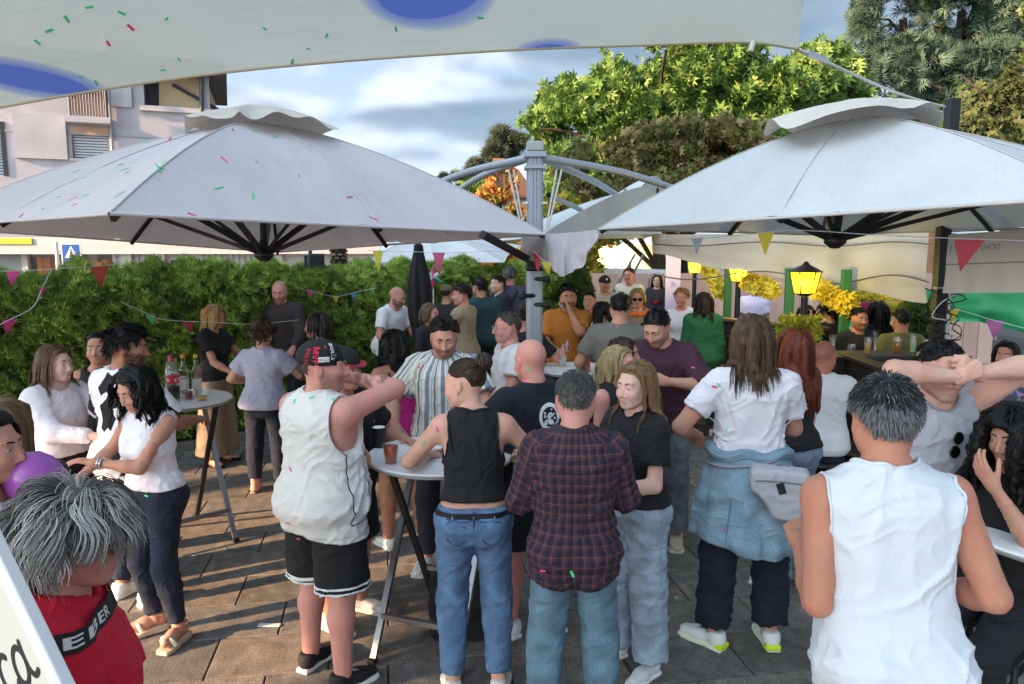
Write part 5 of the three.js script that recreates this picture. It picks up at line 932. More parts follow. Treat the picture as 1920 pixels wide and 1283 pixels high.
  // face
  if (o.eyes !== false && q < 2.2) for (const s of [-1, 1]) {
    const e = mesh('eye', eyeGeo, eyeWhite, g); e.applyMatrix4(J.head.clone().multiply(new THREE.Matrix4().makeTranslation(s * 0.031, 0.003, 0.0752)));
    const ir = mesh('iris', irisGeo, mat(o.iris ?? '#2b1a10', 0.15), e); const gz = o.gaze ?? [0, 0]; ir.position.set(gz[0] * 0.006, gz[1] * 0.006, 0.0072);
    const br = mesh('eyebrow', tube([[s * 0.012, 0.0245, 0.0905], [s * 0.024, 0.0290, 0.0895], [s * 0.037, 0.0290, 0.0830], [s * 0.048, 0.0245, 0.0745]], J.f ? 0.0030 : 0.0044, 10, 5), mat(o.browCol ?? o.hair?.col ?? '#3a2a20', 0.8), g); br.applyMatrix4(J.head);
  }
  // garments
  const put = (name, field, pts, pad, c, m, mapped) => {
    const [l, h] = bounds(pts, pad), n = net(field, l, h, c); let gg = geoFrom(n.pos, n.idx); if (mapped) gg = wrapUV(gg, J, mapped === 'back');
    return mesh(name, gg, m, g);
  };
  const gmat = (t) => t.mat ?? mat(t.col, t.rough ?? 0.88, { sheen: t.sheen ?? 0.3, sheenRoughness: 0.6, sheenColor: new THREE.Color(t.col), ...(q <= 1.3 ? { bumpMap: crease, bumpScale: t.bump ?? 0.009 } : {}) });
  if (o.bottom) {
    const b = J.bo;
    J.bottom = put(b.name ?? 'trousers', J.bottomF, [...J.hip, ...J.knee, ...(b.skirt || (b.len ?? 2) > 1 ? J.ankle : []), J.P(0, 0.12, 0), J.P(0, -0.1, 0)], b.skirt ? 0.34 : 0.26, (q > 1 ? 0.0155 : 0.0132) * q * (b.fine ?? 1), gmat(b), b.mapped ?? (q <= 1.3 ? (Math.abs(((o.yaw ?? 0) + 360) % 360 - 180) < 90 ? 'back' : true) : false));
  }
  if (o.top) {
    const t = J.to;
    J.shirt = put(t.name ?? 'shirt', J.topF, [...J.sh, ...(t.sleeve ?? 0.5) > 0 ? J.el : [], ...(t.sleeve ?? 0.5) > 1 ? J.wr : [], J.P(0, 0.3, 0), J.P(0, t.hem ?? -0.06, 0)], 0.32, (q > 1 ? 0.0140 : 0.0116) * q * (t.fine ?? 1), gmat(t), t.mapped ?? (q <= 1.3 ? (Math.abs(((o.yaw ?? 0) + 360) % 360 - 180) < 90 ? 'back' : true) : false));
  }
  // shoes
  if (o.shoe !== null) {
    const s = { kind: 'sneaker', col: '#e4e2de', sole: '#d8d6d0', ...(o.shoe ?? {}) }, sc = J.k * (J.f ? 0.92 : 1.02);
    J.shoe = [];
    J.ankle.forEach((a, i) => {
      const m = new THREE.Matrix4().makeTranslation(a.x, o.seat ? Math.max(0, a.y - 0.085 * J.k) : a.y - 0.085 * J.k, a.z).multiply(new THREE.Matrix4().makeRotationY(((o.hipTurn ?? 0) + (i ? -1 : 1) * (o.toeOut ?? 9) + ((i ? o.footR : o.footL) ?? 0)) * D2R)).multiply(new THREE.Matrix4().makeScale((i ? -1 : 1) * sc, sc, sc));
      const cell = q < 1.3 ? 0.0080 : 0.015;
      let sh;
      if (s.kind === 'wedge') { sh = mesh('sandal', meshGeo(shoeMesh('wedge', 'sole', cell)), mat(s.sole, 0.8), g); sh.applyMatrix4(m); const ft = mesh('foot', meshGeo(shoeMesh('wedge', 'foot', cell)), mat(o.skin, 0.55), g); ft.applyMatrix4(m);
        mesh('toe_strap', tube([[-0.055, 0.045, 0.10], [-0.03, 0.083, 0.115], [0.01, 0.090, 0.12], [0.045, 0.070, 0.12], [0.058, 0.042, 0.11]], 0.016, 16, 6).scale(1, 1, 1), mat(s.col, 0.75), sh); mesh('ankle_strap', tube([[0, 0.125, -0.068], [0.042, 0.128, -0.03], [0.03, 0.125, 0.012], [0, 0.122, 0.026], [-0.03, 0.125, 0.012], [-0.042, 0.128, -0.03], [0, 0.125, -0.068]], 0.006, 24, 5), mat(s.col, 0.75), sh); mesh('heel_strap', tube([[0, 0.05, -0.072], [0, 0.09, -0.075], [0, 0.125, -0.068]], 0.011, 8, 5), mat(s.col, 0.75), sh); }
      else if (s.kind === 'flat') { sh = mesh('shoe', meshGeo(shoeMesh('flat', 'up', cell)), mat(s.col, 0.7), g); sh.applyMatrix4(m); mesh('sole', meshGeo(shoeMesh('sneaker', 'sole', cell)), mat(s.sole, 0.8), sh).scale.set(1, 0.6, 1); const ft = mesh('foot', meshGeo(shoeMesh('flat', 'foot', cell)), mat(o.skin ?? '#c98f73', 0.55), g); ft.applyMatrix4(m); }
      else { sh = mesh('shoe', meshGeo(shoeMesh('sneaker', 'up', cell)), mat(s.col, 0.7), g); sh.applyMatrix4(m); mesh('sole', meshGeo(shoeMesh('sneaker', 'sole', cell)), mat(s.sole, 0.75), sh);
        if (s.lace && q < 1.3) for (let n = 0; n < 4; n++) mesh('lace', bar([-0.018, 0.092 - n * 0.0085, 0.035 + n * 0.018], [0.020, 0.092 - n * 0.0085, 0.037 + n * 0.018], 0.0035, 0.0035, 5), mat(s.lace, 0.8), sh);
        if (s.flash) mesh('heel_panel', box(0.078, 0.03, 0.05, 0, 0.026, -0.052, 0.01), mat(s.flash, 0.6), sh); }
      J.shoe.push(sh);
    });
  }
  // hair
  if (o.hair && o.hair.col && !o.hair.none) {
    const hf = J.topF ? (x, y, z) => Math.min(J.topF(x, y, z), F(x, y, z)) : F;
    J.hair = mesh('hair', hairMesh(J, { seed: Math.round(seed * 10), ...o.hair }, q, (o.hair.len ?? 0) > 0.1 ? hf : null), hairMat, g);
  }
  if (o.more) o.more(J, g, q);
  return J;
}
const headPart = (J, name, geo, m, parent) => { const x = mesh(name, geo, m, parent ?? J.world); x.applyMatrix4(J.head); return x; };
function glasses(J, col = '#1a1a1a', dark = false, at0 = [0, 0, 0]) {
  const parts = [], [ox, oy, oz] = at0;
  for (const s of [-1, 1]) { parts.push(new THREE.TorusGeometry(0.022, 0.0018, 6, 22).scale(1.12, 0.92, 1).translate(s * 0.033 + ox, 0.0 + oy, 0.104 + oz), tube([[s * 0.056 + ox, 0.004 + oy, 0.102 + oz], [s * 0.074 + ox, 0.006 + oy, 0.06 + oz], [s * 0.079 + ox, 0.008 + oy, -0.005 + oz], [s * 0.075 + ox, -0.012 + oy, -0.02 + oz]], 0.0018, 12, 5)); }
  parts.push(tube([[-0.011 + ox, 0.004 + oy, 0.105 + oz], [ox, 0.008 + oy, 0.109 + oz], [0.011 + ox, 0.004 + oy, 0.105 + oz]], 0.0016, 6, 5));
  const fr = headPart(J, 'glasses', merge(parts), mat(col, 0.35));
  for (const s of [-1, 1]) mesh('lens', new THREE.CircleGeometry(0.022, 20).scale(1.12, 0.92, 1).translate(s * 0.033 + ox, oy, 0.104 + oz), dark ? mat('#0b0b0d', 0.08) : mat('#ffffff', 0.03, { transmission: 1, thickness: 0 }), fr);
  return fr;
}
function cap(J, col, opt = {}) {
  const back = opt.turn ?? 0, c = (x, y, z) => { let d = ell(0, 0.040, -0.016, 0.091, 0.092, 0.110)(x, y, z); d = Math.max(d, (opt.low ?? 0.030) + (z < 0 ? -z * 0.12 : -z * 0.05) - y); return Math.max(d, -ell(0, 0.03, -0.016, 0.083, 0.088, 0.102)(x, y, z)); };
  const n = net(c, [-0.12, 0, -0.15], [0.12, 0.15, 0.13], 0.0075), m = headPart(J, 'cap', geoFrom(n.pos, n.idx), mat(col, 0.85));
  J.capF = c;
  const s = new THREE.Shape(); s.moveTo(-0.078, 0); s.bezierCurveTo(-0.075, 0.07, -0.04, 0.088, 0, 0.09); s.bezierCurveTo(0.04, 0.088, 0.075, 0.07, 0.078, 0); s.bezierCurveTo(0.05, 0.045, -0.05, 0.045, -0.078, 0);
  const b = new THREE.ExtrudeGeometry(s, { depth: 0.005, bevelEnabled: false, curveSegments: 10 }), p = b.attributes.position; for (let i = 0; i < p.count; i++) p.setZ(i, p.getZ(i) - 7 * p.getX(i) ** 2 * 0.35);
  b.computeVertexNormals();
  if (!opt.noBrim) mesh('brim', b.rotateX(Math.PI / 2 + 0.12).translate(0, 0.034, 0.052).rotateY(back), mat(opt.brim ?? col, 0.8), m);
  return m;
}

// ---------------------------------------------------------------- the guests
const hShort = (col, o = {}) => ({ col, clump: 5, clumpW: 0.24, n: 1100, len: 0.034, r: 0.0018, seg: 4, thick: 0.011, rise: 0.02, grav: 0.16, jit: 0.04, over: 0.012, ...o });
const hCrop = (col, o = {}) => ({ col, n: 1000, len: 0.016, r: 0.0016, seg: 2, thick: 0.007, cap: 0.005, rise: 0.12, grav: 0.05, over: 0.008, ...o });
const hLong = (col, len, o = {}) => ({ col, n: 700, len, r: 0.0029, flow: 'part', thick: 0.013, grav: 0.5, seg: 9, jit: 0.05, over: 0.016, core: 0.012, vary: 0.25, rise: 0.02, ...o });
const hCurl = (col, len, o = {}) => ({ col, n: 700, len, r: 0.0032, wave: 0.013, freq: 120, jit: 0.45, grav: 0.14, thick: 0.032, seg: 9, over: 0.035, core: 0.016, ...o });
const hKnot = (col, knot, o = {}) => ({ col, n: 700, len: 0.26, r: 0.0024, flow: 'knot', knot, thick: 0.009, seg: 9, jit: 0.04, rise: 0, over: 0.01, noCore: true, ...o });
function bun(J, col, c, r) { const R = rng(9), g = []; for (let i = 0; i < 46; i++) { const a = R() * 6.28, b = R() * 6.28, pts = []; for (let k = 0; k < 7; k++) { const t = a + k * 0.5; pts.push(V(c[0] + r * (0.75 + 0.35 * R()) * Math.cos(t) * Math.cos(b), c[1] + r * (0.75 + 0.3 * R()) * Math.sin(t), c[2] + r * (0.75 + 0.35 * R()) * Math.cos(t) * Math.sin(b))); } g.push(tube(pts, 0.0065, 10, 4)); } g.push(new THREE.IcosahedronGeometry(r * 0.86, 2).translate(...c)); headPart(J, 'hair_bun', merge(g), mat(col, 0.55)); }
const denim = (base, seed = 1) => { const c = new THREE.Color(base); return new THREE.MeshPhysicalMaterial({ roughness: 0.92, side: THREE.DoubleSide, bumpMap: crease, bumpScale: 0.010, map: noiseTex(256, 0.55, (u, v) => { const t = 0.86 + 0.10 * tile(u, v, 90, seed) + 0.05 * tile(u, v * 0.2, 160, seed + 3) + 0.16 * tile(u, v, 5, seed + 5); const q = c.clone().convertLinearToSRGB(); return [q.r * t, q.g * t, q.b * t]; }) }); };
const pattern = (w, h, size, draw) => { const t = canvasTex(w, h, draw); t.repeat.set(1 / size, 1 / (size * h / w)); return new THREE.MeshPhysicalMaterial({ map: t, roughness: 0.9, bumpMap: crease, bumpScale: 0.010, side: THREE.DoubleSide }); };
const print = (draw, w = 256, h = 256) => new THREE.MeshPhysicalMaterial({ map: canvasTex(w, h, draw, { clamp: true }), transparent: true, alphaTest: 0.35, roughness: 0.8, side: THREE.DoubleSide });
const backPrint = (J, y, w, h, m, name = 'back_print', x = 0) => mesh(name, onCloth(J.topF, J.P(x, y, -0.4), J.dir([0, 0, 1]), J.dir([0, 1, 0]), w, h, 16, 16, 0.004), m, J.shirt);
const frontPrint = (J, y, w, h, m, name = 'chest_print', x = 0) => mesh(name, onCloth(J.topF, J.P(x, y, 0.4), J.dir([0, 0, -1]), J.dir([0, 1, 0]), w, h, 14, 14, 0.004), m, J.shirt);
// a line laid along a path on a garment
function seam(J, field, pts, r, m, name, parent) { const q = pts.map(([o, d]) => { const p = o.clone(), dir = d.clone().normalize(); for (let i = 0; i < 50; i++) { const f = field(p.x, p.y, p.z) - 0.001; if (f < 0.0006) break; p.addScaledVector(dir, Math.min(f * 0.8, 0.04)); } return p; }); return mesh(name, tube(q, r, 30, 4), m, parent); }
const backSeam = (J, field, pts, r, m, name, parent) => seam(J, field, pts.map(([x, y]) => [J.P(x, y, -0.45), J.dir([0, 0, 1])]), r, m, name, parent);
function collar(J, m, open = 0.0, h = 0.03, R0 = 0.074) { const N = 40, pos = [], idx = [], c = J.P(0, 0.512, -0.012); for (let i = 0; i <= N; i++) { const a = lerp(open, 2 * Math.PI - open, i / N), x = Math.sin(a), z = Math.cos(a); for (const [r, y] of [[R0 * 0.82, h * 1.15], [R0 * 0.98, h * 1.2], [R0 * 1.28, -0.004 - 0.022 * Math.max(0, z)]]) { const p = J.P(x * r, 0.505 + y - 0.03 * Math.max(0, z), z * r * 0.92 - 0.012); pos.push(p.x, p.y, p.z); } } for (let i = 0; i < N; i++) for (let k = 0; k < 2; k++) { const q = i * 3 + k; idx.push(q, q + 1, q + 4, q, q + 4, q + 3); } return mesh('collar', geoFrom(pos, idx), m, J.shirt); }
function neckband(J, t, m) { const c = J.P(0, (t.neck ?? [0.545, 0.078])[0], 0.012), r = (t.neck ?? [0.545, 0.078])[1] * J.k, pts = []; for (let i = 0; i <= 28; i++) { const a = i / 28 * 2 * Math.PI, d = J.dir([Math.sin(a), 0, Math.cos(a)]), up = J.dir([0, 1, 0]); let p = null; for (let y = 0; y > -1.5; y -= 0.03) { const q = c.clone().addScaledVector(d, Math.cos(y) * (r + 0.006)).addScaledVector(up, Math.sin(y) * (r + 0.006)); if (J.topF(q.x, q.y, q.z) < 0.0015) { p = q; break; } } if (p) pts.push(p); } if (pts.length > 6) mesh('neckband', tube(pts, 0.006, 56, 5), m, J.shirt); }
function legBand(J, t, a, b, grow, m, name) { const f0 = legField(J, { seed: 1, ...J.bo, ...t, fit: (J.bo.fit ?? 0.01) + grow }), cl = [0, 1].map((i) => { const n = J.knee[i].clone().sub(J.hip[i]).normalize(); return [J.hip[i].clone().lerp(J.knee[i], a), J.hip[i].clone().lerp(J.knee[i], b), n]; }); const f = (x, y, z) => { let best = 1; for (const [p, q, n] of cl) { const s1 = (p.x - x) * n.x + (p.y - y) * n.y + (p.z - z) * n.z, s2 = (x - q.x) * n.x + (y - q.y) * n.y + (z - q.z) * n.z; best = Math.min(best, Math.max(s1, s2)); } return Math.max(f0(x, y, z), best); }; const [lo, hi] = bounds([...J.hip, ...J.knee], 0.2), n = net(f, lo, hi, 0.007); return mesh(name, geoFrom(n.pos, n.idx), m, J.bottom); }
function bangle(J, i, t, r, m, name = 'bracelet') { const p = J.el[i].clone().lerp(J.wr[i], t), d = J.wr[i].clone().sub(J.el[i]).normalize(), g = new THREE.TorusGeometry(r, 0.005, 6, 20); g.applyQuaternion(new THREE.Quaternion().setFromUnitVectors(V(0, 0, 1), d)).translate(p.x, p.y, p.z); return mesh(name, g, m, J.world); }
function armTrim(J, t, m, name = 'armhole_trim', rr = 0.0045) { for (const i of [0, 1]) { const pts = [], s = i ? -1 : 1, cc = J.P(s * (J.f ? 0.195 : 0.228), 0.415, 0), r = t.hole * J.k + 0.004; for (let k = 0; k <= 48; k++) { const a = k / 48 * 2 * Math.PI; let prev = 1; for (let ph = -1.55; ph < 1.55; ph += 0.025) { const q = cc.clone().add(V(-s * Math.sin(ph) * r, Math.cos(a) * Math.cos(ph) / 0.72 * r, Math.sin(a) * Math.cos(ph) * r)), v = J.topF(q.x, q.y, q.z); if (prev > 0.0012 && v <= 0.0012) { pts.push(q); break; } prev = v; } } const run = []; for (const p of pts) if (!run.length || p.distanceTo(run[run.length - 1]) < 0.05) run.push(p); if (run.length > 10) mesh(name, tube(run, rr, 80, 5), m, J.shirt); } }
function hemLine(J, m, dy = 0.02, field = J.topF, y0 = J.to.hem ?? -0.06, parent = J.shirt) { const pts = []; for (let i = 0; i <= 48; i++) { const a = i / 48 * 2 * Math.PI, p = J.P(Math.sin(a) * 0.6, y0 + dy, Math.cos(a) * 0.6), d = J.dir([-Math.sin(a), 0, -Math.cos(a)]); for (let k = 0; k < 60; k++) { const f = field(p.x, p.y, p.z) - 0.0005; if (f < 0.0006) break; p.addScaledVector(d, f * 0.7); } pts.push(p); } mesh('hem_stitch', tube(pts, 0.0022, 96, 4), m, parent); }
function sleeveLine(J, t, m) { for (const i of [0, 1]) { const d = J.el[i].clone().sub(J.sh[i]).normalize(), c = J.sh[i].clone().lerp(J.el[i], Math.min(t, 1)).addScaledVector(d, -0.022), x = V(0, 0, 1).cross(d).normalize(), y = d.clone().cross(x), pts = []; for (let k = 0; k <= 28; k++) { const a = k / 28 * 2 * Math.PI, o = x.clone().multiplyScalar(Math.cos(a)).addScaledVector(y, Math.sin(a)), p = c.clone().addScaledVector(o, 0.16); for (let n = 0; n < 40; n++) { const f = J.topF(p.x, p.y, p.z) - 0.0005; if (f < 0.0006) break; p.addScaledVector(o, -f * 0.7); } pts.push(p); } mesh('sleeve_stitch', tube(pts, 0.002, 60, 4), m, J.shirt); } }
const SKIN = { a: '#cf9f8c', b: '#bd8a75', c: '#ae7a62', d: '#96664d', r: '#c98d80', p: '#d8ae9d' };
const jeansBlue = denim('#6484ab', 2), jeansLight = denim('#a9bccd', 5), jeansTeal = denim('#6b8b9d', 8), jeansDark = denim('#232b40', 11), jacketDenim = denim('#8ea9bb', 14), jeansGrey = denim('#7d7f86', 17);

// --- foreground left
person({ label: 'grey wavy-haired person with glasses and red top, seen close from behind at lower left', sex: 'f', H: 1.70, px: 132, py: 905, yaw: 116, head: [-12, 5, 0], skin: SKIN.r, q: 0.9, wide: 1.12, headScale: 1.0,
  hair: { col: '#7d7975', col2: '#e6e3df', mix: 0.8, n: 3300, len: 0.16, r: 0.0013, flow: 'crown', crown: [0.0, 0.92, 0.25], thick: 0.030, wave: 0.010, freq: 46, grav: 0.20, seg: 10, jit: 0.05, over: 0.03, noCore: true, clearFace: false, cap: 0.016, rise: 0.03, vary: 0.45, temple: 0.42, front: 0.56, sideLow: 0.16, clump: 14, clumpW: 0.24 },
  top: { col: '#c8102f', sleeve: 0.6, neck: [0.56, 0.07], loose: 0.03 }, bottom: { col: '#20242c' },
  more: (J) => { glasses(J, '#8c8478'); const t = canvasTex(1024, 96, (c, w, h) => { c.fillStyle = '#17181c'; c.fillRect(0, 0, w, h); c.fillStyle = '#d8d8d8'; c.font = 'bold 74px sans-serif'; for (const x of [30, 370, 710]) c.fillText('LIEBER', x, 74); }, { clamp: true });
    const N = 60, pos = [], uv = [], idx = [], fb = bodyField(J), any = (x, y, z) => Math.min(J.topF(x, y, z), fb(x, y, z)); for (let i = 0; i <= N; i++) { const a = i / N * 2 * Math.PI, p = J.P(Math.sin(a) * 0.3, 0.508 - 0.022 * Math.cos(a), Math.cos(a) * 0.3 - 0.012), d = J.dir([-Math.sin(a), 0, -Math.cos(a)]); for (let n2 = 0; n2 < 60; n2++) { const q2 = any(p.x, p.y, p.z) - 0.006; if (q2 < 0.001) break; p.addScaledVector(d, q2 * 0.6); } for (const [h, o] of [[-0.022, 0.012], [0.022, 0.0]]) { const q = p.clone().addScaledVector(J.dir([0, 1, 0]), h).addScaledVector(d, -o); pos.push(q.x, q.y, q.z); uv.push(i / N, h > 0 ? 1 : 0); } } for (let i = 0; i < N; i++) { const q = i * 2; idx.push(q, q + 2, q + 3, q, q + 3, q + 1); }
    mesh('lanyard_collar', geoFrom(pos, idx, null, uv), new THREE.MeshPhysicalMaterial({ map: t, roughness: 0.8, side: THREE.DoubleSide }), J.shirt); } });
person({ label: 'smiling dark-haired person in white at the left edge, holding a purple balloon', sex: 'f', H: 1.72, px: -34, py: 768, yaw: 88, head: [4, 0, 0], skin: SKIN.b, q: 1, face: { full: 0.6 }, hair: hLong('#241a15', 0.34, { flow: 'back', front: 0.55 }), top: { col: '#dcd8d8', sleeve: 0.5 }, bottom: { col: '#2a2c35' }, armR: { to: [-0.20, 1.28, 0.30], hand: 'grip' }, armL: { to: [0.15, 1.2, 0.3] } });
person({ label: 'light brown-haired person half hidden at the left edge, back turned', sex: 'f', H: 1.66, px: 2, py: 742, yaw: 205, skin: SKIN.a, q: 1.3, hair: hLong('#7d6443', 0.26, { flow: 'crown' }), top: { col: '#4a3b40', sleeve: 0.5 }, bottom: { col: '#2a2c35' } });
// --- left group by the hedge
person({ label: 'black wavy-haired person in white sleeveless top, navy jeans and beige wedge sandals, head bowed', sex: 'f', H: 1.635, px: 240, py: 688, yaw: -28, lean: 2, head: [2, 20, 4], skin: SKIN.b, q: 1, wide: 1.0, legL: [[0.02, -1, 0.10], [0.05, -1, -0.16]], legR: [[0.06, -1, 0.10], [0.0, -1, -0.20]], toeOut: 14, footR: -12,
  hair: hLong('#0b0908', 0.30, { wave: 0.016, freq: 42, thick: 0.022, over: 0.02, jit: 0.10, partX: 0.1, grav: 0.34, temple: 0.3 }), top: { col: '#e6dfe4', sleeve: 0, hole: 0.062, hem: 0.055, fit: 0.010, loose: 0.010, neck: [0.548, 0.075], fold: 0.007 }, bottom: { mat: jeansDark, fit: 0.008, flare: 0.002, len: 1.86, rise: 0.12, mapped: true },
  shoe: { kind: 'wedge', col: '#d8c8ac', sole: '#b9ab96' }, armL: { to: [-0.10, 1.09, 0.27], hint: [0.9, -0.9, -0.1], hand: 'open', palm: [0, -1, 0] }, armR: { to: [-0.33, 0.96, 0.22], hint: [-0.6, -0.3, -0.6], hand: 'relaxed' }, more: (J) => { bangle(J, 0, 0.9, 0.03, metal('#c9c9cf', 0.2)); bangle(J, 0, 0.84, 0.031, metal('#c9c9cf', 0.2)); } });
person({ label: 'person with long light-brown clipped-back hair, white knitted blouse and black trousers by the hedge', sex: 'f', H: 1.64, px: 100, py: 645, yaw: 70, head: [6, 0, 0], skin: SKIN.p, q: 1.15, wide: 1.12, hair: hLong('#6a4d33', 0.40, { flow: 'back', thick: 0.014 }), top: { col: '#e4d9de', sleeve: 1.95, hem: 0.05, fit: 0.016, sfit: 0.022, loose: 0.01, bag: 0.01 }, bottom: { col: '#15151a', fit: 0.016, flare: 0.04, rise: 0.12 }, armL: { to: [0.12, 1.22, 0.36] }, armR: { to: [-0.10, 1.08, 0.40], hint: [-0.5, -0.8, -0.4] }, shoe: { col: '#151515', sole: '#222' },
  more: (J) => headPart(J, 'hair_clip', merge([box(0.05, 0.018, 0.02, 0, 0.085, -0.10, 0.006), box(0.016, 0.03, 0.02, -0.018, 0.08, -0.105, 0.005), box(0.016, 0.03, 0.02, 0.018, 0.08, -0.105, 0.005)]), mat('#4a2a2a', 0.4)) });
person({ label: 'person with tied-back dark hair and hoop earrings behind the black and white shirt', sex: 'f', H: 1.68, px: 184, py: 620, yaw: 12, skin: SKIN.b, q: 1.4, hair: hKnot('#1d1512', [0, 0.05, -0.12]), top: { col: '#1a1a1e', sleeve: 0, hole: 0.09, neck: [0.56, 0.10] }, bottom: { col: '#22242b' }, more: (J) => { for (const s of [-1, 1]) headPart(J, 'hoop_earring', new THREE.TorusGeometry(0.017, 0.0022, 6, 18).rotateY(Math.PI / 2).translate(s * 0.078, -0.058, 0), metal('#c9a24a', 0.25)); } });
person({ label: 'bearded black-haired person in a black and white abstract print shirt, seen from behind', sex: 'm', H: 1.78, px: 238, py: 607, yaw: 152, head: [-48, 6, 0], skin: SKIN.c, q: 1.1, wide: 1.04, beard: 1, hair: hShort('#0f0d0d', { len: 0.055, thick: 0.024, over: 0.026, n: 1600, flow: 'crown', wave: 0.004, freq: 120, jit: 0.3 }), beardCol: '#120e0c',
  top: { mat: pattern(512, 512, 0.62, (c, w, h) => { c.fillStyle = '#e9e2e4'; c.fillRect(0, 0, w, h); c.fillStyle = '#17171a'; const R = rng(12); for (let i = 0; i < 15; i++) { const x = R() * w, y = R() * h, l = 70 + R() * 90, t = 20 + R() * 34, a = R() < 0.65 ? -0.9 + R() * 0.5 : 1.1 + R() * 0.4; for (const ox of [-w, 0, w]) for (const oy of [-h, 0, h]) { c.save(); c.translate(x + ox, y + oy); c.rotate(a); c.beginPath(); c.moveTo(-l * 0.6, -t * 0.4); c.lineTo(l * 0.3, -t); c.lineTo(l * 0.7, t * 0.1); c.lineTo(l * 0.2, t); c.lineTo(-l * 0.5, t * 0.7); c.fill(); c.restore(); } } }), mapped: 'back', sleeve: 0.85, fit: 0.022, loose: 0.03, hem: -0.12, flare: 0.025, fold: 0.010 }, bottom: { mat: jeansDark, mapped: true }, armL: { to: [0.25, 1.05, 0.3] }, armR: { to: [-0.2, 1.12, 0.34] } });
person({ label: 'blond person in black T-shirt and wide beige trousers, facing right by the hedge', sex: 'f', H: 1.70, px: 402, py: 570, yaw: 78, head: [0, 8, 0], skin: SKIN.b, q: 1.3, hair: hLong('#b98f56', 0.20, { col2: '#e0bd86', mix: 0.7, flow: 'part', thick: 0.022, blunt: true }), top: { col: '#17171a', sleeve: 0.55, hem: 0.0, fit: 0.016 }, bottom: { col: '#8f7b68', fit: 0.02, flare: 0.095, len: 1.9, rise: 0.14, fold: 0.010 }, armR: { to: [-0.16, 0.98, 0.34], hint: [-0.3, -0.6, -0.8], hand: 'grip' }, armL: { to: [0.1, 1.15, 0.36] }, shoe: { kind: 'flat', col: '#16140f', sole: '#1a1713' }, more: (J) => { bangle(J, 1, 0.9, 0.031, mat('#a05a3c', 0.5)); } });
person({ label: 'curly brown-haired person in a pale lavender T-shirt and dark jeans, back turned', sex: 'f', H: 1.60, px: 492, py: 598, yaw: 172, head: [6, 6, 0], skin: SKIN.a, q: 1.3, wide: 1.12, hair: hCurl('#4e3b2c', 0.085, { col2: '#7a5d43', mix: 0.6 }), top: { col: '#b4b3ca', sleeve: 0.62, hem: -0.05, fit: 0.018, loose: 0.03, flare: 0.02 }, bottom: { mat: jeansDark, mapped: true, fit: 0.008, flare: 0.012, len: 1.85 }, armL: { to: [0.28, 0.98, 0.2] }, armR: { to: [-0.2, 1.1, 0.34] }, shoe: { kind: 'flat', col: '#c79a7a', sole: '#8f8f92' } });
person({ label: 'bald person in a dark brown button shirt, facing us in front of the hedge', sex: 'm', H: 1.90, px: 522, py: 528, yaw: 4, head: [0, 16, 0], skin: SKIN.r, q: 1.3, buzz: 0.35, beard: 0.4, beardCol: '#4a3a30', hair: { front: 0.72, none: true, over: 0.0 }, top: { col: '#3b3032', sleeve: 1.9, hem: -0.08, fit: 0.016, loose: 0.022, neck: [0.555, 0.07] }, bottom: { col: '#22242b' }, armL: { to: [0.2, 1.05, 0.32] }, armR: { to: [-0.2, 1.05, 0.32] }, more: (J) => { collar(J, mat('#3b3032', 0.85), 0.35); for (let i = 0; i < 5; i++) { const p = J.P(0, 0.42 - i * 0.085, 0.4); mesh('button', onCloth(J.topF, p, J.dir([0, 0, -1]), J.dir([0, 1, 0]), 0.012, 0.012, 2, 2), mat('#1a1516', 0.4), J.shirt); } } });
person({ label: 'person with chin-length dark grey hair facing left toward the bald man, arm raised', sex: 'f', H: 1.67, px: 592, py: 585, yaw: -78, head: [0, 4, 0], skin: SKIN.b, q: 1.3, hair: hLong('#2d2a2a', 0.17, { col2: '#5d5958', mix: 0.6, thick: 0.02, flow: 'part', blunt: true }), top: { col: '#2b2a2e', sleeve: 0.6, hem: -0.08 }, bottom: { col: '#202329' }, armL: { to: [0.10, 1.32, 0.42], hint: [0.2, -1, 0.2] }, armR: { to: [-0.1, 1.1, 0.35] } });
person({ label: 'person in red-peaked cap and black printed T-shirt, mostly hidden behind the white jersey', sex: 'm', H: 1.68, px: 640, py: 650, yaw: 62, skin: SKIN.b, q: 1.2, wide: 1.15, hair: hCrop('#2a211c'), top: { col: '#141416', sleeve: 0.75, fit: 0.02, loose: 0.03, hem: -0.1, flare: 0.02 }, bottom: { col: '#25262b', len: 0.95, flare: 0.05, name: 'shorts' }, armR: { to: [-0.30, 1.13, 0.34], hint: [-0.5, -0.8, -0.4], hand: 'grip', palm: [1, 0, 0.3] }, armL: { to: [0.2, 1.1, 0.3] },
  more: (J) => { cap(J, '#1a1a1d', { brim: '#9a2740' }); mesh('chest_print', onCloth(J.topF, J.P(-0.35, 0.25, 0.10), J.dir([1, 0, -0.25]), J.dir([0, 1, 0]), 0.13, 0.12, 10, 10), print((c, w, h) => { c.clearRect(0, 0, w, h); c.strokeStyle = '#e8e8e8'; c.lineWidth = 22; c.lineCap = 'round'; c.beginPath(); c.moveTo(50, 220); c.lineTo(50, 60); c.lineTo(170, 210); c.lineTo(170, 60); c.moveTo(90, 40); c.lineTo(125, 110); c.lineTo(215, 40); c.moveTo(125, 110); c.lineTo(120, 230); c.stroke(); }), J.shirt); } });
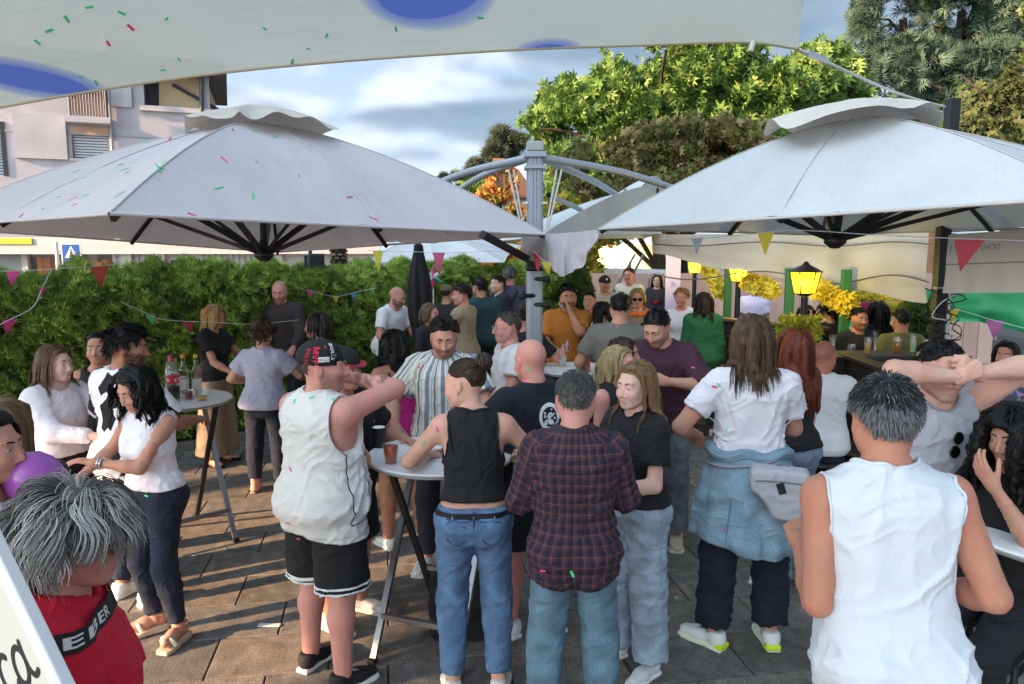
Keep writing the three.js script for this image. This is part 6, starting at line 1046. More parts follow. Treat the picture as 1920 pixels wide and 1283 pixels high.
// --- the man in the white jersey
person({ label: 'person in lettered black cap, long white basketball jersey and black shorts, elbow raised', sex: 'm', H: 1.80, px: 600, py: 634, yaw: 146, head: [-52, 0, 3], skin: SKIN.r, q: 0.9, wide: 1.12, belly: 0.03, beard: 0.75, beardCol: '#6d5a50', hair: hCrop('#6d625b', { front: 0.35, over: 0.020 }), legL: [[0.05, -1, 0.08], [0.02, -1, -0.08]], legR: [[0.12, -1, -0.05], [0.02, -1, -0.06]],
  ink: (x, y, z, c, J) => { const w = J.wr[1], e = J.el[1]; const d = e.clone().sub(w), l = d.length(); const t = ((x - w.x) * d.x + (y - w.y) * d.y + (z - w.z) * d.z) / (l * l), near = Math.hypot(x - w.x - d.x * t, y - w.y - d.y * t, z - w.z - d.z * t) < 0.065; if (near && t > 0.12 && t < 0.82 && noise(x * 34, y * 34, z * 34) > 0.02) { const k = 0.62; return [lerp(c[0], 0.05, k), lerp(c[1], 0.05, k), lerp(c[2], 0.045, k)]; } return c; },
  top: { col: '#d3d0cb', sleeve: 0, hole: 0.115, hem: -0.14, fit: 0.022, loose: 0.034, neck: [0.560, 0.083], fold: 0.010, name: 'jersey', hemWave: 0.012, fine: 0.9 }, bottom: { col: '#111113', len: 0.96, fit: 0.022, flare: 0.050, name: 'shorts', fold: 0.010, kneeOut: 1 }, shoe: { col: '#17171a', sole: '#d8d8d4', lace: '#e8e8e8' },
  armR: { to: [-0.02, 1.555, 0.185], hint: [-1, -0.30, 0.1], hand: 'relaxed', palm: [0.6, 0, -1], lift: 0.012 }, armL: { to: [0.18, 1.08, 0.34] },
  more: (J) => {
    cap(J, '#15161b', { turn: 0.0, low: 0.018, noBrim: true }); const letters = (draw, w, h) => print(draw, w, h), field = (x, y, z) => ell(0, 0.040, -0.016, 0.091, 0.092, 0.110)(x, y, z);
    const put = (a, y, w, h, draw, cw = 256, ch = 128, roll = 0) => { const d = V(-Math.sin(a), 0, -Math.cos(a)), g = onCloth(field, V(Math.sin(a) * 0.25, y, Math.cos(a) * 0.25), d, V(Math.sin(roll) * Math.cos(a), Math.cos(roll), -Math.sin(roll) * Math.sin(a)), w, h, 10, 8, 0.0025); headPart(J, 'cap_lettering', g, letters(draw, cw, ch)); };
    const word = (s, col, f = 110) => (c, w, h) => { c.clearRect(0, 0, w, h); c.fillStyle = col; c.font = `bold ${f}px sans-serif`; c.textAlign = 'center'; c.fillText(s, w / 2, h * 0.83); };
    put(-2.15, 0.065, 0.075, 0.030, word('BULLS', '#b01c35', 84), 256, 100, Math.PI / 2); put(-1.75, 0.070, 0.085, 0.040, word('MVP', '#d31f3c', 110), 256, 120, Math.PI / 2); put(-1.35, 0.052, 0.048, 0.022, (c, w, h) => { c.fillStyle = '#d9d6d4'; c.fillRect(0, 0, w, h); c.fillStyle = '#333'; c.font = 'bold 90px sans-serif'; c.textAlign = 'center'; c.fillText('BULLS', w / 2, 100, w - 20); }); put(-0.82, 0.082, 0.075, 0.026, word('BULLS', '#dcdad8', 84), 256, 100, Math.PI / 2 + 0.2); put(-1.2, 0.105, 0.025, 0.022, word('N', '#c43f30', 120));
    // side panel: pinstriped, outlined in black
    const side = canvasTex(256, 1024, (c, w, h) => { c.fillStyle = '#e2e0e0'; c.fillRect(0, 0, w, h); c.fillStyle = '#9aa0ac'; for (let x = 10; x < w; x += 20) c.fillRect(x, 0, 3, h); c.fillStyle = '#17171a'; c.fillRect(0, 0, 12, h); c.fillRect(w - 12, 0, 12, h); c.fillRect(0, h - 14, w, 14); }, { clamp: true });
    mesh('side_panel', onCloth(J.topF, J.P(-0.45, 0.105, 0.02), J.dir([1, 0, -0.02]), J.dir([0, 1, 0]), 0.125, 0.36, 12, 30, 0.005), new THREE.MeshPhysicalMaterial({ map: side, roughness: 0.9, side: THREE.DoubleSide }), J.shirt);
    legBand(J, {}, 0.865, 0.895, 0.004, mat('#d8d6d3', 0.85), 'white_stripe'); legBand(J, {}, 0.925, 0.955, 0.004, mat('#d8d6d3', 0.85), 'white_stripe');
    neckband(J, { neck: [0.560, 0.083] }, mat('#d3d0cb', 0.85)); armTrim(J, J.to, mat('#d3d0cb', 0.85)); hemLine(J, mat('#b5b2ad', 0.9));
  } });
person({ label: 'long black-haired person in a hot pink low-backed dress, turned away', sex: 'f', H: 1.66, px: 738, py: 618, yaw: 210, lean: 6, head: [10, 8, 0], skin: SKIN.c, q: 1.2, wide: 1.12, hair: hLong('#0f0c0c', 0.26, { flow: 'crown', thick: 0.028, wave: 0.008 }), top: { col: '#b81f72', sleeve: 0, hole: 0.10, neck: [0.50, 0.125, -0.05], hem: -0.05, fit: 0.008, loose: 0.01, name: 'dress_bodice' }, bottom: { col: '#a91c68', skirt: true, to: 0.72, r0: 0.15, r1: 0.23, name: 'dress_skirt', pleat: 0.006 }, armL: { to: [0.2, 1.1, 0.32] }, armR: { d: [[0.12, -1, 0.12], [-0.1, -0.7, 0.8]] },
  more: (J) => { for (const s of [-1, 1]) seam(J, J.topF ? (x, y, z) => Math.min(J.topF(x, y, z), bodyField(J)(x, y, z)) : null, [[J.P(s * 0.10, 0.60, -0.02), J.dir([0, -1, 0])], [J.P(s * 0.11, 0.44, -0.4), J.dir([0, 0, 1])], [J.P(s * 0.10, 0.36, -0.4), J.dir([0, 0, 1])]], 0.005, mat('#1a1416', 0.7), 'strap', J.shirt); } });
person({ label: 'young bearded person in a blue and cream striped shirt, looking down at the table', sex: 'm', H: 1.82, px: 832, py: 594, yaw: -6, head: [12, 20, 0], skin: SKIN.b, q: 1, beard: 0.62, beardCol: '#2b1d15', hair: hShort('#1f1510', { flow: 'back', thick: 0.015, len: 0.034, over: 0.018, rise: 0.06, n: 1500, grav: 0.25 }),
  top: { mat: pattern(256, 64, 0.115, (c, w, h) => { c.fillStyle = '#d8d3c8'; c.fillRect(0, 0, w, h); c.fillStyle = '#7c8596'; c.fillRect(20, 0, 70, h); c.fillStyle = '#a9a59c'; c.fillRect(118, 0, 22, h); c.fillStyle = '#6e7788'; c.fillRect(160, 0, 34, h); c.fillStyle = '#b3ada2'; c.fillRect(212, 0, 16, h); }), mapped: true, sleeve: 0.72, flare: 0.022, fit: 0.020, loose: 0.03, hem: -0.10, neck: [0.552, 0.07] }, bottom: { col: '#2a2d36' }, armR: { to: [-0.26, 1.08, 0.30], hint: [-0.8, -0.6, -0.3] }, armL: { to: [0.22, 1.10, 0.34], hint: [0.8, -0.6, -0.3] }, more: (J) => collar(J, J.shirt.material, 0.42) });
// --- at the near table
person({ label: 'person with a loose brown bun in a black racer tank and blue jeans, back turned', sex: 'f', H: 1.73, px: 868, py: 672, yaw: 183, lean: 4, head: [62, 10, 4], skin: SKIN.a, q: 0.9, wide: 1.0, hair: hKnot('#3a2a20', [-0.01, 0.085, -0.105], { col2: '#5c4533' }), legL: [[0.05, -1, 0.02], [0.0, -1, -0.06]], legR: [[0.06, -1, 0.05], [0.02, -1, -0.10]],
  top: { col: '#15161b', sleeve: 0, hole: 0.108, hem: 0.095, fit: 0.009, loose: 0.010, neck: [0.57, 0.088], fold: 0.007, name: 'tank_top' }, bottom: { mat: jeansBlue, mapped: 'back', fit: 0.009, flare: 0.012, rise: 0.068, len: 1.9, fold: 0.007, name: 'jeans' }, shoe: { col: '#d8d6d2', sole: '#e6e4df' },
  armL: { to: [0.24, 1.13, 0.36], hint: [0.9, -0.7, -0.3], hand: 'flat' }, armR: { to: [-0.27, 1.13, 0.34], hint: [-0.9, -0.7, -0.3], hand: 'grip' },
  more: (J) => {
    bun(J, '#33241b', [-0.01, 0.095, -0.115], 0.042);
    const dk = mat('#33496a', 0.9), bt = (x, y) => [J.P(x, y, -0.45), J.dir([0, 0, 1])];
    const belt = []; for (let i = 0; i <= 40; i++) { const a = i / 40 * 2 * Math.PI, p = J.P(Math.sin(a) * 0.5, 0.047 + 0.012 * Math.cos(a), Math.cos(a) * 0.5), d = J.dir([-Math.sin(a), 0, -Math.cos(a)]); for (let k = 0; k < 50; k++) { const f = J.bottomF(p.x, p.y, p.z) - 0.004; if (f < 0.001) break; p.addScaledVector(d, f * 0.7); } belt.push(p); }
    const bg = new THREE.BufferGeometry(), bp = [], bi = []; belt.forEach((p, i) => { for (const y of [-0.019, 0.019]) bp.push(p.x, p.y + y, p.z); if (i) { const q = i * 2; bi.push(q - 2, q, q + 1, q - 2, q + 1, q - 1); } }); mesh('belt', geoFrom(bp, bi), mat('#15161a', 0.5), J.bottom);
    for (const s of [-1, 1]) { seam(J, J.bottomF, [bt(s * 0.045, -0.005), bt(s * 0.125, 0.012), bt(s * 0.125, -0.075), bt(s * 0.085, -0.105), bt(s * 0.048, -0.085), bt(s * 0.045, -0.005)], 0.0028, dk, 'back_pocket', J.bottom); seam(J, J.bottomF, [bt(0, 0.022), bt(s * 0.06, 0.016), bt(s * 0.13, 0.028)], 0.0025, dk, 'yoke_seam', J.bottom); }
    seam(J, J.bottomF, [bt(0, 0.06), bt(0, 0.0), bt(0, -0.06)], 0.004, dk, 'centre_seam', J.bottom); for (const x of [0, -0.1, 0.1]) seam(J, J.bottomF, [bt(x, 0.07), bt(x, 0.045), bt(x, 0.025)], 0.006, mat('#6484ab', 0.9), 'belt_loop', J.bottom);
    const fb = bodyField(J), any = (x, y, z) => Math.min(J.topF(x, y, z), fb(x, y, z)); for (const s of [-1, 1]) seam(J, any, [[J.P(s * 0.105, 0.62, -0.02), J.dir([0, -1, 0])], bt(s * 0.118, 0.46), bt(s * 0.112, 0.40), bt(s * 0.10, 0.33)], 0.0055, mat('#121216', 0.7), 'strap', J.shirt);
    neckband(J, { neck: [0.57, 0.088] }, mat('#15161b', 0.85)); armTrim(J, J.to, mat('#1a1b21', 0.85)); for (const s of [-1, 1]) headPart(J, 'earring', new THREE.SphereGeometry(0.006, 8, 6).translate(s * 0.078, -0.042, 0.002), metal('#d9c07a', 0.2));
  } });
person({ label: 'person with grey swept hair and glasses in a white T-shirt, facing left', sex: 'm', H: 1.75, px: 952, py: 584, yaw: -72, head: [-6, 2, 0], skin: SKIN.r, q: 1.2, beard: 0.25, beardCol: '#8a7d76', hair: hCrop('#5d544e', { front: 0.62, len: 0.02 }), top: { col: '#d9d5da', sleeve: 0.6, hem: -0.10, fit: 0.016, loose: 0.03, flare: 0.02 }, bottom: { col: '#1d1e22' }, armL: { to: [0.16, 1.05, 0.30] }, more: (J) => { glasses(J, '#8f8f92'); frontPrint(J, 0.30, 0.16, 0.08, print((c, w, h) => { c.clearRect(0, 0, w, h); c.fillStyle = '#55575d'; c.font = 'bold 44px sans-serif'; c.fillText('~ ~ ~', 60, 90); c.fillRect(70, 120, 110, 10); c.fillRect(90, 150, 70, 8); })); } });
person({ label: 'bald person in a navy sweatshirt with a round white back print, at the near table', sex: 'm', H: 1.75, px: 992, py: 637, yaw: 207, lean: 5, head: [4, 6, 0], skin: '#cc8b7d', q: 1, wide: 1.05, buzz: 0.12, beardCol: '#8a7468', hair: { front: 0.8, none: true, over: 0.0 }, top: { col: '#141620', sleeve: 1.55, hem: -0.08, fit: 0.020, loose: 0.022, sfit: 0.020 }, bottom: { col: '#17181e', len: 0.9, flare: 0.04, name: 'shorts' }, shoe: { col: '#e2e0de', sole: '#e8e6e2', lace: '#d0d0d0' }, armL: { to: [0.27, 1.12, 0.34], hint: [0.9, -0.6, -0.2] }, armR: { to: [-0.18, 1.12, 0.36] }, legL: [[0.10, -1, 0.14], [0.04, -1, -0.04]],
  more: (J) => backPrint(J, 0.335, 0.20, 0.24, print((c, w, h) => { c.clearRect(0, 0, w, h); c.fillStyle = '#dddbe0'; c.beginPath(); c.arc(118, 96, 82, 0, 7); c.fill(); c.fillStyle = '#141620'; c.beginPath(); c.arc(118, 96, 58, 0, 7); c.fill(); c.fillStyle = '#dddbe0'; const R = rng(4); for (let i = 0; i < 26; i++) { c.beginPath(); c.arc(118 + (R() - 0.5) * 84, 96 + (R() - 0.5) * 84, 4 + R() * 9, 0, 7); c.fill(); } c.save(); c.translate(118, 214); c.rotate(-0.12); c.font = 'bold 56px sans-serif'; c.textAlign = 'center'; c.fillText('OZZEN', 0, 20); c.restore(); c.save(); c.translate(218, 100); c.rotate(-1.2); c.font = 'bold 38px sans-serif'; c.fillText('GEN', 0, 0); c.restore(); }), 'back_print', -0.02) });
person({ label: 'grey cropped-haired person in a dark red and navy checked shirt and teal jeans, back turned', sex: 'm', H: 1.72, px: 1080, py: 694, yaw: 181, lean: 2, head: [-8, 8, 0], skin: SKIN.r, q: 0.9, wide: 0.93, hair: hCrop('#4a4644', { col2: '#8a8784', mix: 0.8, len: 0.018, n: 2600, r: 0.0012, clump: 4, clumpW: 0.3, thick: 0.008, nape: -0.72 }), legL: [[0.10, -1, 0.02], [0.04, -1, -0.05]], legR: [[0.10, -1, 0.04], [0.04, -1, -0.06]],
  top: { mat: pattern(256, 256, 0.042, (c, w, h) => { c.fillStyle = '#3d2831'; c.fillRect(0, 0, w, h); c.fillStyle = 'rgba(28,26,48,0.8)'; c.fillRect(20, 0, 90, h); c.fillStyle = 'rgba(28,26,48,0.6)'; c.fillRect(0, 20, w, 90); c.fillStyle = 'rgba(112,66,66,0.7)'; c.fillRect(150, 0, 34, h); c.fillRect(0, 150, w, 34); c.fillStyle = 'rgba(112,66,66,0.35)'; c.fillRect(214, 0, 16, h); c.fillRect(0, 214, w, 16); }), mapped: 'back', sleeve: 1.75, fit: 0.016, loose: 0.024, sfit: 0.016, hem: -0.155, hemWave: -0.022, fold: 0.012, neck: [0.565, 0.066], fine: 0.9 }, bottom: { mat: jeansTeal, mapped: 'back', fit: 0.014, flare: 0.022, len: 1.95, fold: 0.009, name: 'jeans' }, shoe: { col: '#5d4a3c', sole: '#333' },
  armL: { to: [0.17, 1.03, 0.32], hint: [0.55, -0.9, -0.4] }, armR: { to: [-0.17, 1.03, 0.32], hint: [-0.55, -0.9, -0.4] },
  more: (J) => { collar(J, J.shirt.material, 0.5, 0.034, 0.072); const dk = mat('#221b2c', 0.9), bt = (x, y) => [J.P(x, y, -0.45), J.dir([0, 0, 1])]; seam(J, J.topF, [bt(-0.155, 0.375), bt(-0.08, 0.372), bt(0, 0.37), bt(0.08, 0.372), bt(0.155, 0.375)], 0.0028, dk, 'yoke_seam', J.shirt); for (const x of [-0.016, 0.016]) seam(J, J.topF, [bt(x, 0.37), bt(x * 1.2, 0.25), bt(x * 1.5, 0.1)], 0.0022, dk, 'pleat', J.shirt); } });
person({ label: 'young person with long light-brown hair, black T-shirt and pale loose jeans, turning to the left', sex: 'f', H: 1.68, px: 1192, py: 676, yaw: -58, head: [10, 2, 0], skin: SKIN.p, q: 0.9, face: { jaw: 0.92 }, iris: '#2a3a46', lips: 0.6, gaze: [-0.3, 0], hair: hLong('#83623f', 0.40, { col2: '#b08c62', mix: 0.55, flow: 'back', front: 0.5, thick: 0.013, partX: 0.15, temple: 0.32 }), browCol: '#4a3424', legL: [[0.05, -1, -0.03], [0.02, -1, -0.04]], legR: [[0.06, -1, 0.05], [0.02, -1, -0.04]],
  top: { col: '#15151a', sleeve: 0.62, hem: 0.045, fit: 0.013, loose: 0.012, flare: 0.016, fold: 0.008, neck: [0.553, 0.072] }, bottom: { mat: jeansLight, mapped: true, fit: 0.018, flare: 0.036, rise: 0.13, len: 1.94, fold: 0.011, name: 'jeans' }, shoe: { col: '#dddce0', sole: '#ecebe8', lace: '#c6c6cc' }, armL: { to: [0.10, 1.045, 0.27], hint: [0.5, -0.5, -0.8], hand: 'relaxed' }, armR: { to: [-0.10, 1.05, 0.30] },
  more: (J) => { sleeveLine(J, 0.62, mat('#26262b', 0.9)); hemLine(J, mat('#26262b', 0.9)); neckband(J, J.to, mat('#18181c', 0.85)); mesh('chest_print', onCloth(J.topF, J.P(-0.02, 0.36, 0.4), J.dir([0, 0, -1]), J.dir([0, 1, 0]), 0.05, 0.13, 6, 12), print((c, w, h) => { c.clearRect(0, 0, w, h); c.fillStyle = '#6f7684'; c.font = 'bold 60px sans-serif'; for (let i = 0; i < 4; i++) c.fillText(['K0', 'ME', 'TS', '26'][i], 70, 60 + i * 62); }), J.shirt); const dk = mat('#7e93a8', 0.9); for (const i of [0]) { const fp = (t, o) => { const p = J.hip[i].clone().lerp(J.knee[i], t); return [p.clone().add(J.dir([0.4, 0, o])), J.dir([-1, 0, 0])]; }; seam(J, J.bottomF, [fp(0.0, 0), fp(0.4, 0), fp(0.8, 0), fp(1.0, 0)], 0.003, dk, 'side_seam', J.bottom); seam(J, J.bottomF, [fp(-0.12, -0.10), fp(0.02, -0.10), fp(0.14, -0.10)], 0.003, dk, 'pocket_edge', J.bottom); } } });
person({ label: 'person with wispy ash-blond hair and black sleeveless top, behind the long-haired one in black', sex: 'f', H: 1.62, px: 1160, py: 646, yaw: 40, head: [30, -4, 0], skin: SKIN.r, q: 1.2, hair: hLong('#a58c60', 0.24, { col2: '#d8c292', mix: 0.7, flow: 'back', jit: 0.14 }), top: { col: '#141417', sleeve: 0, hole: 0.08 }, bottom: { col: '#22242a' }, armL: { d: [[0.15, -1, 0.1], [0.1, -1, 0.3]] } });
person({ label: 'reddish brown-haired person squeezed in beside the maroon shirt', sex: 'f', H: 1.64, px: 1170, py: 630, yaw: 70, head: [0, 0, 0], skin: SKIN.r, q: 1.4, hair: hLong('#3f211c', 0.16, { thick: 0.016, blunt: true }), top: { col: '#4c3a3c', sleeve: 0.6 }, bottom: { col: '#26262c' } });
person({ label: 'dark-haired person in a maroon shirt looking down and gesturing, in grey jeans', sex: 'm', H: 1.86, px: 1226, py: 584, yaw: -22, lean: 5, head: [-16, 26, 0], skin: SKIN.b, q: 1.05, wide: 1.02, hair: hCrop('#130f0f', { thick: 0.011, len: 0.022, front: 0.45 }), beard: 0.3, beardCol: '#2b201b', top: { col: '#3d1d2b', sleeve: 0.98, hem: -0.08, fit: 0.018, loose: 0.026, flare: 0.014 }, bottom: { mat: jeansGrey, mapped: true, fit: 0.014, flare: 0.03 }, shoe: { col: '#c9b9a4', sole: '#d0c8bc' }, armL: { to: [0.10, 1.30, 0.34], hint: [1, -0.4, -0.1], hand: 'point', palm: [-0.6, 0, -0.8] }, armR: { to: [0.02, 1.06, 0.36], hint: [-0.8, -0.6, 0], hand: 'open', palm: [0.3, 1, 0] } });
// --- middle distance
person({ label: 'broad dark-haired person in a grey-olive T-shirt, back turned', sex: 'm', H: 1.88, px: 1164, py: 549, yaw: 172, head: [-6, 4, 0], skin: SKIN.b, q: 1.4, wide: 1.08, hair: hCrop('#1d1512', { len: 0.022, thick: 0.010 }), top: { col: '#6b675f', sleeve: 0.7, hem: -0.1, fit: 0.018, loose: 0.025 }, bottom: { col: '#26282e' }, armL: { to: [0.3, 1.1, 0.26] }, armR: { to: [-0.2, 1.12, 0.34] } });
const ochre = person({ label: 'person in an ochre orange shirt drinking from a small glass', sex: 'm', H: 1.88, px: 1066, py: 532, yaw: -6, head: [4, 4, 0], skin: SKIN.c, q: 1.4, beard: 0.4, hair: hShort('#15100e', { thick: 0.022, over: 0.02, rise: 0.2 }), top: { col: '#a5621d', sleeve: 0.75, hem: -0.1, fit: 0.02, loose: 0.02, neck: [0.55, 0.07] }, bottom: { col: '#26282e' }, armL: { to: [0.02, 1.575, 0.19], hint: [0.5, -0.9, 0.2], hand: 'grip', palm: [-1, 0, 0] }, armR: { to: [-0.1, 1.16, 0.36], hand: 'relaxed' }, more: (J) => collar(J, mat('#a5621d', 0.85), 0.4) });
person({ label: 'person with dark ponytail in a white top, right of the ochre shirt', sex: 'f', H: 1.74, px: 1106, py: 546, yaw: -40, head: [20, 0, 0], skin: SKIN.b, q: 1.6, hair: hKnot('#17110f', [0, 0.03, -0.12]), top: { col: '#d8d2cc', sleeve: 0.3 }, bottom: { col: '#26282e' } });
person({ label: 'dark straight-haired person between the white top and the grey-olive T-shirt', sex: 'f', H: 1.70, px: 1130, py: 564, yaw: 190, skin: SKIN.b, q: 1.6, hair: hLong('#16100f', 0.2), top: { col: '#4b3a33', sleeve: 0.6 }, bottom: { col: '#26282e' } });
person({ label: 'person in a black baseball cap with a white badge, far back', sex: 'm', base: 0.148, H: 1.70, px: 1134, py: 517, yaw: 10, skin: SKIN.b, q: 2, hair: hCrop('#2a211c'), top: { col: '#b9b0aa', sleeve: 0.6 }, bottom: { col: '#26282e' }, more: (J) => { cap(J, '#17171a'); headPart(J, 'badge', new THREE.CircleGeometry(0.016, 12).rotateX(-0.25).translate(0, 0.075, 0.094), mat('#e6e6e6', 0.7)); } });
person({ label: 'tall person with glasses in a cream open shirt, at the back', sex: 'm', base: 0.148, H: 1.80, px: 1180, py: 502, yaw: -28, skin: SKIN.r, q: 1.9, hair: hShort('#4a3022', { thick: 0.018 }), top: { col: '#c9bda8', sleeve: 0.7, loose: 0.03 }, bottom: { col: '#30323a' }, more: (J) => { glasses(J, '#222'); collar(J, mat('#c9bda8', 0.85), 0.5); } });
person({ label: 'long dark-haired person with glasses in a dark jacket with red print, far back', sex: 'f', base: 0.148, H: 1.64, px: 1232, py: 514, yaw: -18, skin: SKIN.a, q: 1.9, hair: hLong('#1d1514', 0.28), top: { col: '#211f26', sleeve: 1.9, fit: 0.02 }, bottom: { col: '#26282e' }, more: (J) => { glasses(J, '#222'); frontPrint(J, 0.25, 0.14, 0.07, mat('#8e2030', 0.8)); } });
person({ label: 'blond person in dark sunglasses with an orange scarf', sex: 'f', base: 0, H: 1.76, px: 1196, py: 541, yaw: -10, skin: SKIN.b, q: 1.8, hair: hLong('#a98b52', 0.15, { blunt: true, thick: 0.02, col2: '#d4b679' }), top: { col: '#8c7466', sleeve: 0.6 }, bottom: { col: '#26282e' }, more: (J) => { glasses(J, '#111', true); const pts = []; for (let i = 0; i <= 20; i++) { const a = i / 20 * 2 * Math.PI; pts.push(J.P(Math.sin(a) * 0.12, 0.50 - 0.03 * Math.cos(a), Math.cos(a) * 0.10)); } mesh('scarf', merge([tube(pts, 0.032, 40, 8), tube([J.P(0.12, 0.5, 0.05), J.P(0.2, 0.47, 0.10), J.P(0.30, 0.48, 0.10)], 0.03, 12, 8)]), mat('#e0701f', 0.8), J.world); } });
person({ label: 'short sandy-haired person with glasses and flushed face in white, beside the green jumper', sex: 'f', base: 0.148, H: 1.62, px: 1278, py: 538, yaw: -20, skin: '#cf8674', q: 1.8, hair: hShort('#a67b4a', { thick: 0.025, len: 0.05, over: 0.025 }), top: { col: '#d9d2cf', sleeve: 0.6 }, bottom: { col: '#26282e' }, more: (J) => glasses(J, '#9a8a80') });
person({ label: 'dark brown-haired person in a green jumper, back turned', sex: 'f', H: 1.76, px: 1320, py: 547, yaw: 165, head: [20, 10, 6], skin: SKIN.b, q: 1.3, wide: 1.05, hair: hLong('#1f1412', 0.30, { flow: 'crown', thick: 0.02, col2: '#4a2620', mix: 0.3 }), top: { col: '#1f5a35', sleeve: 1.95, hem: -0.14, fit: 0.022, loose: 0.03, sfit: 0.022, neck: [0.55, 0.10] }, bottom: { col: '#1c2a22' }, armL: { d: [[0.14, -1, 0.0], [0.0, -1, 0.35]] }, armR: { d: [[0.16, -1, 0.0], [0.1, -1, 0.2]] } });
person({ label: 'long-haired person in white T-shirt, denim jacket and grey bag tied round the waist', sex: 'm', H: 1.90, px: 1410, py: 590, yaw: 176, head: [-10, 4, -3], skin: SKIN.b, q: 0.9, wide: 0.94, hair: hLong('#4a3526', 0.28, { col2: '#86684a', mix: 0.5, flow: 'crown', thick: 0.014, jit: 0.1 }), legL: [[0.12, -1, -0.02], [0.05, -1, -0.05]], legR: [[0.13, -1, 0.10], [0.0, -1, -0.14]], footL: 35, footR: 10,
  top: { col: '#d9d3da', sleeve: 0.62, hem: 0.105, fit: 0.015, sfit: 0.014, loose: 0.020, flare: 0.014, fold: 0.012, fine: 0.9 }, bottom: { col: '#141827', fit: 0.022, flare: 0.030, len: 1.9, fold: 0.016, name: 'jogging_trousers' }, shoe: { col: '#dcdcd8', sole: '#d9dcc0', flash: '#c8e01e', lace: '#222' }, armL: { to: [0.27, 1.16, 0.20], hint: [0.8, -0.6, -0.5], hand: 'fist' }, armR: { to: [-0.15, 1.2, 0.36] },
  more: (J, g) => {
    sleeveLine(J, 0.62, mat('#bdb7be', 0.9)); neckband(J, J.to, mat('#d9d3da', 0.85));
    // jacket tied round the waist: a sheet over the seat with a ribbed hem
    const sk = skirtField(J, { rise: 0.115, to: 0.63, r0: 0.168, r1: 0.250, hips: 0.030, pleat: 0.014, wave: 0.035, seed: 4 }), inv = J.torsoInv.elements, f = (x, y, z) => { const lz = inv[2] * x + inv[6] * y + inv[10] * z + inv[14]; return smax(smax(sk(x, y, z) - 0.008, -(sk(x, y, z) + 0.012), 0.004), lz - 0.06, 0.01); };
    const [lo, hi] = bounds([J.P(0, 0.13, 0), V(0, 0.6, 0), ...J.hip], 0.36), n = net(f, lo, hi, 0.010), jk = mesh('denim_jacket', wrapUV(geoFrom(n.pos, n.idx), J, true), jacketDenim, g);
    const dk = mat('#5f7c92', 0.9), bt = (x, y) => [J.P(x, y, -0.6), J.dir([0, 0, 1])]; for (const x of [-0.10, 0.12]) seam(J, f, [bt(x * 0.8, 0.08), bt(x, -0.1), bt(x * 1.15, -0.3)], 0.0032, dk, 'seam', jk);
    const roll = []; for (let i = 0; i <= 24; i++) { const a = lerp(0.35, 2 * Math.PI - 0.35, i / 24); { const p = J.P(Math.sin(a) * 0.5, 0.115 + 0.010 * Math.sin(a * 5), Math.cos(a) * 0.5), dd = J.dir([-Math.sin(a), 0, -Math.cos(a)]); for (let n2 = 0; n2 < 60; n2++) { const q2 = J.topF(p.x, p.y + 0.03, p.z) - 0.012; if (q2 < 0.001) break; p.addScaledVector(dd, q2 * 0.7); } roll.push(p); } } mesh('tied_sleeve', tube(roll, 0.032, 60, 8), jacketDenim, jk);
    // belt bag hanging at the back right
    const c = J.P(-0.10, -0.03, -0.235), rt = new THREE.Matrix4().makeBasis(J.dir([1, 0, 0.25]), J.dir([0.12, 1, 0]), J.dir([-0.25, 0, 1])).setPosition(c), ri = rt.clone().invert(), v = V();
    const bagF = (x, y, z) => { v.set(x, y, z).applyMatrix4(ri); const w = 0.145 - 0.075 * sstep(0.06, -0.13, v.y) - 0.012 * noise(v.y * 8, 1, 1), d = Math.hypot(Math.max(0, Math.abs(v.x + 0.012 * (v.y < 0 ? 1 : 0)) - w + 0.03), Math.max(0, Math.abs(v.y) - 0.105), Math.max(0, Math.abs(v.z) - 0.035)) - 0.03; return d - 0.006 * fold(x * 1.6, y * 1.6, z * 1.6, 9); }, [bl, bh] = bounds([c], 0.25), bn = net(bagF, bl, bh, 0.008), bag = mesh('belt_bag', geoFrom(bn.pos, bn.idx), mat('#a9a7ae', 0.9), g);
    const strap = []; for (let i = 0; i <= 30; i++) { const a = i / 30 * 2 * Math.PI; { const p = J.P(Math.sin(a) * 0.5, 0.085 - 0.03 * Math.sin(a), Math.cos(a) * 0.5), dd = J.dir([-Math.sin(a), 0, -Math.cos(a)]); for (let n2 = 0; n2 < 60; n2++) { const q2 = Math.min(J.topF(p.x, p.y, p.z), f(p.x, p.y, p.z), J.bottomF(p.x, p.y, p.z)) - 0.006; if (q2 < 0.001) break; p.addScaledVector(dd, q2 * 0.7); } strap.push(p); } } mesh('bag_strap', tube(strap, 0.009, 60, 6), mat('#8f8d95', 0.85), bag);
    const z = (x, y) => { const p = V(x, y, -0.3).applyMatrix4(rt); return [p, V(0, 0, 1).transformDirection(rt)]; }; mesh('bag_logo', onCloth(bagF, V(0.0, 0.045, -0.3).applyMatrix4(rt), V(0, 0, 1).transformDirection(rt), V(0.2, 1, 0).transformDirection(rt), 0.038, 0.06, 4, 4, 0.004), mat('#1b1b1e', 0.7), bag); seam(J, bagF, [z(-0.12, 0.075), z(0, 0.08), z(0.12, 0.075)], 0.004, mat('#6f6d74', 0.7), 'zip', bag); seam(J, bagF, [z(0.12, 0.05), z(0.08, -0.06), z(0.02, -0.12)], 0.0035, mat('#85838a', 0.8), 'piping', bag);
  } });
